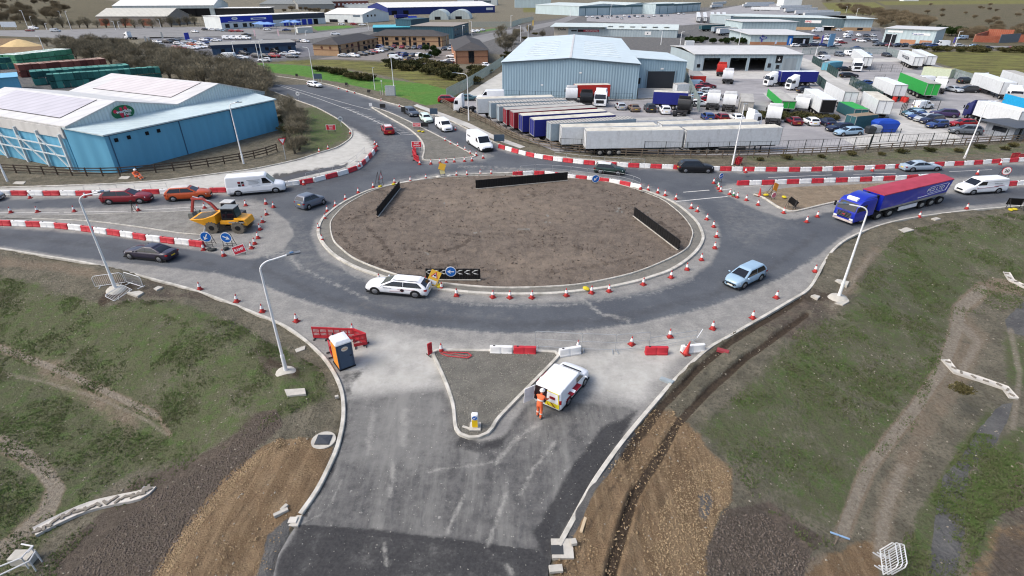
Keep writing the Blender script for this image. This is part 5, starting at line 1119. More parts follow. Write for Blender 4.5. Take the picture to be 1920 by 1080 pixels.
t=aframe('round speed limit sign on an A-frame behind the white panel van',(1879,341),-100,1.0,.9,.9); o=disc(t,'sign_disc',(0,.05,1.35),.5,SGW,SGR); text_mesh('20','lettering',SGK,o,(0,.0,1.35),(R(90),0,0),.5)
t=aframe('small blue arrow sign at the head of the eastern cones',(1350,343),-60,.5,.5,.4); disc(t,'sign_disc',(0,.02,.85),.36,SGB,SGW,200)
t=aframe('blue arrow disc on the barriers at the right of the island',(1115,345),-80,.6,.5,.35,z=.1); disc(t,'sign_disc',(0,-.2,.72),.48,SGB,SGW,225)
def post_sign(label,base,top,face,z,builder,cat='road sign'):
    p=on_h(*base,z); H_=hgt(p,top)-p.z; t=thing('road_sign',label,cat,p,R(face+90)); b=MB(); b.cyl((0,0,0),(0,0,H_),.05,.05,8); b.build('post',GALV,t); builder(t,H_); return t
def giveway(t,H_):
    b=MB(); b.add([(-.55,-.07,H_),(.55,-.07,H_),(0,-.07,H_-.95)],[(0,1,2)]); o=b.build('sign_plate',SGR,t); b=MB(); b.add([(-.34,-.085,H_-.11),(.34,-.085,H_-.11),(0,-.085,H_-.7)],[(0,1,2)]); b.build('face',SGW,o)
post_sign('red bordered give way triangle on a grey post by the pale corner',(536,299),259,-50,.07,giveway)
def speed(t,H_): o=disc(t,'sign_disc',(0,-.08,H_-.4),.42,SGW,mat('sign_grey_ring',(190,190,190),.5)); text_mesh('40','lettering',SGK,o,(0,-.12,H_-.4),(R(90),0,0),.4)
post_sign('round white speed limit sign on a post at the grass corner',(640,237),218,-60,.07,speed); post_sign('round speed limit sign on a post far up the north road',(560,186),172,-90,.07,speed)
def dirboard(w,h):
    def f(t,H_):
        b=MB(); b.box((0,-.08,H_-h/2),(w,.04,h)); b.build('sign_plate',mat('sign_back_blue_grey',(74,92,108),.5),t)
        b=MB(); b.cyl((w*.38,0,0),(w*.38,0,H_),.05,.05,6); b.build('post',GALV,t)
    return f
post_sign('blue grey direction board on two posts by the lawn lamp column',(598,155),138,-90,.1,dirboard(2.0,1.2)); post_sign('blue grey board on posts beside the north road footway',(814,220),203,-90,.1,dirboard(1.4,1.0)); post_sign('blue grey board on posts at the footway bend',(936,268),252,-90,.1,dirboard(1.6,1.0))
post_sign('thin white marker post beside the grey cabinet',(717,170),150,-90,.1,lambda t,H_:(MB().box((0,0,H_-.2),(.3,.1,.3))).build('sign_plate',SGW,t)); post_sign('white square sign on a post at the splitter nose',(696,205),193,-90,.05,lambda t,H_:(MB().box((0,-.06,H_-.3),(.6,.04,.6))).build('sign_plate',SGW,t))
# grey cabinet
t=thing('equipment_cabinet','pale grey roadside cabinet at the foot of the camera mast','cabinet',on_h(733,179,.1)); b=MB(); b.box((0,0,.95),(2.1,.8,1.9)); b.build('cabinet_box',mat('cabinet_grey',(196,200,202),.5),t,bevel=.03); b=MB(); b.box((0,0,1.94),(2.2,.9,.08)); b.build('lid',GALV,t); b=MB(); b.box((-.5,-.42,.95),(.9,.03,1.7)); b.box((.5,-.42,.95),(.9,.03,1.7)); b.build('door',mat('cabinet_door',(182,188,190),.5),t)
for i,q in enumerate(((714,177),(718,178),(723,178.5))):
    b=MB(); b.cyl((0,0,0),(0,0,.9),.12,.12,8); o=b.build('bollard',CON,loc=on_h(*q,.1)); tag(o,ordn(i)+' stubby pale bollard left of the grey cabinet','bollard','bollards by the cabinet')
# ---- illuminated bollard of the triangular island
t=thing('traffic_bollard','yellow and white bollard with blue arrow at the triangle tip','bollard',on_h(891,801,.1)); b=MB(); b.box((0,0,.04),(.6,.6,.08)); b.build('base',CON,t); b=MB(); b.box((0,0,.5),(.36,.28,.92)); b.build('shell',SGW,t,bevel=.08); b=MB(); b.box((0,-.145,.38),(.3,.02,.5)); b.build('yellow_panel',mat('bollard_yellow',(246,204,30),.4),t); disc(t,'arrow_disc',(0,-.15,.79),.15,SGB,SGW,215)
# ---- portable toilet
A=on_h(636.5,695,.0); B=on_h(668,687,.0); v=B-A; h=math.atan2(v.y,v.x)+R(11); wd=v.length*.98
t=thing('portable_toilet','portable toilet cabin with white roof, orange side and slate blue door','toilet cabin',(A+B)/2,h); t.scale=(wd/1.15,.95,.93)
ORG=mat('toilet_orange',(236,150,50),.5); SLT=mat('toilet_slate',(60,76,96),.5,var=.08)
b=MB(); b.box((0,.6,1.0),(1.1,1.1,1.9)); b.build('cabin',ORG,t,bevel=.04)
b=MB(); b.loft([[(x*q,.6+y*q2,z) for x,y in((-.58,-.6),(.58,-.6),(.58,.6),(-.58,.6))] for q,q2,z in((1,1,1.92),(1,1,2.02),(.86,.8,2.2),(.4,.5,2.26))]); b.build('roof',WHT,t,bevel=.03)
b=MB(); b.prism([(-.57,-.0),(.57,-.0),(.57,.07),(-.57,.07)],.05,1.95); b.build('front_frame',SLT,t,bevel=.02); b=MB(); b.box((-.02,-.02,1.0),(.84,.04,1.7)); o=b.build('door',mat('toilet_door',(66,84,106),.5,var=.06),t,bevel=.015); b=MB(); b.box((.34,-.055,1.0),(.12,.04,.06)); b.build('handle',SGK,o)
b=MB(); b.add([(.25*math.cos(R(i*15)),-.05,1.62+.17*math.sin(R(i*15))) for i in range(24)],[tuple(range(24))]); b.build('oval_badge',mat('badge_cream',(226,214,196),.5),o); b=MB(); b.bar((-.14,-.053,1.62),(.14,-.053,1.62),.005,.08,0,(0,1,0)); b.build('badge_lettering',mat('badge_orange',(214,140,70),.5),o)
b=MB(); b.box((0,.6,.05),(1.2,1.25,.1)); b.build('skid',SGK,t); b=MB(); b.cyl((-.3,1.0,2.15),(-.3,1.0,2.4),.05,.05,8); b.build('vent_pipe',SGK,t)
# ---- slabs, gullies, chambers, loose pieces on the verges
def slab(label,px,th=.06,name='concrete_slab',m=CON,cat='slab',lift=.0):
    P=[at(*q) for q in px]; c=sum(P,Vector())/len(P); zz=max(p.z for p in P)+.03+lift; b=MB(); b.prism([(p.x-c.x,p.y-c.y) for p in P],-th-.2,th)
    o=b.build(name,m,loc=(c.x,c.y,zz),bevel=.01); tag(o,label,cat,'loose concrete slabs' if cat=='slab' else None); return o
sl=[((553,656),(573,649),(572,656),(556,662),'thin concrete slab near the lower left lamp column'),((534,733),(572,729),(574,740),(539,745),'larger concrete slab below the lower left lamp column'),((288,542),(297,537),(306,539),(294,545),'small slab near the dug patch on the left verge'),((238,550),(262,546),(270,549),(258,557),'wide slab behind the toppled crowd barrier'),((205,539),(222,533),(226,536),(210,541),'slab at the foot of the left verge lamp column'),
 ((1565,527),(1570,524),(1592,529),(1588,537),'slab crossing behind the right verge lamp column'),((1565,569),(1590,563),(1592,567),(1580,574),'slab in front of the right verge lamp column'),((1520,555),(1527,553),(1538,556),(1533,561),'small slab left of the right verge lamp column'),((1682,430),(1700,427),(1714,432),(1695,437),'slab on the grass below the tipper lorry'),((1746,410),(1756,408),(1764,411),(1754,413),'small slab on the verge beside the lane'),
 ((222,336),(228,331),(245,331),(240,336),'slab beside the seated worker'),((24,345),(30,341),(49,341),(44,346),'slab on the verge at the far left'),((746,376),(762,374),(763,378),(747,380),'pale slab beside the left slatted board'),((982,351),(996,350),(1002,353),(989,355),'pale slab at the back of the island soil'),((988,369),(998,367),(1006,370),(995,372),'second pale slab at the back of the island soil'),((1196,455),(1204,450),(1221,453),(1212,459),'pale slab at the right of the island soil'),((1234,480),(1247,481),(1254,484),(1241,486),'small slab near the right island kerb'),((840,475),(848,473),(856,477),(847,480),'small slab in the middle left of the island soil'),((843,528),(850,526),(856,529),(848,532),'small slab before the chevron board')]
for a,b_,c,e,lb in sl: slab(lb,(a,b_,c,e),.03)
def chamber(label,base,r):
    p=at(*base); t=thing('inspection_chamber',label,'manhole',p+Vector((0,0,.02))); b=MB(); b.lathe([(r*.5,-.1),(r,-.1),(r,.06),(r*.5,.06),(r*.5,-.1)],20); b.build('concrete_ring',CON,t,smooth=40); b=MB(); b.box((0,0,.06),(r*1.2,r*1.1,.08)); b.build('cover_frame',mat('cast_iron',(74,78,82),.6,.2),t); b=MB(); b.add([(-r*.56,-r*.5,.11),(r*.56,-r*.5,.11),(r*.56,r*.5,.11),(-r*.56,r*.5,.11),(0,0,.16)],[(0,1,4),(1,2,4),(2,3,4),(3,0,4)]); b.build('cover',mat('cast_iron_lid',(66,70,76),.5,.2),t); return t
chamber('round concrete chamber with square iron cover beside the left kerb',(607,827),.62)
t=thing('gully','iron gully grating set in concrete at the right kerb end','drain',on_h(1050,1034,.02)); b=MB(); b.box((.1,.1,.0),(.9,.9,.16)); b.build('surround',CON,t); b=MB(); b.box((-.12,.02,.07),(.5,.42,.06)); b.build('grating',mat('iron_grating',(62,64,66),.6),t)
t=thing('gully','concrete gully chamber at the left kerb end','drain',on_h(550,978,.03)); b=MB(); b.box((0,0,.0),(.62,.55,.16)); b.build('surround',CON,t,bevel=.02); b=MB(); b.box((0,0,.1),(.36,.3,.06)); b.build('cover',mat('pale_cover',(206,202,192),.8),t)
for i,(q,d,rz,lb) in enumerate((((528,965),(.62,.18,.16),35,'loose kerb stone lying beside the left gully'),((534,955),(.34,.16,.14),60,'short kerb stone beside the left gully'),((1075,1020),(.26,.26,.16),10,'small pale block on the brown earth by the right gully'),((1042,1070),(.55,.3,.14),5,'flat block at the road foot below the right gully'),((632,747),(.2,.16,.14),20,'small white block near the left kerb'),((875,806),(.5,.14,.14),-25,'kerb stone lying inside the triangle tip'),((1047,667),(.3,.2,.12),40,'broken kerb piece at the triangle right corner'))):
    b=MB(); b.box((0,0,d[2]/2),d); o=b.build('kerb_stone',CON,bevel=.015,loc=at(*q)+Vector((0,0,.05))); o.rotation_euler=(0,0,R(rz)); tag(o,lb,'stone block')
def beam(label,a,b_,w,m,name,cat,lift=.08):
    A=at(*a);B=at(*b_); c=(A+B)/2; b=MB(); b.bar(A-c,B-c,w,w*.6); o=b.build(name,m,loc=c+Vector((0,0,lift))); tag(o,label,cat)
beam('pale timber post lying on the brown earth beside the right kerb',(1089,1000),(1112,928),.13,mat('new_timber',(196,176,146),.8),'timber_post','timber'); beam('blue pipe lying at the top of the dark mud',(1556,1000),(1592,1013),.08,mat('pipe_blue',(140,170,200),.5),'pipe','pipe'); beam('thin stick crossing under the blue pipe',(1572,1006),(1564,1022),.05,WOOD,'stick','timber')
beam('grey sheet of plywood leaning at the right kerb',(1238,712),(1262,720),.3,mat('sheet_grey',(150,160,164),.6),'sheet','sheet'); beam('dark red board lying across the wheel ruts',(1344,657),(1366,663),.3,mat('board_red',(150,60,66),.7),'plank','board'); beam('thin white stake leaning in the closed entry',(1305,643),(1316,626),.04,SGW,'stake','stake',.4)
slab('flat grey slab plank on the northern splitter infill',((787,262),(803,258),(806,265),(790,266)),.03); slab('dark grey mat on the eastern splitter earth',((1508,366),(1516,361),(1524,365),(1518,368)),.04,'rubber_mat',mat('mat_grey',(104,110,116),.8),'mat')
# ---- concrete drainage channels on the slopes
def channel(label,px,w,name='drain_channel'):
    P=[at(*q) for q in px]; b=MB(); c0=P[0]; rings=[]
    for i,p in enumerate(P):
        t_=(P[min(i+1,len(P)-1)]-P[max(i-1,0)]); t_.z=0; t_.normalize(); n=Vector((-t_.y,t_.x,0)); q=p-c0+Vector((0,0,.1))
        rings.append([q+n*w*.5+Vector((0,0,-.25)),q+n*w*.5+Vector((0,0,.05)),q+n*w*.36,q-n*w*.36,q-n*w*.5+Vector((0,0,.05)),q-n*w*.5+Vector((0,0,-.25))])
    b.loft(rings); t=thing(name,label,'drain channel',c0); o=b.build('channel_slab',mat('channel_concrete',(196,192,184),.9,var=.2,scale=2),t)
    g=MB()
    for i in range(len(P)-1):
        n_=max(2,int((P[i+1]-P[i]).length/.55))
        for k in range(n_):
            q=P[i].lerp(P[i+1],(k+.5)/n_)-c0+Vector((0,0,.13)); t_=(P[i+1]-P[i]).normalized(); n=Vector((-t_.y,t_.x,0))*rng.uniform(-.2,.2)*w
            g.box(q+n,(.12,.3,.08),0,rng.uniform(0,3))
    g.build('splash_blocks',mat('channel_stone',(128,122,112),.9),t); return t
channel('curved pale concrete spillway with raised blocks on the left slope',catmull([(66,1000),(115,975),(167,953),(220,940),(266,930),(283,915)],False,3),.62)
channel('pale concrete step channel crossing the track on the right slope',[(1771,676),(1790,698),(1835,712),(1884,729),(1900,748)],.5); channel('pale concrete channel at the right edge beside the track',[(1886,512),(1896,527),(1925,541)],.5)
# handrail at lower left
t=thing('outfall_handrail','white tubular handrails round the concrete outfall at lower left','handrail',at(40,1055)); m=mat('rail_white',(214,214,212),.5)
o0=at(40,1055); L3=lambda x,y,z:on_h(x,y,o0.z+z)-o0
for a,b_,c,zz in(((0,1062),(40,1046),(58,1026),.75),((0,1078),(55,1052),(66,1034),.75),((40,1020),(62,1024),(52,1036),.75)):
    b=MB(); pts=[L3(*a,zz),L3(*b_,zz),L3(*c,zz)]; b.tube(pts,.035,6)
    b.build('handrail',m,t)
b=MB(); b.box((L3(48,1052,0)),(.9,.5,.9)); b.build('headwall',CON,t)
for q in((40,1046),(58,1026),(55,1052),(66,1034)): b=MB(); s_=L3(*q,.75); b.cyl((s_.x,s_.y,-.2),s_,.03,.03,6); b.build('stanchion',m,t)
# ---- site dumper
DY=mat('dumper_yellow',(238,166,34),.45,var=.08,coat=.2,grime=.3); DKG=mat('cab_dark',(34,36,38),.4)
t=thing('site_dumper','yellow site dumper with dark cab and a full front skip','dumper'); 
b=MB(); b.loft([[(1.0,-1.05,1.0),(1.0,1.05,1.0),(.95,1.15,2.0),(.95,-1.15,2.0)],[(2.2,-1.15,.85),(2.2,1.15,.85),(2.2,1.3,1.62),(2.2,-1.3,1.62)],[(3.15,-1.0,1.25),(3.15,1.0,1.25),(3.5,1.25,1.55),(3.5,-1.25,1.55)]]); b.build('skip',DY,t,bevel=.04)
b=MB(); b.loft([[(1.02+q*.3,-1.0+q*.2,1.86),(2.2,-1.15+q*.2,1.6),(3.3-q*.2,-1.1+q*.2,1.56),(3.3-q*.2,1.1-q*.2,1.56),(2.2,1.15-q*.2,1.6),(1.02+q*.3,1.0-q*.2,1.86)] if 0 else [(1.05+q,-1.0+q,1.78+q*.3),(3.2-q,-1.05+q,1.58+q*.3),(3.2-q,1.05-q,1.58+q*.3),(1.05+q,1.0-q,1.78+q*.3)] for q in(0,.3,.6)]); b.build('load',mat('load_soil',(92,88,80),.95,var=.3,scale=4,bump=.6),t)
b=MB(); b.loft([[(-.9,y,.9),(.75,y,.9),(.75,y,1.3),(-.9,y,1.35)] for y in(-.85,.85)]); b.loft([[(-2.0,y,.85),(-.75,y,.85),(-.75,y,1.62),(-1.85,y,1.5)] for y in(-.98,-.9,.9,.98)]); b.build('body',DY,t,bevel=.06)
b=MB(); b.box((-1.0,-1.02,1.2),(1.5,.12,.12)); b.box((-1.0,1.02,1.2),(1.5,.12,.12)); b.build('side_step',LG,t); b=MB(); b.box((-1.45,0,1.28),(.5,2.02,.25)); b.build('engine_vent',SGK,t)
b=MB(); b.loft([[(-.95,y,1.35),(.55,y,1.35),(.45,y,2.55),(-.75,y,2.58)] for y in(-.72,-.68,.68,.72)]); o=b.build('cab',DKG,t,bevel=.04); b=MB(); b.box((-.15,0,2.62),(1.4,1.45,.09)); b.build('cab_roof',mat('cab_roof_grey',(128,134,136),.5),o,bevel=.03); b=MB(); b.quad((-.965,-.6,1.55),(-.965,.6,1.55),(-.8,.58,2.45),(-.8,-.58,2.45)); b.build('rear_window',mat('cab_glass_green',(52,74,74),.1,coat=.5),o)
for sd in(1,-1): b=MB(); y=sd*.735; b.quad((-.8,y,1.6),(.4,y,1.6),(.36,y,2.45),(-.68,y,2.45)); b.build('side_window',GL,o)
TYD=mat('muddy_tyre',(110,104,94),.95,var=.3)
for x in(1.55,-1.05):
    for y in(-1,1):
        b=MB(); b.cyl((x,y*.75,.62),(x,y*1.22,.62),.62,.62,18); w_=b.build('wheel',TYD,t,smooth=40); b=MB()
        for k in range(14): a=R(k*360/14); b.box((x+.63*math.cos(a),y*.98,.62+.63*math.sin(a)),(.1,.46,.1))
        b.build('tread',TYD,w_); b=MB(); b.cyl((x,y*1.2,.62),(x,y*1.24,.62),.3,.26,14); b.build('rim',SGK,w_)
text_mesh('JCB','lettering',SGK,t,(-1.5,-.995,1.38),(R(90),0,0),.2); text_mesh('FLANNERY','lettering',SGW,t,(2.0,-1.245,1.4),(R(84),0,0),.22)
a=on_h(449,438,0); c=on_h(400,437.5,0); v=c-a; h=math.atan2(v.y,v.x); t.location=a+v*(.4)+Vector((.0,.95,0)); t.rotation_euler=(0,0,h); t.scale=(v.length/2.6,.82,.9)
# ---- excavator
EXR=mat('digger_red',(176,72,66),.5,var=.1,grime=.25)
t=thing('excavator','compact excavator with red boom reaching left behind the dumper','excavator',on_h(437,419,0),R(176)); 
for y in(-.7,.7): b=MB(); b.loft([[(1.05*math.cos(R(a_))*(1.0)+(0.35 if math.cos(R(a_))>0 else -.35),y+s_,.32+.32*math.sin(R(a_))) for a_ in range(0,360,30)] for s_ in(-.2,.2)]); b.build('track',SGK,t)
b=MB(); b.box((-.35,0,1.05),(2.1,1.5,.75)); b.build('engine_house',mat('digger_grey',(90,90,92),.5),t,bevel=.08)
b=MB(); b.loft([[(-.5,y,1.35),(.75,y,1.35),(.62,y,2.42),(-.45,y,2.45)] for y in(-.78,-.72,.25,.32)]); o=b.build('cab',DKG,t,bevel=.05); b=MB(); b.box((.1,-.23,2.5),(1.2,1.12,.09)); b.build('cab_roof',mat('digger_roof',(196,196,192),.5),o,bevel=.03)
b=MB(); b.quad((.77,-.7,1.5),(.77,.25,1.5),(.655,.22,2.35),(.655,-.66,2.35)); b.build('windscreen',GL,o)
for y,sd in((-.795,1),(.335,-1)): b=MB(); b.quad((-.35,y,1.6),(.6,y,1.6),(.54,y,2.36),(-.33,y,2.36)); b.build('side_window',GL,o)
pb=[Vector((.7,.45,1.2)),Vector((1.5,.45,2.4)),Vector((2.3,.4,2.95)),Vector((3.6,.3,2.9))]
b=MB()
for q0,q1 in zip(pb[:-1],pb[1:]): b.bar(q0,q1,.2,.27,0,(0,1,0))
b.build('boom',EXR,t,bevel=.03); b=MB(); b.bar(pb[-1]+Vector((-.25,0,.15)),Vector((3.95,.3,1.35)),.22,.28,0,(0,1,0)); b.build('dipper',EXR,t,bevel=.03); b=MB(); b.cyl(pb[1]+Vector((0,.0,.3)),pb[3]+Vector((-.2,0,.25)),.06,.06,8); b.cyl((1.0,.45,1.3),(1.9,.45,2.5),.05,.05,8); b.build('ram',CHR,t)
b=MB(); b.loft([[(3.75,y,1.35),(4.25,y,1.3),(4.3,y,.75),(3.9,y,.5),(3.55,y,.62)] for y in(-.1,.7)]); b.build('bucket',mat('bucket_grey',(120,122,116),.6,.2,var=.3),t,bevel=.03); t.scale=(.95,.85,.9)
# worn compactor plate by the bucket and a survey tripod by the maroon car
t=thing('plate_compactor','small grey plate compactor standing on the lime bag','compactor',on_h(374,404,.05)); b=MB(); b.box((0,0,.12),(.6,.45,.1)); b.build('plate',SGK,t); b=MB(); b.box((0,0,.42),(.4,.34,.4)); b.build('engine',mat('compactor_grey',(130,136,132),.6),t,bevel=.04); b=MB(); b.tube([Vector((-.2,-.2,.3)),Vector((-.6,-.2,1.0)),Vector((-.6,.2,1.0)),Vector((-.2,.2,.3))],.02); b.build('handle',SGK,t)
t=thing('tripod','dark spindly tripod beside the maroon car','tripod',on_h(252,399,.0)); 
for k in range(3): b=MB(); a_=R(k*120+20); b.cyl((.3*math.cos(a_),.3*math.sin(a_),0),(0,0,1.1),.025,.02,6); b.build('leg',SGK,t)
b=MB(); b.box((0,0,1.2),(.2,.2,.25)); b.build('head',SGK,t)
t=thing('hose','coiled grey hose bending over the last red barrier','hose',on_h(378,452,.05)); b=MB(); b.tube([Vector(q) for q in((-.9,0,.05),(-.3,.0,.1),(.1,.1,.3),(.35,.2,.75),(.5,.3,1.2))],.08,8); b.build('hose_tube',mat('hose_grey',(176,178,176),.6),t,smooth=50)
# ================================================================= PEOPLE
def skin_body(name,V,E_,Rr,m,parent):
    me=bpy.data.meshes.new(name); me.from_pydata(V,E_,[]); o=bpy.data.objects.new(name,me); COL.objects.link(o)
    sk=o.modifiers.new('skin','SKIN'); sk.use_smooth_shade=True
    for i,r in enumerate(Rr): me.skin_vertices[0].data[i].radius=(r,r) if not hasattr(r,'__len__') else r
    me.skin_vertices[0].data[0].use_root=True
    o.modifiers.new('sub','SUBSURF').levels=1; o.modifiers['sub'].render_levels=1
    dg=bpy.context.evaluated_depsgraph_get(); dg.update(); m2=bpy.data.meshes.new_from_object(o.evaluated_get(dg)); bpy.data.objects.remove(o)
    m2.materials.clear(); m2.materials.append(m); m2.polygons.foreach_set('use_smooth',[True]*len(m2.polygons)); o=bpy.data.objects.new(name,m2); COL.objects.link(o); o.parent=parent; return o
HIV=mat('hivis_orange',(236,112,68),.7,var=.1,scale=6); SKN=mat('skin',(196,150,126),.6,var=.05); REFL=mat('reflective_band',(214,206,196),.5); BOOT=mat('work_boot',(120,112,104),.8); HAT=mat('hard_hat_white',(240,238,234),.3,coat=.4)
def person(label,loc,rz,J,seat=False):
    t=thing('person',label,'person',loc,rz); V=list(J.values()); ix={k:i for i,k in enumerate(J)}
    E_=[('pel','chest'),('chest','neck'),('neck','head0'),('head0','head1'),('pel','hipL'),('hipL','kneeL'),('kneeL','ankL'),('ankL','toeL'),('pel','hipR'),('hipR','kneeR'),('kneeR','ankR'),('ankR','toeR'),('chest','shL'),('shL','elL'),('elL','wrL'),('wrL','haL'),('chest','shR'),('shR','elR'),('elR','wrR'),('wrR','haR')]
    rad=dict(pel=(.17,.13),chest=(.19,.14),neck=.065,head0=.09,head1=.085,hipL=.115,hipR=.115,kneeL=.085,kneeR=.085,ankL=.065,ankR=.065,toeL=.045,toeR=.045,shL=.085,shR=.085,elL=.06,elR=.06,wrL=.045,wrR=.045,haL=.035,haR=.035)
    body=skin_body('body',[tuple(v) for v in V],[(ix[a],ix[b_]) for a,b_ in E_],[rad[k] for k in J],HIV,t)
    b=MB(); hd=(Vector(J['head0'])+Vector(J['head1']))/2; b.ball(hd,(.1,.095,.125),0,12,9); b.ball(hd+Vector((.1,0,-.01)),(.025,.018,.025),0,6,5)
    for s_ in(1,-1): b.ball(hd+Vector((.0,s_*.095,0)),(.025,.015,.035),0,6,5)
    b.build('head',SKN,t,smooth=60); b=MB(); c=Vector(J['head1'])+Vector((0,0,.03))
    b.loft([[(c.x+r*1.1*math.cos(R(a)),c.y+r*math.sin(R(a)),c.z+z) for a in range(0,360,30)] for r,z in((.155,.0),(.15,.015),(.125,.02),(.115,.08),(.07,.125),(.01,.14))]); b.build('hard_hat',HAT,t,smooth=50)
    for s_,k in(('L',1),('R',-1)):
        b=MB(); w=Vector(J['wr'+s_]); hh=Vector(J['ha'+s_]); dv=(hh-w).normalized(); sd=dv.cross(Vector((0,0,1))); sd=sd.normalized() if sd.length>.1 else Vector((0,1,0))
        b.bar(w,hh,.08,.035,0,sd.cross(dv)) 
        for f in range(4): q=hh+sd*(-.033+.022*f); b.bar(q,q+dv*(.05,.06,.062,.048)[f],.018,.02); b.bar(q+dv*(.05,.06,.062,.048)[f],q+dv*.075+Vector((0,0,-.035)),.016,.018)
        q=w.lerp(hh,.4)+sd*k*.045; b.bar(q,q+dv*.05+sd*k*.03,.02,.022); b.build('hand',SKN,t)
        b=MB(); an=Vector(J['ank'+s_]); to=Vector(J['toe'+s_]); b.bar(an+Vector((-.05,0,-.05)),to+Vector((.05,0,0)),.11,.1); b.build('boot',BOOT,t,bevel=.03)
        b=MB(); kn=Vector(J['knee'+s_]); q=kn.lerp(an,.35); q2=kn.lerp(an,.48); b.cyl(q,q2,.098,.092,10); b.build('leg_band',REFL,t)
    pc=Vector(J['pel']).lerp(Vector(J['chest']),.55); q=Vector(J['pel']).lerp(Vector(J['chest']),.72); b=MB()
    for a_,r_ in((pc,1),(q,1)):pass
    ax=(q-pc).normalized(); u=Vector((0,1,0)); w_=ax.cross(u)
    b.loft([[p+u*.205*math.cos(R(a))+w_*.165*math.sin(R(a)) for a in range(0,360,30)] for p in(pc,q)]); b.build('waist_band',REFL,t); return t
J=dict(pel=(0,0,.93),chest=(.16,0,1.32),neck=(.22,0,1.47),head0=(.27,0,1.55),head1=(.32,0,1.66),hipL=(0,.11,.88),kneeL=(.1,.12,.5),ankL=(.02,.13,.09),toeL=(.17,.14,.04),hipR=(0,-.11,.88),kneeR=(.03,-.12,.48),ankR=(-.14,-.13,.09),toeR=(.02,-.14,.04),shL=(.18,.21,1.38),elL=(.32,.27,1.13),wrL=(.55,.2,1.06),haL=(.63,.18,1.05),shR=(.18,-.21,1.38),elR=(.34,-.28,1.14),wrR=(.56,-.26,1.0),haR=(.64,-.25,.98))
p=on_h(1011,782,0); t=person('person in orange hi-vis and white hard hat reaching into the open van',p,R(62),J); t.scale=(.95,.95,.98)
J=dict(pel=(0,0,.2),chest=(-.05,0,.62),neck=(.0,0,.76),head0=(.06,0,.83),head1=(.09,0,.93),hipL=(.06,.1,.18),kneeL=(.42,.14,.42),ankL=(.62,.14,.08),toeL=(.78,.15,.04),hipR=(.06,-.1,.18),kneeR=(.44,-.12,.38),ankR=(.72,-.12,.08),toeR=(.87,-.13,.04),shL=(-.03,.2,.66),elL=(.16,.27,.45),wrL=(.38,.2,.46),haL=(.45,.18,.45),shR=(-.03,-.2,.66),elR=(.16,-.26,.44),wrR=(.38,-.2,.42),haR=(.45,-.18,.41))
t=person('person in orange hi-vis seated on the verge below the blue warehouse',on_h(257,334,.08),R(-25),J); t.scale=(1.35,1.25,1.1)
# ================================================================= BUILDINGS, FENCES, PARKED VEHICLES
def rib(name,c,k=9.0,amt=.12,rough=.55,grime=.0,bump=.5):
    t=NT(name,rough); s=t.n('ShaderNodeSeparateXYZ'); t.t.links.new(t.co,s.inputs[0]); a=t.math('MULTIPLY',t.math('ADD',s.outputs[0],s.outputs[1]),k); w=t.math('SINE',a)
    n=t.noise(.35,5,.65,stretch=(1,1,.3)); col=t.mix(t.mr(n,.3,.7,0,.5),C4(c),C4(tuple(v*.9 for v in c))); col=t.mix(t.mr(w,.2,.9,0,amt*2.2),col,C4(tuple(v*.72 for v in c)))
    if grime: col=t.mix(t.mr(t.noise(.8,6,.7),.5,.75,0,grime),col,C4((124,118,100)))
    t.col(col)
    if bump: t.bump(w,bump,.05)
    return t.m
def brickm(name,c,c2):
    t=NT(name,.9); s=t.n('ShaderNodeSeparateXYZ'); t.t.links.new(t.co,s.inputs[0]); cb=t.n('ShaderNodeCombineXYZ'); t.t.links.new(t.math('ADD',s.outputs[0],s.outputs[1]),cb.inputs[0]); t.t.links.new(s.outputs[2],cb.inputs[1])
    b=t.n('ShaderNodeTexBrick'); t.t.links.new(cb.outputs[0],b.inputs[0]); b.inputs['Color1'].default_value=C4(c); b.inputs['Color2'].default_value=C4(c2); b.inputs['Mortar'].default_value=C4((168,154,132)); b.inputs['Scale'].default_value=3.2
    t.col(t.mix(t.mr(t.noise(.5,4,.6),.35,.7,0,.35),b.outputs[0],C4(tuple(v*.8 for v in c)))); return t.m
WIN=mat('window_glass_dark',(30,34,40),.1,var=.1,coat=.4); DARK=mat('dark_opening',(20,20,22),.9); WTR=mat('white_trim',(224,226,224),.5)
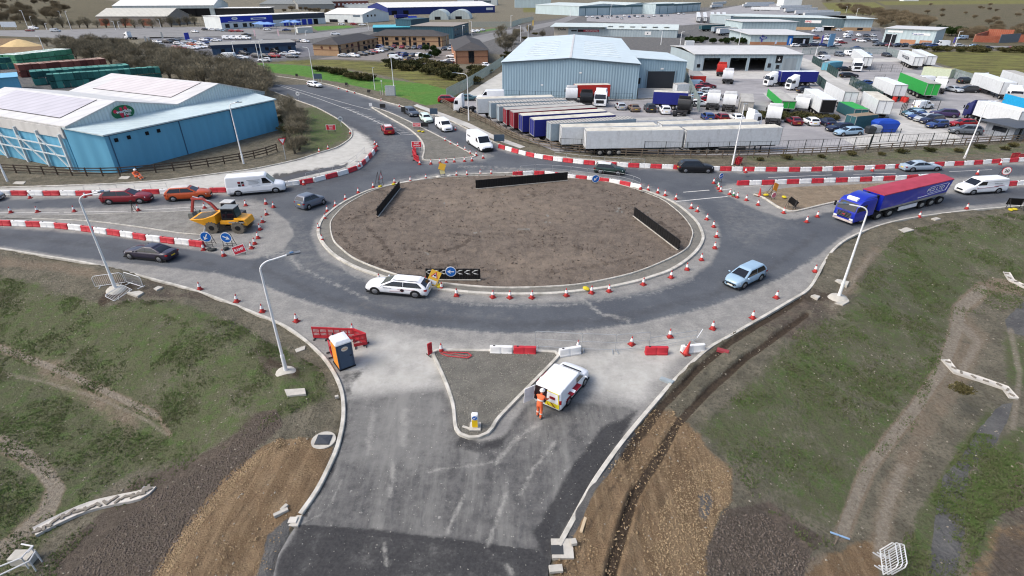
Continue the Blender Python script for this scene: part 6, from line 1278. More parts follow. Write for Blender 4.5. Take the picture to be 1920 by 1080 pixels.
def bld(name,label,*ar,rh=None,z=.06,oh=.25,h=None,cat='building',hr=None,kind=None):
    ar=list(ar)
    if isinstance(ar[0],str): cat=ar.pop(0)
    FL,FR,yt,depth,wall,roof=ar[:6]; kind=kind or (ar[6] if len(ar)>6 else 'flat'); rh=rh if rh is not None else (ar[7] if len(ar)>7 else .8)
    a=on_h(*FL,z); b_=on_h(*FR,z); v=b_-a; L=v.length; H_=(h or hgt(a,yt)-z); t=thing(name,label,cat,a,math.atan2(v.y,v.x)); D=depth; b=MB(); hr=hr or H_
    P=lambda x,y,q:(x,y,q); f=[]
    if kind in('flat','mono','hip','slab'): tops=[(0,0,H_),(L,0,hr),(L,D,hr),(0,D,H_)] if kind!='monoy' else 0; b.hexa([(0,0,0),(L,0,0),(L,D,0),(0,D,0)]+tops)
    elif kind=='gy': b.loft([[(0,y,0),(L,y,0),(L,y,hr),(L/2,y,H_+rh),(0,y,H_)] for y in(0,D)])
    elif kind=='gx': b.loft([[(x,0,0),(x,D,0),(x,D,H_),(x,D/2,H_+rh),(x,0,H_)] for x in(0,L)])
    b.build('wall',wall,t); r=MB(); o=oh; th=.14
    if kind=='flat': r.hexa([(-o,-o,H_+.01),(L+o,-o,hr+.01),(L+o,D+o,hr+.01),(-o,D+o,H_+.01),(-o,-o,H_+th),(L+o,-o,hr+th),(L+o,D+o,hr+th),(-o,D+o,H_+th)])
    elif kind=='gy':
        for s_ in(0,1):
            x0,z0=(-o,H_-.02) if s_==0 else (L+o,hr-.02); x1,z1=L/2,H_+rh+.02
            r.hexa([(x0,-o,z0),(x1,-o,z1),(x1,D+o,z1),(x0,D+o,z0),(x0,-o,z0+th),(x1,-o,z1+th),(x1,D+o,z1+th),(x0,D+o,z0+th)])
    elif kind=='gx':
        for s_ in(0,1):
            y0=-o if s_==0 else D+o; z0=H_-.02; y1=D/2; z1=H_+rh+.02
            r.hexa([(-o,y0,z0),(L+o,y0,z0),(L+o,y1,z1),(-o,y1,z1),(-o,y0,z0+th),(L+o,y0,z0+th),(L+o,y1,z1+th),(-o,y1,z1+th)])
    elif kind=='hip':
        o=.5; q=min(L,D)/2; ridge=[(q,D/2),(L-q,D/2)] if L>=D else [(L/2,q),(L/2,D-q)]; e=[(-o,-o,H_),(L+o,-o,hr),(L+o,D+o,hr),(-o,D+o,H_)]; R0=(*ridge[0],H_+rh);R1=(*ridge[1],H_+rh)
        v_=e+[R0,R1]; F=[(0,1,5,4),(1,2,5),(2,3,4,5),(3,0,4)] if L>=D else [(0,1,4),(1,2,5,4),(2,3,5),(3,0,4,5)]
        r.add(v_,F+[(3,2,1,0)])
    r.build('roof',roof,t); return t,L,H_,D
def panel(t,nm,m,x0,x1,z0,z1,y=-.05,th=.06,side='f',L=0,parent=None):
    b=MB()
    if side=='f': b.box(((x0+x1)/2,y,(z0+z1)/2),(x1-x0,th,z1-z0))
    elif side=='l': b.box((y,(x0+x1)/2,(z0+z1)/2),(th,x1-x0,z1-z0))
    else: b.box((L-y,(x0+x1)/2,(z0+z1)/2),(th,x1-x0,z1-z0))
    return b.build(nm,m,parent or t)
def wtext(t,s_,m,x,z,size,y=-.1,width=None): return text_mesh(s_,'lettering',m,t,(x,y,z),(R(90),0,0),size,.01,0,width)
INK=mat('sign_ink_dark',(40,44,60),.5)
# ---- blue warehouse with the oval badge
A=on_h(220,325,.06);B=on_h(525,243,.06); v=B-A; L=v.length; dv=v.normalized(); BW_=rib('warehouse_blue',(104,174,206),5,.025,.5); BG=rib('warehouse_pale_grey',(208,224,226),14,.14,.5); RW=rib('warehouse_roof_white',(210,209,206),2.2,.08,.5,.1,.2); RV=rib('solar_film_lilac',(196,192,198),3.2,.12,.45,.0,.2)
t=thing('warehouse','large pale blue warehouse with twin gables and a green oval badge','warehouse',A,math.atan2(v.y,v.x)); Dp=5.0; hw=4.7; ht=5.4; N=26
b=MB(); b.hexa([(0,0,0),(L,0,0),(L,Dp,0),(-1.6,Dp,0),(0,0,hw),(L,0,hw),(L,Dp,ht),(-1.6,Dp,ht)]); b.build('lean_to',BW_,t)
b=MB(); b.hexa([(-.25,-.25,hw),(L+.3,-.25,hw),(L+.3,Dp,ht),(-1.7,Dp,ht),(-.25,-.25,hw+.16),(L+.3,-.25,hw+.16),(L+.3,Dp,ht+.12),(-1.7,Dp,ht+.12)]); b.build('lean_to_roof',rib('lean_roof',(206,222,222),6,.06),t)
b=MB(); b.box((L/2,-.03,hw-.06),(L,.08,.14)); 
for x in(L*.02,L*.37,L*.68): b.box((x,-.04,hw/2),(.1,.08,hw))
b.build('wall_trim',mat('trim_dark_blue',(58,96,124),.6),t)
xs=[(-1.6,5.55),(5.3,7.5),(13.5,5.75),(21.0,7.6),(29.3,5.2)]
b=MB(); b.loft([[(x,y,5.3) for x in(-1.6,)]+[(29.3,y,4.9)]+[(x,y,z) for x,z in xs[::-1]] for y in(Dp-.35,Dp+.2)]); b.build('gable',BG,t)
b=MB(); b.hexa([(-1.6,Dp+.25,0),(29.2,Dp+.25,0),(29.2,Dp+N,0),(-1.6,Dp+N,0),(-1.6,Dp+.25,4.2),(29.2,Dp+.25,4.2),(29.2,Dp+N,4.2),(-1.6,Dp+N,4.2)]); b.hexa([(-1.75,Dp+.22,4.2),(29.25,Dp+.22,4.2),(29.25,Dp+N,4.2),(-1.75,Dp+N,4.2),(-1.75,Dp+.22,5.5),(29.25,Dp+.22,5.1),(29.25,Dp+N,5.1),(-1.75,Dp+N,5.5)],1); b.build('wall',[BW_,RW],t)
roofs=[(xs[0],xs[1],N,RW),(xs[1],xs[2],N,RW),(xs[2],xs[3],N,RW),(xs[3],xs[4],N,RW)]
for (x0,z0),(x1,z1),dp,m in roofs:
    b=MB(); b.hexa([(x0,Dp-.5,z0),(x1,Dp-.5,z1),(x1,Dp+dp,z1),(x0,Dp+dp,z0),(x0,Dp-.5,z0+.15),(x1,Dp-.5,z1+.15),(x1,Dp+dp,z1+.15),(x0,Dp+dp,z0+.15)]); ro=b.build('roof',m,t)
    if (x0,z0) in(xs[0],xs[2]):
        f=.22; b=MB(); q=lambda u,y:(x0+(x1-x0)*u,y,z0+(z1-z0)*u+.17); b.add([q(f,Dp+3),q(.93,Dp+3),q(.93,Dp+dp-4),q(f,Dp+dp-4),q(f,Dp+9),q(f-.1,Dp+9),q(f-.1,Dp+dp-4)],[(0,1,2,3)]); b.build('solar_film',RV if x0<0 else rib('film_pale',(214,206,204),3.2,.12,.45,0,.2),ro)
        b=MB(); b.bar(q(f,Dp+3),q(.95,Dp+3),.14,.06); b.bar(q(f,Dp+3),q(f,Dp+dp-4),.14,.06); b.build('film_edge',mat('film_edge_dark',(74,72,72),.7),ro)
ox,oz=5.75,6.12; b=MB(); E_=lambda rx,rz,y,m=0:b.poly([(ox+rx*math.cos(R(i*12)),y,oz+rz*math.sin(R(i*12))) for i in range(30)],m)
E_(1.62,1.0,Dp-.42,1); E_(1.5,.9,Dp-.45,0); og=b.build('oval_badge',[mat('badge_green',(20,104,68),.5),mat('badge_rim',(190,216,206),.5)],t)
b=MB()
for pts in([(-1.25,.3),(-.95,.5),(-.6,.2),(-.75,-.02),(-1.15,.05)],[(-.35,.65),(-.05,.62),(.02,.15),(-.3,.1)],[(.15,.55),(.5,.8),(.7,.35),(.3,.1)],[(-.55,-.05),(.0,-.05),(-.1,-.8),(-.28,-.82)],[(.15,-.2),(.75,-.2),(.5,-.68),(.25,-.7)]): b.poly([(ox+x,Dp-.48,oz+z) for x,z in pts])
b.build('badge_emblem',mat('badge_red_leaf',(204,38,74),.5),og)
o=text_mesh('westfalia','lettering',SGW,og,(ox+.1,Dp-.52,oz+.12),(R(90),0,0),.55,.01,0,2.0); o=text_mesh('fruit','lettering',SGW,og,(ox+.45,Dp-.52,oz-.28),(R(90),0,0),.5,.01,0,.9)
for x in(1.0,2.6,5.0,6.6): panel(t,'vent',DARK,x,x+.45,hw-1.0,hw-.55)
wallx=mat('steel_white',(206,214,216),.5)
for i,y in enumerate((1.0,6,11,16,21,25.5)):
    b=MB(); b.bar((-1.9,Dp+y,0),(-1.9,Dp+y,4.7),.28,.28,0,(0,1,0)); b.build('steel_column',wallx,t)
    if i<5: b=MB(); b.bar((-2.0,Dp+y,.2),(-2.0,Dp+y+4.8,3.6 if i%2 else 4.1),.14,.14); b.build('steel_brace',wallx,t)
for z_ in(1.9,3.1): b=MB(); b.bar((-2.0,Dp+1,z_),(-2.0,Dp+25.5,z_),.14,.14); b.build('steel_rail',wallx,t)
bld('shed','plain small blue flat shed at the far left of the crate yard',(-40,180),(43,173),156,9,BW_,rib('shed_roof_blue',(120,186,220),6,.1),'flat',h=3.2)
# ---- grey warehouse, annex, workshop
GW=rib('cladding_grey_blue',(154,180,194),11,.09,.5); GR_=rib('roof_pale_grey',(206,220,224),4,.06,.5,.08,.3); TRM=mat('trim_slate',(74,88,98),.6)
t,L,H_,D=bld('warehouse','big grey ribbed warehouse with a shallow pale roof behind the trailers','warehouse',(942,181),(1193,186),117,64,GW,GR_,'gy',.95); 
b=MB(); b.bar((0,-.28,H_),(L/2,-.28,H_+.95),.1,.22); b.bar((L/2,-.28,H_+.95),(L,-.28,H_),.1,.22); b.build('verge_trim',TRM,t); b=MB(); b.bar((L/2,0,H_+1.14),(L/2,D,H_+1.14),.5,.08); b.build('ridge_cap',RW,t)
for sd in(0,1):
    for k in range(8):
        y=8+k*4.8; x0,x1=(L*.14,L*.38) if sd==0 else (L*.6,L*.88); zf=lambda x:H_+.95*(1-abs(x-L/2)/(L/2))+.19
        b=MB(); b.hexa([(x0,y,zf(x0)-.02),(x1,y,zf(x1)-.02),(x1,y+1.0,zf(x1)-.02),(x0,y+1.0,zf(x0)-.02),(x0,y,zf(x0)+.04),(x1,y,zf(x1)+.04),(x1,y+1.0,zf(x1)+.04),(x0,y+1.0,zf(x0)+.04)]); b.build('rooflight',mat('rooflight_white',(228,236,238),.4),t)
for x,z in((.29,.35),(.56,.34),(.57,.72),(.79,.3)): panel(t,'wall_light',SGW,L*x,L*x+.5,H_*z,H_*z+.25)
t,L,H_,D=bld('annex','grey ribbed annex with a wide dark roller door and sloping roof','warehouse',(1191,165.5),(1281,165.5),109,19,GW,GR_,'flat',hr=5.75)
panel(t,'roller_door',mat('door_charcoal',(46,50,56),.6,stretch=(1,1,8)),L*.23,L*.78,0,H_*.57); b=MB(); b.bar((L*.2,-.06,0),(L*.2,-.06,H_*.62),.12,.2,0,(0,1,0)); b.bar((L*.81,-.06,0),(L*.81,-.06,H_*.6),.12,.2,0,(0,1,0)); b.build('door_frame',mat('door_yellow_post',(126,140,150),.6),t); panel(t,'wall_light',SGW,L*.48,L*.54,H_*.63,H_*.68)
panel(t,'sign',SGK,-.1,1.0,1.0,2.3,-.12)
WK=rib('workshop_cladding',(176,192,198),6,.08,.55)
a=on_h(1299,132,.06); t=None
a=on_h(1299,133,.06);b_=on_h(1499,133,.06); v=b_-a; L=v.length; H_=hgt(a,103); t=thing('workshop','pale grey workshop with three open vehicle bays and a mottled roof','workshop',a,math.atan2(v.y,v.x)); D=26
bays=[(.09,.24),(.335,.49),(.515,.67)]; hb=H_*.8; b=MB(); x=0
for u0,u1 in bays+[(1.0,1.0)]:
    b.box(((x+u0*L)/2,.15,H_/2),(u0*L-x,.3,H_)); 
    if u1<1: b.box(((u0+u1)/2*L,.15,(hb+H_)/2),((u1-u0)*L,.3,H_-hb))
    x=u1*L
b.box((.15,D/2,H_/2),(.3,D-.6,H_)); b.box((L-.15,D/2,H_/2),(.3,D-.6,H_)); b.box((L/2,D-.15,H_/2),(L,.3,H_)); b.build('wall',WK,t)
b=MB(); b.hexa([(-.3,-.3,H_+.01),(L+.3,-.3,H_+.01),(L+.3,D/2,H_+.75),(-.3,D/2,H_+.75),(-.3,-.3,H_+.15),(L+.3,-.3,H_+.15),(L+.3,D/2,H_+.9),(-.3,D/2,H_+.9)]); b.hexa([(-.3,D/2,H_+.75),(L+.3,D/2,H_+.75),(L+.3,D+.3,H_+.01),(-.3,D+.3,H_+.01),(-.3,D/2,H_+.9),(L+.3,D/2,H_+.9),(L+.3,D+.3,H_+.15),(-.3,D+.3,H_+.15)]); b.build('roof',rib('roof_mottled',(206,206,204),3,.06,.6,.35,.2),t)
b=MB(); b.quad((0,.3,.02),(L,.3,.02),(L,D,.02),(0,D,.02)); b.build('bay_floor',mat('bay_floor',(96,94,90),.8),t)
panel(t,'shutter',rib('shutter_grey',(160,170,174),3,.1),L*.825,L*.955,0,H_*.78); o=panel(t,'sign',SGK,L*.755,L*.815,H_*.5,H_*.95); b=MB()
for pts in([(-.1,.1),(0,.55),(.14,.2)],[(-.55,-.1),(.0,.15),(.1,-.05)],[(.1,.1),(.55,-.1),(.0,-.05)],[(-.35,-.3),(.35,-.3),(0,-.12)]): b.poly([(L*.785+x*.9,-.1,H_*.72+z*1.2) for x,z in pts])
b.build('emblem',SGW,o); panel(t,'window',WIN,L*.03,L*.06,.9,1.8); panel(t,'window',WIN,L*.69,L*.72,.9,2.0); panel(t,'window',WIN,L*.77,L*.8,.6,1.6)
b=MB(); b.box((L/2,-.32,H_+.02),(L+.6,.08,.16)); b.build('gutter',TRM,t)
# ---- brick offices
BK=brickm('office_brick',(196,160,120),(178,138,104)); BK2=brickm('office_brick_red',(188,132,98),(170,112,84)); SL=rib('slate_roof',(74,72,72),2,.06,.8,.1,.2); BND=mat('dark_band',(112,74,60),.8)
def office(label,FL,FR,yt,D,wall,wins,hr=None,rh=2.0,sw=(),lf=()):
    t,L,H_,D=bld('office_building',label,FL,FR,yt,D,wall,SL,'hip',rh,hr=hr); panel(t,'band',BND,0,L,H_*.5,H_*.55,-.02,.06); panel(t,'band',BND,0,D,H_*.5,H_*.55,-.02,.06,'l'); panel(t,'band',BND,0,D,H_*.5,H_*.55,-.02,.06,'r',L)
    for x0,x1,z0,z1 in wins: panel(t,'window',WIN,x0*L,x1*L,z0*H_,z1*H_)
    for y0,y1,z0,z1 in sw: panel(t,'window',WIN,y0*D,y1*D,z0*H_,z1*H_,-.05,.06,'r',L)
    for y0,y1,z0,z1 in lf: panel(t,'window',WIN,y0*D,y1*D,z0*H_,z1*H_,-.05,.06,'l')
    b=MB(); 
    for x in(.01,.5,.99): b.box((x*L,-.1,H_/2),(.12,.12,H_))
    b.build('downpipe',SGK,t); return t,L,H_
W2=lambda xs,w:[q for x in xs for q in((x,x+w,.6,.88),(x,x+w,.12,.42))]
t,L,H_=office('left tan brick office with dark hipped slate roof',(636,105),(709,89),84,9.5,BK,W2((.18,.3,.6,.72,.84),.055)+[(.02,.06,.05,.92),(.46,.49,.05,.92),(.2,.25,.02,.35),(.65,.7,.02,.35)],None,1.9)
for y in(3,6.2): b=MB(); b.cyl((-.1,y,H_*.72),(-.02,y,H_*.72),.45,.45,12); b.build('wall_roundel',BND,t)
office('long tan brick office at the back of the car park',(693,86.5),(831,88),67,11,BK,W2((.08,.22,.36,.45,.6,.72),.045)+[(.18,.205,.05,.92),(.545,.57,.05,.92),(.94,.965,.05,.92),(.32,.36,.02,.4),(.78,.82,.02,.4)],None,2.0,[(.5,.62,.05,.92)])
office('right brick office with tall central window and hipped roof',(855,120),(916,119),95,38,BK2,[(.39,.56,.08,.95)],None,2.0,[(.03+i*.105,.075+i*.105,.6,.86) for i in range(9)]+[(.03+i*.105,.075+i*.105,.12,.42) for i in range(9)])
# ---- other estate buildings
NB=rib('cladding_night_blue',(62,88,116),5,.08); ROOFG=rib('flat_roof_grey',(150,150,146),2,.05,.8,.2,.1)
t,L,H_,D=bld('showroom','low dark blue flat roofed showroom','showroom',(400,104),(556,97),86,15,NB,ROOFG,'flat'); panel(t,'fascia',mat('fascia_navy',(42,58,82),.5),-.3,L+.3,H_*.75,H_+.2,-.35,.1)
for x in(.1,.22,.36,.5,.62,.74,.9): panel(t,'window',WIN,x*L,x*L+1.2,.9,1.9)
DB=mat('fascia_bright_blue',(34,58,178),.45); WW=rib('white_cladding',(222,228,228),5,.05); RWH=rib('roof_white',(232,230,224),2,.05,.5,.12,.1)
t,L,H_,D=bld('dealership','tyre depot with bright blue fascia and blue shutter doors','garage',(417,55),(611,44),31,18,WW,RWH,'flat',h=6.4); panel(t,'fascia',DB,0,L*.46,H_*.52,H_,-.08,.12); panel(t,'fascia',mat('fascia_graphite',(58,66,80),.5),L*.46,L,H_*.55,H_,-.08,.12); panel(t,'blue_pier',DB,L*.36,L*.46,0,H_*.52); 
for i in range(6): panel(t,'shutter',DB if i<5 else DARK,L*(.56+i*.062),L*(.606+i*.062),0,H_*.5)
o=panel(t,'sign',SGW,L*.26,L*.4,H_*.66,H_*.82,-.16,.04); panel(o,'sign_line',DB,L*.28,L*.38,H_*.71,H_*.77,-.2,.03); b=MB(); b.poly([(L*.12+1.9*math.cos(R(i*15)),-.16,H_*.82+.75*math.sin(R(i*15))) for i in range(24)]); o=b.build('oval_sign',SGW,t); wtext(o,'STS',DB,L*.12,H_*.82,1.0,-.2); panel(o,'sign_line',SGW,L*.06,L*.19,H_*.585,H_*.62,-.17,.03)
for x in(.03,.1,.18,.24): panel(t,'window',WIN,x*L,x*L+2.6,.6,2.6)
t,L,H_,D=bld('office_shed','white clad unit with a pale pitched roof and three gable windows','unit',(610,41),(681,43),26,30,WW,RWH,'gx',3.2); panel(t,'door',WIN,L*.12,L*.34,0,1.8); panel(t,'door',WIN,L*.52,L*.6,0,1.8); panel(t,'sign',mat('sign_slate',(92,108,122),.5),L*.76,L*.94,H_*.72,H_*.92)
for y in(5,9,13): panel(t,'window',WIN,y,y+1.6,H_*.7,H_*.95,-.06,.06,'r',L)
BL2=rib('cladding_royal_blue',(38,54,122),4,.08); t,L,H_,D=bld('factory','very long royal blue factory with white pitched roof','factory',(728,28.5),(928,23.5),14.5,50,BL2,RWH,'gx',3.5); panel(t,'sign',SGW,L*.91,L*.98,H_*.4,H_*.75)
for x in(.03,.13): panel(t,'door',DARK,x*L,x*L+5,0,H_*.6)
for k,(x0,x1,yb) in enumerate(((804,841,37),(842,882,36))):
    a=on_h(x0,yb,.06);c=on_h(x1,yb,.06); v=c-a; t=thing('round_shed',('left','right')[k]+' pale arched round roofed shed before the blue factory','shed',a,math.atan2(v.y,v.x)); L=v.length; H_=hgt(a,19); b=MB(); b.loft([[(L/2-L/2*math.cos(R(i*15)),y,H_*math.sin(R(i*15))) for i in range(13)] for y in(0,26)]); b.build('vault',rib('vault_grey',(186,196,194),3,.06),t,smooth=40); panel(t,'door',DARK,L*.3,L*.6,0,H_*.32)
TL=rib('cladding_dark_teal',(54,88,102),6,.12); t,L,H_,D=bld('unit','dark teal ribbed unit with flat stony roof','unit',(771,72),(851,73),49,32,TL,rib('roof_gravel',(150,142,134),2,.05,.9,.2,.1),'flat')
for i in range(6): panel(t,'window',WIN,3+i*4.6,4.2+i*4.6,H_*.62,H_*.78,-.06,.06,'r',L); panel(t,'window',WIN,3+i*4.6,4.2+i*4.6,H_*.2,H_*.36,-.06,.06,'r',L)
bld('unit','tall teal block with a white triangle emblem','unit',(772,58),(806,54),37,10,TL,TL,'flat'); bld('unit','low unit with a turquoise sloping roof','unit',(700,60),(771,59),52,24,TL,rib('roof_turquoise',(84,184,200),3,.05),'flat',hr=None)
HG=rib('cladding_mist',(168,182,188),5,.08); RG=rib('roof_sage',(204,214,210),2.5,.06,.5,.2,.2)
t,L,H_,D=bld('depot','hire depot with overhanging pale roof and red sign band','depot',(1039,67),(1127,68),50,30,HG,RG,'flat',oh=2.0); o=panel(t,'sign',mat('sign_brick_red',(168,60,74),.5),L*.5,L*.95,H_*.45,H_*.72); wtext(o,'Plant & Tool Hire',SGW,L*.8,H_*.58,.7,-.1,6); panel(t,'sign',SGK,L*.5,L*.62,H_*.47,H_*.7,-.1); panel(t,'corner_wall',mat('corner_cream',(196,188,172),.8),-.1,L*.3,0,H_*.98,-.06,.1); wtext(t,'Dale',INK,L*.16,H_*.72,1.4,-.14,4); panel(t,'window',WIN,L*.36,L*.48,H_*.5,H_*.66)
t,L,H_,D=bld('depot','long mist grey depot with blue gable bays and roof lights','depot',(1127,68),(1269,71),54,26,HG,RG,'gx',1.6); 
for k in range(6): b=MB(); b.box((L*(.1+k*.15),5,H_+.75+.2),(2.4,3.4,.06)); o=b.build('rooflight',mat('rooflight_grey',(150,156,152),.5),t); o.rotation_euler=(0,0,0)
o=panel(t,'sign',SGW,L*.58,L*.66,H_*.3,H_*.75); b=MB(); b.poly([(L*.605,-.11,H_*.6),(L*.63,-.11,H_*.6),(L*.615,-.11,H_*.42)]); b.build('emblem',SGK,o)
for y in(3,11,18): panel(t,'door',mat('door_blue',(70,120,150),.6),y,y+5,0,H_*.8,-.06,.08,'r',L)
LU=rib('cladding_ice',(188,206,210),4,.1); TF=mat('fascia_teal_grey',(84,112,118),.6)
for k,(FL,FR,yt,d_) in enumerate((((1085,30),(1172,27),13,60),((1172,27),(1228,25.5),12,60),((1228,27),(1262,25),6,30),((1262,24),(1312,20),6,40))):
    t,L,H_,D=bld('unit',('left gabled','middle gabled','small projecting','right end')[k]+' ice grey industrial unit with teal fascia','unit',FL,FR,yt,d_,LU,RG,'gy' if k<2 else 'flat',1.6,h=(7.2,7.4,8.2,7.4)[k]); panel(t,'fascia',TF,0,L,H_*.8,H_*1.0,-.1,.14)
    for i in range(int(L/14)): panel(t,'mullion',TF,14*(i+.5),14*(i+.5)+.6,0,H_*.8)
t,L,H_,D=bld('dealership','car dealership with wide pale roof and blue oval emblem','dealership',(1405,84),(1521,85),65,34,LU,RW,'flat',oh=1.0); b=MB(); b.poly([(L*.2+1.5*math.cos(R(i*15)),-.12,H_*.7+.55*math.sin(R(i*15))) for i in range(24)]); o=b.build('oval_sign',mat('oval_blue',(52,82,170),.4),t); panel(t,'brick_plinth',BK2,0,L*.6,0,H_*.3,-.06,.1); panel(t,'glazing',WIN,L*.68,L*.95,0,H_*.72,-.06,.1); panel(t,'portal',SGB,L*.6,L*.68,0,H_*.95,-.16,.3); wtext(o,'Ford',SGW,L*.2,H_*.7,.9,-.2,1.8)
bld('dealership_hall','raised pale hall behind the oval emblem dealership','dealership',(1388,66),(1490,66),46,24,LU,RW,'flat',oh=.6,h=6)
t,L,H_,D=bld('unit','long slate teal unit with white sign board','unit',(1372,52),(1580,58),33,34,rib('cladding_slate',(88,108,116),4,.08),RG,'flat',h=6.0); o=panel(t,'sign',SGW,L*.66,L*.8,H_*.58,H_*.82); wtext(o,'EPG',SGR,L*.69,H_*.7,1.2,-.12,3); panel(t,'brick_plinth',BK,L*.45,L,0,H_*.24,-.06,.1); panel(t,'entrance',DARK,L*.82,L*.9,0,H_*.32,-.1,.12); panel(t,'canopy',SGW,L*.82,L*.92,H_*.33,H_*.38,-1.0,2.0); panel(t,'sign',INK,L*.02,L*.1,H_*.5,H_*.75)
t,L,H_,D=bld('unit','pale clad end unit with brick plinth beside the heath','unit',(1580,58),(1632,58.5),33,34,LU,RG,'flat',oh=1.4,h=6.0); panel(t,'brick_plinth',BK,0,L,0,H_*.3,-.06,.1); panel(t,'window',WIN,L*.5,L*.7,.5,1.5,-.12)
t,L,H_,D=bld('dealership','pale dealership with sloping roof, blue lettering boards and wooden panel','dealership',(1653,80),(1748,85),53,23,LU,RW,'flat',oh=.6); panel(t,'glazing',WIN,L*.04,L*.26,0,H_*.62,-.06,.1); panel(t,'brick_plinth',BK2,L*.36,L*.66,0,H_*.3,-.06,.1); panel(t,'brick_plinth',BK2,L*.74,L*.97,0,H_*.3,-.06,.1); o=panel(t,'sign',SGW,L*.56,L*.9,H_*.62,H_*.76); wtext(o,'Transit Centre',mat('ink_blue',(50,90,160),.5),L*.66,H_*.69,.7,-.12,4); panel(t,'sign',SGW,L*.06,L*.36,H_*.74,H_*.88); 
BRK=brickm('raw_red_brick',(176,88,62),(160,74,54))
t=thing('brick_ruin','red brick shell of an unfinished building at the far right','building',on_h(1824,79,.06)); L3_=lambda x,y,z:(on_h(x,y,.06+z)-on_h(1824,79,.06))
for a,c,hh,nm in(((1824,79),(1872,80),2.6,'front_wall'),((1848,71),(1896,73),3.8,'back_wall'),((1824,79),(1848,71),3.0,'side_wall'),((1905,79),(1960,80),3.0,'end_wall')):
    q=on_h(*a,.06)-on_h(1824,79,.06);w_=on_h(*c,.06)-on_h(1824,79,.06); b=MB(); b.bar(q+Vector((0,0,hh/2)),w_+Vector((0,0,hh/2)),.4,hh); b.build(nm,BRK,t)
q=on_h(1872,81,.06)-on_h(1824,79,.06);w_=on_h(1908,80,.06)-on_h(1824,79,.06); b=MB(); b.bar(q+Vector((0,0,1.7)),w_+Vector((0,0,1.9)),.2,3.4); b.build('steel_sheet',mat('sheet_slate',(96,106,116),.6),t)
t,L,H_,D=bld('gatehouse','small grey clad gatehouse with dark sloping roof at the yard gate','gatehouse',(1895,263),(1972,259),239,4.6,rib('gate_grey',(150,156,164),8,.14),mat('gate_roof',(78,84,92),.7),'flat',oh=.9); panel(t,'window',WIN,1.2,3.4,H_*.45,H_*.8,-.06,.08,'l'); panel(t,'door_strip',SGK,L*.12,L*.15,0,H_)
PB=rib('shed_pale',(204,212,210),2,.08); t,L,H_,D=bld('shed','very large pale shed with dark door openings at the upper left','shed',(217,33),(405,31),12,60,PB,RWH,'gx',5,h=8.2)
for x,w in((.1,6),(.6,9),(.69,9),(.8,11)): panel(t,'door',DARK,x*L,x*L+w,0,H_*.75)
t,L,H_,D=bld('shed','older pitched shed with pale roof and red brick doors at the upper left','shed',(185,48),(318,48),31,26,mat('render_grey',(150,142,134),.9,var=.25),rib('asbestos_roof',(196,194,184),2,.05,.8,.3,.1),'gx',4.2)
for x in(.03,.34,.62): panel(t,'door',BRK,x*L,x*L+6,0,H_*.75)
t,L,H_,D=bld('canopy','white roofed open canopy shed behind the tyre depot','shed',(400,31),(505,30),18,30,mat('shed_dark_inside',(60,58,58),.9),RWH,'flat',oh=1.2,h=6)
GRR=rib('grey_factory_roof',(130,134,132),2,.08,.8,.3,.1)
for k,(FL,FR,yt) in enumerate((((488,17),(560,17),9),((560,18),(628,17),9))): bld('factory',('left','right')[k]+' grey saw roofed old factory at the skyline','factory',FL,FR,yt,60,mat('factory_wall',(150,150,146),.9),GRR,'gx',4,h=5)
t,L,H_,D=bld('mill','long red brown brick mill with a row of white windows','mill',(600,16),(692,14),6,40,mat('mill_brick',(122,74,66),.9),GRR,'gx',4,h=7)
for i in range(12): panel(t,'window',SGW,L*(i+.4)/12,L*(i+.4)/12+2,H_*.4,H_*.7)
t,L,H_,D=bld('unit','pale box unit with dark name board behind the blue factory','unit',(858,10),(932,10),1,40,PB,RWH,'flat',h=8); o=panel(t,'sign',TRM,L*.55,L*.85,H_*.4,H_*.75); panel(t,'sign',INK,L*.42,L*.53,H_*.4,H_*.75)
bld('unit','plain ice blue box unit at the top centre','unit',(965,14.5),(1033,14.5),1,40,LU,LU,'flat',h=9); bld('unit','white office block with rows of small windows at the top right','office block',(1468,12),(1502,12),-8,20,WW,RWH,'flat',h=12); bld('factory','white fleet of roofs left of the red mill','factory',(628,15),(700,15),9,20,WW,RWH,'flat',h=4)
bld('house','pale house on the skyline at the upper right','house',(1694,2),(1722,2),-6,12,WW,RWH,'gx',3,h=5); bld('unit','pale clad unit with navy sign boards beside the lorry park','unit',(1368,46),(1442,44),33,20,HG,RG,'flat',h=5); bld('kiosk','small pale cabin on the green island of the tyre depot','cabin',(559,62),(587,61),52,5,mat('cabin_grey',(196,202,200),.7),RWH,'flat')
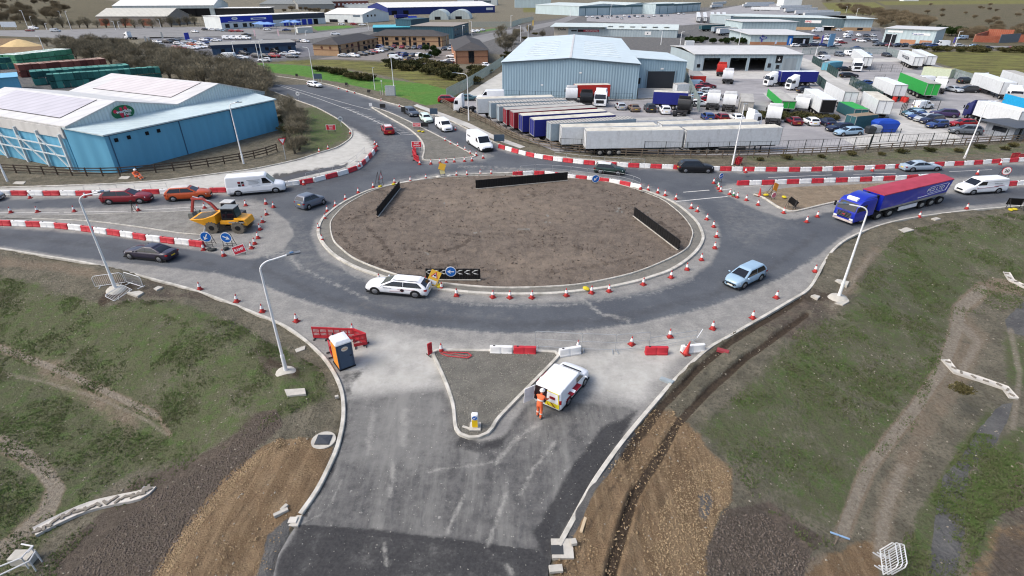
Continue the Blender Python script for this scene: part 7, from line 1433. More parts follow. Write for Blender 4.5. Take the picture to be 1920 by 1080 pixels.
# ---- fences
def fence(label,px,h,m,kind,step,z=.06,cat='fence',group=None):
    P=[on_h(*q,z) for q in px]; D=[0]
    for a,c in zip(P[:-1],P[1:]): D.append(D[-1]+(c-a).length)
    n=max(1,round(D[-1]/step)); I=lambda s_:Vector((np.interp(s_,D,[p.x for p in P]),np.interp(s_,D,[p.y for p in P]),z))-P[0]
    t=thing('fence',label,cat,P[0]); Q=[I(D[-1]*i/n) for i in range(n+1)]
    if n<=95:
        for q in Q: b=MB(); b.box((q.x,q.y,h/2),(.12 if kind!='mesh' else .07,.12 if kind!='mesh' else .07,h)); b.build('post',m,t)
    zs={'rail':(.35,.7,1.02),'mesh':(.1,h*.5,h*.97),'pale':(.3,h*.85)}[kind]
    for zz in zs:
        b=MB()
        for a,c in zip(Q[:-1],Q[1:]): b.bar(a+Vector((0,0,zz)),c+Vector((0,0,zz)),.05 if kind!='mesh' else .025,.12 if kind=='rail' else .05 if kind=='pale' else .03)
        b.build('rail',m,t)
    if kind=='pale':
        b=MB(); k=int(D[-1]/.3)
        for i in range(k): q=I(D[-1]*(i+.5)/k); q2=I(D[-1]*(i+.95)/k); b.bar(q+Vector((0,0,.05+h/2)),q2+Vector((0,0,.05+h/2)),.03,h)
        b.build('pales',m,t)
    if kind=='mesh':
        b=MB(); k=int(D[-1]/.6)
        for i in range(k): q=I(D[-1]*i/k); b.bar(q+Vector((0,0,.1)),q+Vector((0,0,h*.96)),.012,.012,0,(1,0,0))
        b.build('mesh_wires',m,t)
    return t
FB=mat('fence_black_green',(44,52,50),.7); FG=mat('fence_grey_green',(142,156,154),.6,var=.15); FT=mat('fence_dark_teal',(52,76,74),.7)
fence('long brown timber rail fence below the lorry trailers',[(822,190),(850,206),(883,220),(923,239),(963,262),(1009,275),(1050,282),(1095,288),(1180,293),(1280,296),(1380,297),(1440,295)],1.1,WOOD,'rail',2.2); fence('brown timber rail fence below the yard gate',[(1440,295),(1560,290),(1700,280),(1820,272),(1960,263)],1.1,WOOD,'rail',2.2)
fence('thin black mesh fence in front of the white trailers',[(1050,285),(1180,291),(1300,293),(1440,291)],2.0,FB,'mesh',2.8); fence('thin black mesh fence along the yard gate side',[(1440,291),(1560,286),(1627,281)],2.0,FB,'mesh',2.8); fence('thin black mesh fence beside the gatehouse',[(1685,278),(1820,270),(1960,261)],2.0,FB,'mesh',2.8)
fence('black yard gate leaf standing open',[(1628,281),(1634,268),(1682,266)],2.0,FB,'mesh',1.5,cat='gate'); fence('grey palisade fence climbing beside the pale service lane',[(838,187),(870,170),(897,153),(925,134),(944,120)],2.3,FG,'pale',2.8); fence('dark green palisade fence at the left edge of the concrete drive',[(1522,117),(1545,131),(1568,146)],2.0,FT,'pale',2.6); fence('dark green palisade fence by the light container',[(1592,159),(1620,174),(1650,191)],2.0,FT,'pale',2.6); fence('dark green palisade fence beside the blue curtain lorry',[(1524,150),(1549,172)],2.0,FT,'pale',2.6); fence('dark mesh fence round the parked blue cars',[(1686,216),(1700,205),(1757,208)],2.0,FB,'mesh',2.2); fence('thin dark fence across the back of the right yard',[(1630,134),(1690,136)],2.0,FB,'mesh',2.6); fence('dark gate frame beside the blue saloon',[(1636,158),(1655,156)],2.0,FB,'mesh',2.6)
fence('grey green palisade fence behind the right yard',[(1503,103),(1580,102),(1660,102)],2.3,FG,'pale',3); fence('grey palisade fence running along the olive field edge',[(1660,102),(1688,111),(1702,119)],2.3,FG,'pale',3); fence('grey palisade fence beyond the pale container shed',[(1783,146),(1830,161),(1900,182)],2.3,FG,'pale',3); fence('dark palisade fence leaning along the workshop yard',[(1284,150),(1297,180),(1310,210)],2.3,FG,'pale',2.6); fence('dark palisade fence along the front of the grey warehouse',[(945,184),(1060,187),(1185,190)],1.6,FB,'mesh',3.2); fence('grey palisade wall behind the teal unit',[(886,51),(960,51),(978,44),(1000,40)],3,FG,'pale',5); fence('timber rail fence round the foot of the blue warehouse',[(-20,322),(60,326),(117,329),(180,331),(240,329),(310,322),(375,315),(430,306),(465,300),(500,291),(520,284)],1.1,mat('dark_timber',(72,62,54),.9),'rail',2.0)
# ---- lorries and trailers in the yards
CRM=mat('trailer_roof_cream',(208,204,190),.8,var=.2,scale=.8,grime=.5); GRF=mat('trailer_roof_grey',(176,174,168),.8,var=.2,scale=1,grime=.2); CUR=mat('curtain_grey',(146,162,172),.7,var=.1); CRD=mat('curtain_red',(136,28,44),.7); CBL=mat('curtain_blue',(34,42,126),.7); CGN=mat('container_green',(46,160,70),.6); CTE=mat('container_teal',(48,92,100),.7); CLB=mat('container_light_blue',(96,158,178),.7); FWH=mat('box_white',(216,220,222),.5,var=.1,grime=.3); CYN=mat('curtain_cyan',(30,160,214),.6); CREDM=mat('box_red',(196,52,44),.6)
def trl(label,rear,nose,side=FWH,roof=CRM,Hb=2.75,L=13.4,**k):
    t=box_trailer(k.pop('name','box_trailer'),label,side,roof,L,Hb,**k); setpose(t,rear,nose,L); return t
trl('cream roofed white box trailer furthest back in the row',(895,221),(1035,216)); trl('grey curtain trailer with red skirt and ribbed roof, second in the row',(919,230),(1058,223),CUR,GRF,ribs=22); trl('grey ribbed roof trailer beside the first red one',(934,237),(1078,229),CUR,GRF,ribs=22); trl('narrow red rear trailer left of its red neighbour',(947,244),(1092,234),CRD,GRF); trl('red rear trailer next to the blue ones',(960,250),(1112,239),CRD,GRF); trl('blue rear trailer next to the red ones',(976,257),(1130,247),CBL,CRM); trl('blue rear trailer next to the grey curtain trailer',(997,266),(1145,255),CBL,CRM); trl('grey curtain trailer with ribbed roof nearest the white boxes',(1028,274),(1182,263),CUR,GRF,ribs=24)
trl('white box trailer half hidden behind the front white trailer',(1050,281),(1224,277)); trl('long white box trailer at the front left behind the fence',(1095,289),(1271,286)); trl('long white box trailer at the front right behind the fence',(1276,287),(1450,281)); trl('white box trailer behind the front right one',(1232,275),(1408,269))
trl('white open trailer with a red rim in the yard middle',(1184,246),(1292,243),FWH,GRF,1.0,9.0); trl('red box lorry body parked against the grey warehouse',(1076,190),(1140,189),CREDM,CRM,2.6,8.0); trl('blue and white curtain trailer beside the black tractor unit',(1222,203),(1286,206),CBL,CRM,2.5,7.5)
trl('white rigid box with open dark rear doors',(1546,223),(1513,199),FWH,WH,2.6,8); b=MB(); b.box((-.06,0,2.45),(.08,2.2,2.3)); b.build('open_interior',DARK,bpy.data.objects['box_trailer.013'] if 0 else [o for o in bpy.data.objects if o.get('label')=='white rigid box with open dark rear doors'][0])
trl('white trailer with grey sagging roof beside the drive',(1588,206),(1553,184),FWH,GRF,2.6,9); trl('cream white box trailer with slatted rear doors',(1651,225),(1622,205),FWH,CRM,2.6,8); trl('bright green container on its lorry in the right yard',(1741,189),(1690,165),CGN,GRF,2.7,10); trl('white container unit with blue notice beside the green one',(1681,190),(1643,173),FWH,WH,2.5,8); trl('white box lorry with white rear frame in the back yard',(1622,131),(1601,113),FWH,WH,2.7,8)
t=trl('white lettered box trailer by the olive field fence',(1717,131),(1688,116),FWH,WH,2.7,9); wt_=text_mesh('WASER','lettering',INK,t,(4.5,1.28,2.6),(R(90),0,R(180)),1.3,.01,0,4.2); trl('plain white box trailer right of the lettered one',(1741,129),(1712,114),FWH,WH,2.7,9); trl('large white articulated box behind its white cab at right',(1827,166),(1882,187),FWH,WH,2.75,13.4); trl('pale box trailer cut by the right edge',(1880,160),(1950,186),FWH,GRF,2.75,13.4); trl('white box trailer towed by the navy cab near the gatehouse',(1913,250),(1832,226),FWH,WH,2.7,13.4); trl('cyan sided trailer with grey roof at the right edge',(1965,236),(1884,211),CYN,GRF,2.7,13.4)
trl('blue curtain trailer behind the white cab by the workshop',(1525,161),(1457,161),CBL,WH,2.6,9); trl('grey skip trailer with green end by the white cabs',(1474,215),(1447,190),CGN,GRF,1.6,8); 
def cont(label,a,c,m,roof,Hb=2.5,W_=2.45):
    t=box_trailer('container',label,m,roof,6,Hb,.12,W_,chassis=False,cat='container'); setpose(t,a,c,6); return t
cont('green roofed skip container beside the dark teal one',(1611,224),(1580,209),CTE,CGN,1.9); cont('dark teal container by the blue bins',(1590,241),(1630,237),CTE,mat('roof_rust',(140,124,104),.9),2.3); cont('grey roofed container with a black notice above the cars',(1397,214),(1396,197),mat('container_stone',(168,166,160),.8),GRF,2.4); cont('red container at the corner of the workshop yard',(1294,160),(1319,160),CREDM,GRF,2.4); cont('light blue container behind the black cars',(1545,133),(1570,130),CLB,CLB,2.4); cont('small white store container beside the dark roller door',(1264,176),(1286,175),FWH,GRF,2.3); t=cont('long pale green store shed by the olive field',(1731,141),(1783,147),mat('shed_pale_green',(186,196,172),.8),mat('shed_roof_moss',(176,174,136),.9),2.4); cont('white cabin beside the far white lorry',(1284,86),(1300,86),FWH,WH,2.0)
def trac(label,rear,front,m=WH,stripe=None,L=4.4,defl=True):
    t=tractor('tractor_unit',label,m,stripe,deflector=defl); a=on_h(*rear,.1);c=on_h(*front,.1); v=c-a; h=math.atan2(v.y,v.x); s1,s2=fit(h); k=v.length/4.9 if v.length>.4 else 1; k=min(1.1,max(.75,k)); t.location=a; t.rotation_euler=(0,0,h); t.scale=(k*1.0,s2,SZQ); return t
trac('white tractor unit seen from behind left of the black one',(1071,196),(1071,182)); trac('black tractor unit seen from behind between two white ones',(1098,205),(1100,190),BKP); trac('white tractor unit facing the camera by the red lorry body',(1128,193),(1122,206)); trac('black tractor unit parked beside the palisade fence',(1274,219),(1291,206),BKP); trac('white tractor unit facing right behind the front right trailer',(1385,243),(1420,241)); trac('white tractor unit seen from behind left of the parked cars',(1448,236),(1448,221)); trac('white tractor unit beside the open rear box',(1500,216),(1499,202)); trac('white tractor unit reversing out of the workshop bay',(1364,157),(1359,143),WH,RED); trac('white tractor coupled to the blue curtain trailer',(1466,161),(1430,162)); trac('white tractor parked in front of the blue curtain trailer',(1503,168),(1472,169)); trac('white tractor unit tilted behind the black cars',(1600,131),(1617,143)); trac('white tractor unit right of the green container',(1757,175),(1761,160)); trac('white tractor unit pulling the large white box',(1884,187),(1903,196)); trac('white tractor unit facing left behind the large white box',(1855,166),(1822,162)); trac('navy tractor unit facing left near the gatehouse',(1840,227),(1815,220),mat('lorry_navy',(44,48,100),.4,coat=.3)); trac('white tractor cab partly hidden right of the parked red car',(1335,206),(1335,193)); trac('white low tractor cab beside the hedge in the yard',(1365,209),(1366,195)); trac('white tractor unit at the nose of the first trailer',(885,210),(853,209)); trac('white tractor unit driving round the distant green roundabout',(252,74),(229,73)); trac('red tractor unit inside the left workshop bay',(1352,143),(1350,134),CREDM)
for i,x in enumerate((1309,1321,1335,1346,1357)): trl(ordn(i)+' white trailer rear in the distant lorry park row',(x,43),(x-1,32),FWH,WH,3.0,13.4,axles=2,legs=False)
for i,(a,c) in enumerate((((1332,16),(1353,14)),((1335,10),(1360,8)),((1392,14),(1440,13)),((1408,20),(1462,21)),((1398,10),(1450,9)),((1470,24),(1530,22)),((1490,28),(1560,27)),((1506,33),(1572,31)),((1462,17),(1520,16)))): trl('distant white long trailer, '+ordn(i)+' in the far lorry park',a,c,FWH,WH if i%3 else GRF,3.0,13.4,axles=2,legs=False)
for i,(a,c,m) in enumerate((((1312,59),(1362,57),CTE),((1335,63),(1370,61),CUR),((1345,67),(1380,64),FWH))): trl(('teal','grey','white')[i]+' trailer parked behind the hire depot',a,c,m,GRF,2.4,11,axles=2,legs=False)
trl('blue skip lorry body before the round sheds',(741,36),(764,35),CBL,CBL,2.2,8,axles=2,legs=False); trl('second blue skip beside the first one',(766,37),(782,37),DB,DB,1.6,6,axles=2,legs=False)
# ---- parked cars, row by row
Wt,Sv,Gy,Dk,Bk,Rd,Bl,Nv,Lb,Pu,Mr,Or,Bz,Te='white silver grey dark black red blue navy lightblue purple maroon orange bronze teal'.split()
far_cars([('hatch',Sv,1163,204,90),('saloon',Bz,1188,207,92),('suv',Dk,1218,208,88),('suv',Wt,1246,212,85)],'cars beside the grey warehouse','parked below the grey warehouse wall')
far_cars([('hatch',Bl,1326,224,88),('hatch',Mr,1352,225,90),('saloon',Wt,1380,226,92),('saloon',Mr,1487,232,90),('hatch',Wt,1519,233,88),('saloon',Nv,1549,234,90),('estate',Nv,1573,245,192),('estate',Lb,1589,253,192)],'cars in the front yard row','parked in the front row of the lorry yard')
far_cars([('smallvan',Lb,1309,163,0),('hatch',Mr,1325,165,0),('hatch',Rd,1316,169,0),('hatch',Sv,1328,175,-3),('hatch',Lb,1314,184,0),('hatch',Wt,1332,187,-4),('saloon',Rd,1324,192,-2),('hatch',Wt,1312,199,0),('mini',Pu,1325,97,-60)],'cars along the workshop fence','parked along the workshop yard fence')
far_cars([('estate',Dk,1513,174,0),('saloon',Bl,1620,160,180),('hatch',Gy,1628,170,175),('saloon',Bk,1583,133,0),('estate',Bk,1591,145,0),('saloon',Sv,1788,172,-80),('suv',Bk,1808,156,20),('suv',Dk,1812,173,170),('midvan',Wt,1729,156,180)],'cars scattered in the right yard','parked in the middle of the right yard')
far_cars([('hatch',Dk,1543,104,-85),('suv',Gy,1573,105,-88),('smallvan',Wt,1591,104,-88),('saloon',Lb,1625,105,-85),('hatch',Dk,1662,106,-85),('midvan',Wt,1541,114,200)],'cars along the far yard fence','parked along the far grey yard fence')
far_cars([('hatch',Te,1708,216,200),('hatch',Lb,1714,219,200),('saloon',Bl,1722,223,200),('hatch',Sv,1731,227,200),('suv',Nv,1745,231,198),('mini',Bl,1755,239,195),('hatch',Rd,1802,237,180),('suv',Pu,1768,219,160),('suv',Gy,1808,251,165),('smallvan',Wt,1729,204,20)],'cars by the gatehouse drive','parked beside the concrete drive near the gatehouse')
far_cars([('estate',Wt,664,107,-25),('hatch',Dk,680,104,-25),('saloon',Bk,692,102,-25),('hatch',Rd,701,100,-25),('hatch',Wt,711,98,-25),('hatch',Gy,719,96,-25),('suv',Bl,715,91,-25),('suv',Bk,729,94,-25),('saloon',Sv,646,107,-15)],'cars before the left brick office','parked before the left tan brick office')
far_cars([('hatch',Mr,739,90,-90),('hatch',Rd,754,91,-90),('saloon',Bz,765,92,-90),('hatch',Gy,777,92,-90),('suv',Pu,788,92,-90),('hatch',Bk,797,91,-90),('hatch',Dk,833,94,-100),('saloon',Sv,845,94,-100),('hatch',Wt,857,93,-100)],'cars before the long brick office','parked before the long tan brick office')
far_cars([('hatch',Dk,736,106,60),('hatch',Pu,750,104,60),('suv',Bl,760,106,60),('saloon',Gy,776,106,60),('hatch',Wt,788,106,60),('saloon',Lb,801,108,60),('smallvan',Wt,743,112,0),('hatch',Bz,767,114,55),('hatch',Sv,783,120,60),('saloon',Sv,790,116,60),('saloon',Wt,849,108,170),('hatch',Wt,843,117,175),('saloon',Bk,838,121,175),('mini',Sv,823,122,175),('hatch',Wt,911,126,-70)],'cars in the middle of the brick office car park','parked in the middle of the brick office car park')
far_cars([('suv',Dk,484,108,-20),('hatch',Bk,499,108,-20),('suv',Rd,516,108,-20),('saloon',Sv,537,104,-10),('hatch',Wt,553,102,-10),('saloon',Gy,548,108,-15),('hatch',Wt,497,116,180),('bigvan',Wt,426,112,180),('hatch',Dk,443,113,-10),('hatch',Wt,456,111,-10),('suv',Bk,459,103,-30),('suv',Bk,517,99,-25),('hatch',Wt,573,80,-20),('hatch',Gy,562,79,-20)],'cars before the low blue showroom','parked before the low dark blue showroom')
lot=[('hatch',Rd,332,92),('saloon',Rd,341,93),('hatch',Wt,349,89),('hatch',Wt,363,93),('hatch',Wt,375,91),('saloon',Wt,388,90),('suv',Bk,315,81),('suv',Dk,327,79),('suv',Gy,339,76),('hatch',Wt,336,84),('hatch',Sv,350,81),('hatch',Lb,361,80),('hatch',Or,361,86),('saloon',Wt,376,84),('hatch',Bl,389,82),('suv',Dk,403,91),('hatch',Sv,298,85),('saloon',Sv,301,91),('hatch',Sv,308,95),('hatch',Wt,296,81),('hatch',Wt,383,77),('hatch',Bl,393,76),('saloon',Wt,406,78),('smallvan',Wt,427,74),('smallvan',Wt,439,74),('smallvan',Wt,451,74),('smallvan',Wt,463,74)]
far_cars([(k,c,x,y,-15+(i*37)%20) for i,(k,c,x,y) in enumerate(lot)],'cars on the sales forecourt','on the sales lot by the low showroom')
far_cars([('hatch',Dk,386,57,0),('saloon',Wt,399,57,0),('hatch',Sv,410,58,0),('hatch',Lb,421,59,0),('saloon',Gy,429,59,0),('hatch',Rd,437,60,0),('saloon',Rd,449,60,0),('saloon',Bk,463,67,0),('saloon',Wt,366,61,-20),('hatch',Wt,501,57,0),('saloon',Bl,538,58,10),('suv',Wt,629,66,10),('suv',Rd,664,47,0),('saloon',Wt,680,48,0),('hatch',Wt,641,47,0),('saloon',Mr,57,59,0),('midvan',Wt,64,55,0),('midvan',Sv,105,60,0),('suv',Wt,888,61,-60),('hatch',Wt,896,60,-60),('saloon',Sv,905,58,-60)],'cars near the tyre depot','standing in the distance by the estate road')
far_cars([(k,c,x,y,-88) for k,c,x,y in(('hatch',Wt,1100,33),('hatch',Wt,1111,33),('hatch',Dk,1129,32),('suv',Sv,1140,34),('saloon',Bk,1146,31),('hatch',Gy,1157,33),('hatch',Wt,1170,31),('hatch',Bl,1180,33),('saloon',Dk,1190,31),('hatch',Wt,1195,33),('suv',Gy,1205,32),('hatch',Sv,1216,33),('saloon',Wt,1226,31),('hatch',Dk,1240,31),('hatch',Sv,1252,30),('hatch',Wt,1272,27),('hatch',Sv,1282,27),('saloon',Bk,1120,35),('hatch',Sv,1166,36))],'cars before the ice grey units','parked before the ice grey industrial units')
far_cars([('suv',Gy,1644,86,-150),('saloon',Dk,1655,86,-150),('hatch',Mr,1666,87,-150),('suv',Nv,1681,88,-150),('suv',Bk,1694,88,-150),('suv',Dk,1716,89,180),('suv',Bl,1746,89,180),('bigvan',Wt,1764,87,180),('smallvan',Gy,1731,88,180)],'cars before the sloping roof dealership','lined up before the sloping roof dealership')
far_cars([('bigvan',Wt,1589,67,-150),('hatch',Wt,1588,71,-160),('hatch',Wt,1609,68,-100),('hatch',Dk,1624,69,-90),('hatch',Sv,1637,69,-90),('saloon',Mr,1608,77,-30),('hatch',Wt,1614,79,-30),('hatch',Dk,1626,77,-90),('saloon',Sv,1639,77,-90),('hatch',Bk,1642,81,-90),('bigvan',Wt,1532,60,180),('hatch',Sv,1572,58,-80),('suv',Or,1528,74,0),('hatch',Bl,1527,69,0),('saloon',Wt,1526,82,0),('hatch',Nv,1526,87,0),('hatch',Sv,1551,69,-80),('suv',Wt,1549,76,-80),('hatch',Wt,1572,77,-80),('saloon',Wt,1567,86,10),('saloon',Mr,1577,82,-20),('hatch',Wt,1492,88,0),('hatch',Dk,1507,88,0),('hatch',Bl,1543,87,0),('saloon',Dk,1560,92,0),('saloon',Bl,1607,93,0)],'cars on the dark forecourt','standing on the dark forecourt between the dealerships')
far_cars([('midvan',Lb,1803,74,190),('estate',Lb,1827,89,10),('saloon',Dk,1850,92,0),('saloon',Rd,1896,94,0),('hatch',Sv,1798,88,0)],'cars on the far right road','on the far right road before the brick shell')
far_cars([('suv',Rd,842,192,0),('saloon',Te,879,188,0),('bigvan',Wt,920,189,180)],'vehicles behind the trailer row','parked behind the trailer row by the palisade')
# ================================================================= VEGETATION, CRATES AND SMALL BACKGROUND THINGS
def foliage_mat(name,c,c2,rough=.9):
    t=NT(name,rough); oi=t.n('ShaderNodeObjectInfo').outputs['Random']; n=t.noise(.9,4,.7); k=t.mr(t.math('ADD',t.math('MULTIPLY',oi,.5),t.math('MULTIPLY',n,.8)),.35,.95,0,1,False)
    t.col(t.mix(k,C4(c),C4(c2))); t.b.inputs['Specular IOR Level'].default_value=.05; return t.m
TWG=foliage_mat('bare_twigs',(96,91,78),(140,132,112)); BRK_=mat('shrub_bark',(92,84,74),.95,var=.25); LVD=foliage_mat('bramble_leaves',(52,58,36),(98,92,62)); LVG=foliage_mat('evergreen_leaves',(34,50,30),(62,78,44)); LVB=foliage_mat('brown_thicket',(98,88,72),(130,118,96))
def shrub(seed,h,w,twigs,leaf,ntw,stems,leafm,up=.6,tri=.05,ln=(.5,1.1)):
    r=np.random.default_rng(seed); s_=MB()
    for i in range(stems):
        a=r.uniform(0,6.28); q=r.uniform(.2,.75)*w/2; hh=h*r.uniform(.55,.85); p0=Vector((r.normal(0,.12),r.normal(0,.12),0)); p1=Vector((q*.45*math.cos(a),q*.45*math.sin(a),hh*.5)); p2=Vector((q*math.cos(a),q*math.sin(a),hh))
        s_.cyl(p0,p1,.06*h/4,.04*h/4,5,0,False); s_.cyl(p1,p2,.04*h/4,.012,5,0,False)
    c=MB(); lob=[(r.uniform(-.3,.3)*w,r.uniform(-.3,.3)*w,r.uniform(.4,.72)*h,r.uniform(.22,.34)*w,r.uniform(.22,.34)*h) for _ in range(7)]
    for i in range(ntw):
        L0=lob[r.integers(7)]; d=r.normal(0,1,3); d/=np.linalg.norm(d); q=r.uniform(.35,1.0)**.6; p=Vector((L0[0]+d[0]*L0[3]*q,L0[1]+d[1]*L0[3]*q,max(.1,L0[2]+d[2]*L0[4]*q)))
        l=r.uniform(*ln); v=Vector((d[0]*.6+r.normal(0,.3),d[1]*.6+r.normal(0,.3),up+r.normal(0,.3))).normalized()*l; sd=v.cross(Vector(r.normal(0,1,3))).normalized()*tri
        if leaf: c.poly([p,p+v*.5+sd*4,p+v,p+v*.5-sd*4])
        else: c.poly([p-sd,p+sd,p+v])
    return s_,c
def variants(n,**k):
    out=[]
    for i in range(n):
        s_,c=shrub(100+i+int(k['h']*10)+k['ntw'],**k); a=s_.build('stems',BRK_); b=c.build('twigs' if not k['leaf'] else 'leaves',k['leafm']); out.append((a.data,b.data,b.name.split('.')[0])); bpy.data.objects.remove(a); bpy.data.objects.remove(b)
    return out
VAR=dict(bare=variants(4,h=4.6,w=4.6,twigs=0,leaf=False,ntw=1700,stems=9,leafm=TWG,tri=.03),tree=variants(3,h=6.5,w=5.0,twigs=0,leaf=False,ntw=1500,stems=11,leafm=TWG,tri=.035,ln=(.6,1.4)),bramble=variants(3,h=1.5,w=3.6,twigs=0,leaf=True,ntw=900,stems=6,leafm=LVD,up=.2,tri=.035,ln=(.25,.5)),ever=variants(3,h=3.0,w=3.0,twigs=0,leaf=True,ntw=1100,stems=5,leafm=LVG,up=.4,tri=.04,ln=(.3,.6)),thicket=variants(3,h=4.0,w=6.0,twigs=0,leaf=False,ntw=1700,stems=8,leafm=LVB,tri=.04,ln=(.6,1.3)))
def plant(kind,px,label,name='shrub',cat='shrub',group=None,s_=1.0,z=.0,jit=.2):
    vs=VAR[kind]; i=int(rng.integers(len(vs))); p=on_h(*px,.06+z); t=thing(name,label,cat,p,rng.uniform(0,6.28),group); k=s_*rng.uniform(1-jit,1+jit); t.scale=(k*rng.uniform(.9,1.15),k*rng.uniform(.9,1.15),k*.92)
    for d,nm in((vs[i][0],'stems'),(vs[i][1],vs[i][2])): o=bpy.data.objects.new(nm,d); COL.objects.link(o); o.parent=t
def scatter_px(poly,n,mind):
    poly=np.array(poly,float); lo,hi=poly.min(0),poly.max(0); out=[]; tries=0
    while len(out)<n and tries<6000:
        tries+=1; q=rng.uniform(lo,hi)
        if sdf(q[None],poly)[0]<0: continue
        X=np.array(unp(*q))
        if all(np.hypot(*(X-np.array(unp(*o))))>mind for o in out): out.append(tuple(q))
    return out
for q in scatter_px([(84,86),(180,84),(300,100),(385,120),(450,138),(505,158),(525,178),(522,200),(500,190),(430,178),(340,154),(250,134),(160,116),(110,108)],125,2.5): plant('bare',q,'leafless grey brown shrub in the dense thicket behind the blue warehouse','shrub','shrub','bare shrubs of the thicket',.96)
for q in scatter_px([(522,212),(540,208),(560,225),(568,262),(560,292),(540,288),(530,255)],17,1.2): plant('bare' if rng.random()<.6 else 'bramble',q,'tangled dark shrub at the right end of the blue warehouse','shrub','shrub','shrubs beside the blue warehouse',.62)
for q in [(600,134),(610,135),(622,138),(633,140),(648,144),(660,147),(672,149),(682,150),(640,139),(690,152)]: plant('bramble',q,'low brown bramble patch on the green lawn','bramble','bush','brambles on the lawn',1.0)
for q in scatter_px([(722,118),(800,122),(880,128),(905,136),(880,160),(850,150),(790,136),(730,128)],34,2.0): plant('bramble',q,'dark bramble in the strip between lawn and brick office car park','bramble','bush','brambles before the car park',1.1)
for q in [(798,96),(817,100),(808,106),(824,104),(790,109),(815,109),(800,112),(812,97)]: plant('ever',q,'green clipped shrub in the brick office car park bed','shrub','shrub','shrubs of the car park bed',.72)
for q in [(100,53),(84,52),(70,53),(118,52),(134,53),(150,52),(165,53),(184,53),(200,52),(218,53),(236,52),(253,53),(270,52),(286,53),(304,51),(322,51),(338,49),(352,48),(366,48),(388,47),(402,45),(414,44)]: plant('tree',q,'bare street tree along the far left estate road','tree','tree','bare trees along the far left road',.95)
for q in scatter_px([(-60,-4),(60,-6),(110,6),(150,18),(120,36),(40,50),(-60,52)],46,7): plant('thicket',q,'brown thicket on the hillside at the upper left','thicket','thicket','thickets of the left hillside',1.7)
for q in scatter_px([(1290,76),(1345,77),(1345,82),(1290,81)],16,1.6): plant('ever',q,'dark evergreen of the hedge row behind the workshop','shrub','shrub','hedge row behind the workshop',.75)
for q in scatter_px([(1352,78),(1402,79),(1402,84),(1350,83)],14,1.5): plant('ever',q,'dark evergreen between the depot and the oval emblem dealership','shrub','shrub','hedge beside the dealership',.75)
for q in scatter_px([(1560,10),(1640,22),(1720,34),(1760,52),(1720,52),(1645,50),(1640,34),(1580,24)],60,6): plant('thicket',q,'brown thicket behind the long slate unit','thicket','thicket','thickets of the right heath',1.25)
for q in [(1768,66),(1776,68),(1784,67),(1792,68),(1762,62),(1800,66)]: plant('ever',q,'dark conifer clump behind the sloping roof dealership','conifer','tree','dark conifers by the heath',1.5)
for q in scatter_px([(1802,70),(1830,62),(1850,58),(1880,58),(1920,62),(1980,66),(1980,76),(1900,70),(1850,66),(1820,76)],26,4): plant('thicket',q,'brown thicket behind the red brick shell','thicket','thicket','thickets behind the brick shell',1.0)
for q in scatter_px([(1720,10),(2050,8),(2050,50),(1860,56),(1740,30)],34,16): plant('thicket',q,'low brown scrub scattered over the right heath','thicket','thicket','scrub on the right heath',.8)
for q in scatter_px([(1480,-10),(1620,-12),(2100,-12),(2100,-4),(1660,2),(1540,6)],50,16): plant('thicket',q,'dark tree of the skyline belt at the upper right','thicket','thicket','skyline tree belt',2.0)
for q in scatter_px([(440,22),(600,24),(600,28),(700,40),(712,26),(640,18),(500,20)],20,8): plant('thicket',q,'brown tree between the far factories','thicket','thicket','trees between the far factories',1.1)
for q in scatter_px([(1680,90),(1800,93),(1960,95),(1960,100),(1760,98)],30,2.2): plant('bramble',q,'dark bramble along the olive field edge','bramble','bush','brambles along the olive field',1.0)
for q in scatter_px([(936,62),(1000,60),(1030,70),(960,110),(944,112),(930,90)],16,5): plant('bramble' if rng.random()<.6 else 'bare',q,'scrub patch behind the grey warehouse left side','shrub','shrub','scrub behind the grey warehouse',.9)
for q in scatter_px([(1395,216),(1560,222),(1562,227),(1395,222)],26,1.2): plant('bramble',q,'low hedge bush behind the parked cars of the lorry yard','bush','bush','hedge in the lorry yard',.62)
for q in scatter_px([(1400,299),(1920,274),(1920,280),(1400,304)],26,3.0): plant('bramble',q,'low weedy bush on the bank below the yard fence','bush','bush','weeds on the fence bank',.34)
plant('bare',(957,84),'small bare tree beside the grey warehouse','tree','tree',s_=.9); plant('bramble',(1798,735),'dry brown bush beside the concrete channel on the right slope','bush','bush',s_=.3)
# ---- crates in the yard behind the blue warehouse
def crate_mesh(nm,m):
    b=MB(); s_=.58
    for x in(-s_,s_): b.box((x,0,.55),(.05,1.16,1.0)); 
    for y in(-s_,s_): b.box((0,y,.55),(1.11,.05,1.0))
    b.box((0,0,.12),(1.1,1.1,.06)); 
    for x in(-.5,0,.5): b.box((x,0,.04),(.12,1.2,.08))
    for x in(-.4,0,.4): b.box((x,-.62,.55),(.07,.03,.9)); b.box((-.62,x,.55),(.03,.07,.9))
    b.box((0,0,1.02),(1.2,1.2,.06),1); o=b.build('crate',m); d_=o.data; bpy.data.objects.remove(o); return d_
def cmat(nm,c,c2):
    t=NT(nm,.7); n=t.noise(3,4,.7); k=t.mr(t.math('ADD',t.math('MULTIPLY',t.n('ShaderNodeObjectInfo').outputs['Random'],.7),t.math('MULTIPLY',n,.6)),.3,1,0,1,False); t.col(t.mix(k,C4(c),C4(c2))); return t.m
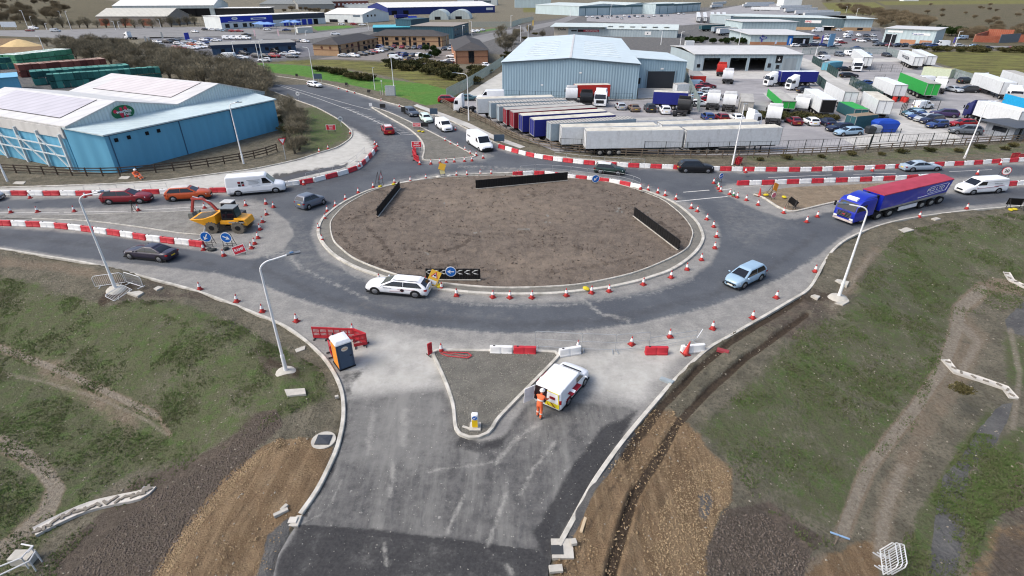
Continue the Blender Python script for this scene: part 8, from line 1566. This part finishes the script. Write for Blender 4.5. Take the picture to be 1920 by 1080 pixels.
KT=cmat('crate_teal',(26,74,74),(72,146,136)); CT_=crate_mesh('t',[KT,cmat('crate_teal_top',(50,118,112),(96,160,146))]); CRB=crate_mesh('r',[cmat('crate_red_brown',(86,42,38),(140,84,74)),cmat('crate_lid',(140,112,98),(176,148,132))]); CGR_=crate_mesh('w',[cmat('crate_wrapped_green',(50,124,88),(110,180,142)),cmat('white_wrap',(190,206,198),(224,230,226))])
def stack(data,a,c,nl,nd,nh,label,group,zh=1.6):
    A=on_h(*a,.06);B=on_h(*c,.06); v=B-A; h=math.atan2(v.y,v.x); u=v.normalized(); n=Vector((-u.y,u.x,0)); s_=v.length/nl
    for i in range(nl):
        for j in range(nd):
            for k in range(nh):
                if j>0 and k<nh-1 and i>0: continue
                o=bpy.data.objects.new('crate',data); COL.objects.link(o); o.location=A+u*s_*(i+.5+rng.normal(0,.02))+n*s_*(j+.5+rng.normal(0,.02))+Vector((0,0,k*zh+.03)); o.rotation_euler=(0,0,h+rng.normal(0,.025)); o.scale=(s_/1.3,s_/1.3,zh/1.1*rng.uniform(.95,1)); tag(o,label,'crate',group)
stack(CT_,(97,167),(306,150),18,2,2,'teal crate in the long front block behind the blue warehouse','front teal crates'); stack(CT_,(66,161),(250,146),16,4,2,'teal crate in the block left of the front teal block','rear teal crates'); stack(CRB,(41,146),(205,132),13,3,2,'red brown crate in the block between teal and green crates','red brown crates'); stack(CGR_,(36,126),(142,112),9,3,2,'green wrapped crate with a white top near the sand heap','green wrapped crates',1.7); stack(CT_,(-20,132),(28,129),4,1,2,'teal crate at the far left edge of the crate yard','edge crates')
for i,q in enumerate(((490,53),(503,54),(541,50),(553,50))):
    t=thing('gazebo','pale blue canopy on posts, '+ordn(i)+' from the left before the tyre depot','canopy',on_h(*q,.1)); b=MB(); b.loft([[(x*k,y*k,z) for x,y in((-4,-3),(4,-3),(4,3),(-4,3))] for k,z in((1,2.4),(.98,2.5),(.1,3.6))]); b.build('canopy_top',mat('canopy_blue',(120,158,214),.7),t)
    for x,y in((-3.8,-2.8),(3.8,-2.8),(3.8,2.8),(-3.8,2.8)): b=MB(); b.cyl((x,y,0),(x,y,2.4),.08,.08,6); b.build('post',GALV,t)
b=MB(); b.loft([[(r*math.cos(R(a))*(1+.15*math.sin(a)),r*.7*math.sin(R(a))*(1+.1*math.cos(a*2)),z) for a in range(0,360,20)] for r,z in((7.5,0),(5,.9),(2.6,1.9),(.6,2.4))]); o=b.build('sand_heap',mat('sand',(206,180,132),.95,var=.15,scale=.8),smooth=60,loc=on_h(38,86,.05)); tag(o,'heap of yellow sand in the yard at the upper left','sand heap')
# ---- boards, flags, banner posts far away
def board_far(label,FL,FR,yt,m,cat='board',zb=.5,name='sign_board'):
    a=on_h(*FL,.06);c=on_h(*FR,.06); v=c-a; L=v.length; H_=hgt(a,yt); t=thing(name,label,cat,a,math.atan2(v.y,v.x)); b=MB(); b.box((L/2,0,(H_+zb)/2),(L,.15,H_-zb)); b.build('panel',m,t); b=MB()
    for x in(.1*L,.9*L): b.box((x,.1,H_/2),(.15,.15,H_))
    b.build('posts',GALV,t)
board_far('white roadside hoarding at the upper left',(5,56),(34,56),41,mat('hoarding_pale',(206,216,226),.5),'hoarding',1.4); board_far('tall bright blue pillar sign on the sales lot',(349,79),(357,78),62,DB,'pillar sign',.2); board_far('pale blue pillar sign on the dealership forecourt',(1551,88),(1561,87),64,mat('pillar_blue',(120,170,206),.5),'pillar sign',.1)
for i,(q,yt,m) in enumerate((((1425,84),66,'a'),((1452,85),76,'b'),((1478,86),72,'b'),((1504,86),74,'b'),((1537,87),66,'a'),((1785,84),70,'a'),((283,92),70,'g'),((276,90),68,'g'),((305,76),60,'g'),((522,72),55,'r'),((478,73),56,'r'),((998,52),38,'y'),((988,62),48,'y'))):
    mm={'a':mat('flag_violet',(96,84,176),.7),'b':mat('flag_white_blue',(206,214,232),.7),'g':mat('flag_grey',(150,156,160),.7),'r':mat('flag_rose',(226,196,200),.7),'y':mat('arm_yellow',(226,186,60),.6)}[m]
    p=on_h(*q,.1); H_=hgt(p,yt); t=thing('flag_banner',{'a':'violet feather flag on a pole','b':'white and blue feather flag','g':'grey banner post on the sales lot','r':'pale rose banner post by the showroom road','y':'yellow raised boom of plant for hire'}[m]+', '+ordn(i)+' from the list of distant flags' if 0 else {'a':'violet feather flag','b':'white blue feather flag','g':'grey banner post','r':'pale rose banner post','y':'yellow plant boom'}[m]+' '+('left of the oval emblem' if q[0]==1425 else 'under the oval emblem' if q[0]==1452 else 'before the glazed portal' if q[0]==1478 else 'right of the glazed portal' if q[0]==1504 else 'beside the pale blue pillar sign' if q[0]==1537 else 'at the end of the sloping roof dealership' if q[0]==1785 else 'nearest the thicket on the sales lot' if q[0]==283 else 'leftmost on the sales lot' if q[0]==276 else 'at the back of the sales lot' if q[0]==305 else 'behind the low showroom right end' if q[0]==522 else 'behind the low showroom middle' if q[0]==478 else 'in the hire depot, taller one' if q[0]==998 else 'in the hire depot, shorter one'),'flag',p); b=MB(); b.cyl((0,0,0),(0,0,H_),.07,.05,6); b.build('pole',GALV,t); b=MB(); b.box((.35,0,H_*.62),(.7,.06,H_*.7)); b.build('banner',mm,t)
# blue and grey bins, red fire gear in the yard
for i,(q,m,d) in enumerate((((1655,247),mat('bin_blue',(30,70,170),.5),(3.6,2.0,1.9)),((1640,249),mat('bin_grey',(150,156,164),.6),(1.4,1.2,1.2)),((1630,250),mat('bin_dark',(50,54,58),.6),(1.3,1.2,1.1)))):
    t=thing('waste_bin',('blue tarpaulined waste skip','grey waste bin','dark waste bin')[i]+' by the yard drive','bin',on_h(*q,.1)); b=MB(); b.loft([[(x*s_,y*s_,z) for x,y in((-d[0]/2,-d[1]/2),(d[0]/2,-d[1]/2),(d[0]/2,d[1]/2),(-d[0]/2,d[1]/2))] for s_,z in((.85,.1),(1,d[2]*.8),(.8,d[2]),(.3,d[2]*1.1))]); b.build('bin_body',m,t,bevel=.06); b=MB(); b.box((0,0,.08),(d[0]*.8,d[1]*.8,.1)); b.build('base',SGK,t)
for i,q in enumerate(((1676,191),(1691,190),(1697,192))):
    t=thing('red_drum','red drum '+('left of','under','right of')[i]+' the green container','drum',on_h(*q,.1)); b=MB(); b.lathe([(.0,0),(.45,0),(.48,.5),(.45,1.0),(0,1.02)],12); b.build('drum_body',CREDM,t,smooth=50); b=MB(); b.lathe([(.2,1.02),(.2,1.1),(0,1.1)],8); b.build('cap',SGK,t)
t=thing('tractor_mower','small green and red tractor by the pale store shed','tractor',on_h(1752,143,.1)); b=MB(); b.box((0,0,.9),(1.8,.9,.7)); b.build('bonnet',mat('mower_green',(30,90,70),.5),t,bevel=.08); b=MB(); b.box((-.6,0,1.6),(.9,1.0,.9)); b.build('cab',mat('mower_red',(190,60,60),.5),t,bevel=.08)
for x,r in((.6,.4),(-.6,.6)):
    for y in(-.6,.6): b=MB(); b.cyl((x,y-.15,r),(x,y+.15,r),r,r,12); b.build('wheel',TY,t)
# ================================================================= LOOSE GROUND COVER
def in_any(P,polys): 
    m=np.zeros(len(P),bool)
    for q in polys: m|=sdf(P,np.array(q,float))>0
    return m
def cover_pts(poly,n,bias=0):
    poly=np.array(poly,float); lo,hi=poly.min(0),poly.max(0); Wp=np.array([unp(*q) for q in poly]); lo2,hi2=Wp.min(0),Wp.max(0)
    P=rng.uniform(lo2,hi2,(n*4,2)); P=P[sdf(P,Wp)>0][:n]; return P
def vnoise(X,Y,sc,seed):
    r=np.random.default_rng(seed); G=r.uniform(0,1,(256,256)); x=X*sc+1000;y=Y*sc+1000; i=np.floor(x).astype(int);j=np.floor(y).astype(int); fx=x-i;fy=y-j; fx=fx*fx*(3-2*fx);fy=fy*fy*(3-2*fy); g=lambda a,b:G[a%256,b%256]
    return (g(i,j)*(1-fx)+g(i+1,j)*fx)*(1-fy)+(g(i,j+1)*(1-fx)+g(i+1,j+1)*fx)*fy
def blades(P,h,w,k,name,m,label,sx=.5):
    n=len(P); Z=hz_np(P[:,0],P[:,1]); V=np.zeros((n,k,3,3)); 
    for q in range(k):
        a=rng.uniform(0,6.28,n); l=rng.uniform(.5,1.3,n)*h; ln=rng.uniform(.2,1.1,n)*h; ww=w*rng.uniform(.6,1.4,n); ox=rng.normal(0,w*.8,(n,2)); cx=P[:,0]+ox[:,0];cy=P[:,1]+ox[:,1]
        V[:,q,0]=np.stack([cx-np.sin(a)*ww,cy+np.cos(a)*ww,Z-.02],1); V[:,q,1]=np.stack([cx+np.sin(a)*ww,cy-np.cos(a)*ww,Z-.02],1); V[:,q,2]=np.stack([cx+np.cos(a)*ln,cy+np.sin(a)*ln,Z+l],1)
    N=n*k; me=bpy.data.meshes.new(name); me.vertices.add(N*3); me.vertices.foreach_set('co',V.ravel()); me.loops.add(N*3); me.loops.foreach_set('vertex_index',np.arange(N*3,dtype=np.int32)); me.polygons.add(N); me.polygons.foreach_set('loop_start',np.arange(0,N*3,3,dtype=np.int32)); me.polygons.foreach_set('loop_total',np.full(N,3,dtype=np.int32)); me.update(); me.materials.append(m); o=bpy.data.objects.new(name,me); COL.objects.link(o); return tag(o,label,'grass',kind='stuff')
def grass_mat(name,cs):
    t=NT(name,.9); t.b.inputs['Specular IOR Level'].default_value=.08; n=t.noise(.7,5,.7); n2=t.noise(6,3,.6); c=t.mix(t.mr(n,.38,.62),C4(cs[0]),C4(cs[1])); c=t.mix(t.mr(n2,.45,.7),c,C4(cs[2])); t.col(c); z=t.n('ShaderNodeCombineXYZ'); z.inputs[2].default_value=1; t.t.links.new(z.outputs[0],t.b.inputs['Normal']); return t.m
GM1=grass_mat('verge_grass',((98,105,72),(94,116,66),(115,119,86))); GM2=grass_mat('weed_leaves',((98,126,66),(112,136,80),(88,114,60)))
LV=[(-100,520),(0,515),(200,572),(240,562),(330,565),(440,605),(520,650),(600,690),(622,740),(560,768),(500,795),(430,840),(330,865),(250,890),(180,930),(90,1010),(60,1110),(-100,1110)]
RV_=[(1640,475),(1700,432),(1815,410),(1960,392),(1960,545),(1920,545),(1830,560),(1790,605),(1740,760),(1650,850),(1590,970),(1560,1005),(1440,935),(1350,850),(1310,800),(1400,720),(1500,615),(1570,590)]
RD=[(1690,1100),(1720,960),(1760,900),(1800,830),(1850,770),(1880,775),(1935,790),(1960,900),(1880,930),(1860,1030),(1820,1100)]
def verge(poly,n,lo=.42):
    P=cover_pts(poly,n); q=.5*vnoise(P[:,0],P[:,1],.45,3)+.3*vnoise(P[:,0],P[:,1],1.3,4)+.2*vnoise(P[:,0],P[:,1],3.5,5); return P[rng.uniform(0,.34,len(P))<q-lo]
pathm=[((0,652),(100,690),(200,735),(292,778)),((-40,815),(30,845),(80,880),(105,915),(85,965),(20,1020))]
def offpath(P):
    px,py=prj(P[:,0],P[:,1],0); Q=np.stack([px,py],1); m=np.ones(len(P),bool)
    for l in pathm: m&=line_d(Q,l)>12
    return P[m]
blades(np.concatenate([offpath(verge(LV,60000)),verge(RV_,60000),verge(RD,14000,.36)]),.085,.028,3,'grass',GM1,'short patchy grass over the two verges')
blades(np.concatenate([offpath(verge(LV,6000,.5)),verge(RV_,7500,.52),verge(RD,2400,.46)]),.055,.04,4,'weeds',GM2,'green weed clumps among the verge grass')
lawn=[(480,120),(560,124),(640,132),(720,150),(800,160),(850,173),(836,190),(798,196),(740,177),(640,154),(560,141),(500,133)]
def lumps(P,r0,r1,name,m,label,cat,flat=.6,zf=None):
    n=len(P); Z=zf(P) if zf else hz_np(P[:,0],P[:,1]); base=np.array([(1,0,0),(0,1,0),(-1,0,0),(0,-1,0),(0,0,1),(0,0,-1)],float); F=np.array([(0,1,4),(1,2,4),(2,3,4),(3,0,4),(1,0,5),(2,1,5),(3,2,5),(0,3,5)])
    r=rng.uniform(0,1,n)**2.5*(r1-r0)+r0; V=base[None]*rng.uniform(.65,1.35,(n,6,1)); a=rng.uniform(0,6.28,n); c,s_=np.cos(a)[:,None],np.sin(a)[:,None]; x=V[...,0]*c-V[...,1]*s_; y=V[...,0]*s_+V[...,1]*c; sq=rng.uniform(.6,1.3,n)[:,None]
    V=np.stack([x*r[:,None]*sq+P[:,0:1],y*r[:,None]/sq+P[:,1:2],V[...,2]*r[:,None]*flat+Z[:,None]+r[:,None]*.2],-1)
    FF=(F[None]+6*np.arange(n)[:,None,None]).reshape(-1,3); me=bpy.data.meshes.new(name); me.vertices.add(n*6); me.vertices.foreach_set('co',V.ravel()); N=len(FF); me.loops.add(N*3); me.loops.foreach_set('vertex_index',FF.ravel().astype(np.int32)); me.polygons.add(N); me.polygons.foreach_set('loop_start',np.arange(0,N*3,3,dtype=np.int32)); me.polygons.foreach_set('loop_total',np.full(N,3,dtype=np.int32)); me.update(); me.materials.append(m); o=bpy.data.objects.new(name,me); COL.objects.link(o); return tag(o,label,cat,kind='stuff')
STN=mat('pale_stone',(166,158,142),.95,var=.35,scale=3); STO=mat('ochre_stone',(166,144,112),.95,var=.35,scale=3); CLD=mat('soil_clod',(100,88,78),.95,var=.35,scale=3); CLM=mat('mud_clod',(108,98,89),.95,var=.35,scale=3)
allv=[(-100,470),(0,470),(300,530),(480,592),(610,676),(645,760),(600,910),(540,1000),(500,1110),(-100,1110)]; allr=[(1960,392),(1700,415),(1580,460),(1520,550),(1400,615),(1260,720),(1120,900),(1045,1030),(1045,1110),(1960,1110)]
lumps(np.concatenate([cover_pts(allv,1000),cover_pts(allr,1200)]),.01,.075,'stones',STN,'small pale stones scattered over the verges','stones')
dl=[(520,822),(585,818),(622,835),(634,860),(590,930),(560,975),(530,1010),(505,1100),(268,1100),(330,1000),(420,895),(470,850)]; dr=[(1187,810),(1225,770),(1262,772),(1310,813),(1330,847),(1373,877),(1373,937),(1345,973),(1325,1040),(1333,1100),(1045,1100),(1035,1060),(1110,930)]
edge=[(268,1100),(300,1100),(350,1010),(440,900),(500,850),(540,830),(520,820),(420,893),(330,998)]; edr=[(1240,940),(1330,850),(1376,880),(1374,937),(1345,973),(1325,1040),(1330,1100),(1220,1100)]
lumps(np.concatenate([cover_pts(dl,1200),cover_pts(dr,3500),cover_pts(edge,2600),cover_pts(edr,3000)]),.01,.06,'rubble',STO,'ochre rubble and clods over the bare earth strips','rubble')
mud=[(480,775),(525,765),(530,800),(500,825),(420,895),(335,1000),(275,1090),(80,1090),(110,1040),(200,950),(260,900),(340,870),(430,820)]; mudr=[(1440,940),(1510,985),(1545,1010),(1523,1035),(1500,1100),(1325,1100),(1325,1035),(1355,955)]
lumps(np.concatenate([cover_pts(mud,5500),cover_pts(mudr,3800)]),.012,.075,'clods',CLM,'dark mud clods on the disturbed banks','clods')
Pi=cover_pts(ISI,9000); q=vnoise(Pi[:,0]*.7,Pi[:,1]*1.4,.8,9); Pi=Pi[rng.uniform(.25,1,len(Pi))<q+.1]
lumps(Pi,.02,.11,'clods',CLD,'soil clods over the central island','clods',.55,lambda P:np.full(len(P),.17))
Ps=np.concatenate([cover_pts(SSP,2600),cover_pts(ESP,700)]); lumps(Ps,.012,.045,'gravel',mat('gravel_stone',(164,160,148),.95,var=.4,scale=4),'loose gravel stones on the traffic islands','gravel',.6,lambda P:np.full(len(P),.1))
Pr=cover_pts([(650,750),(840,740),(880,830),(1000,780),(1190,770),(1110,900),(1040,1020),(1000,1110),(520,1110),(575,970)],900); lumps(Pr,.008,.03,'grit',mat('grit_pale',(190,186,176),.95,var=.2),'pale grit scattered over the unfinished road','grit',.5,lambda P:np.full(len(P),.002))
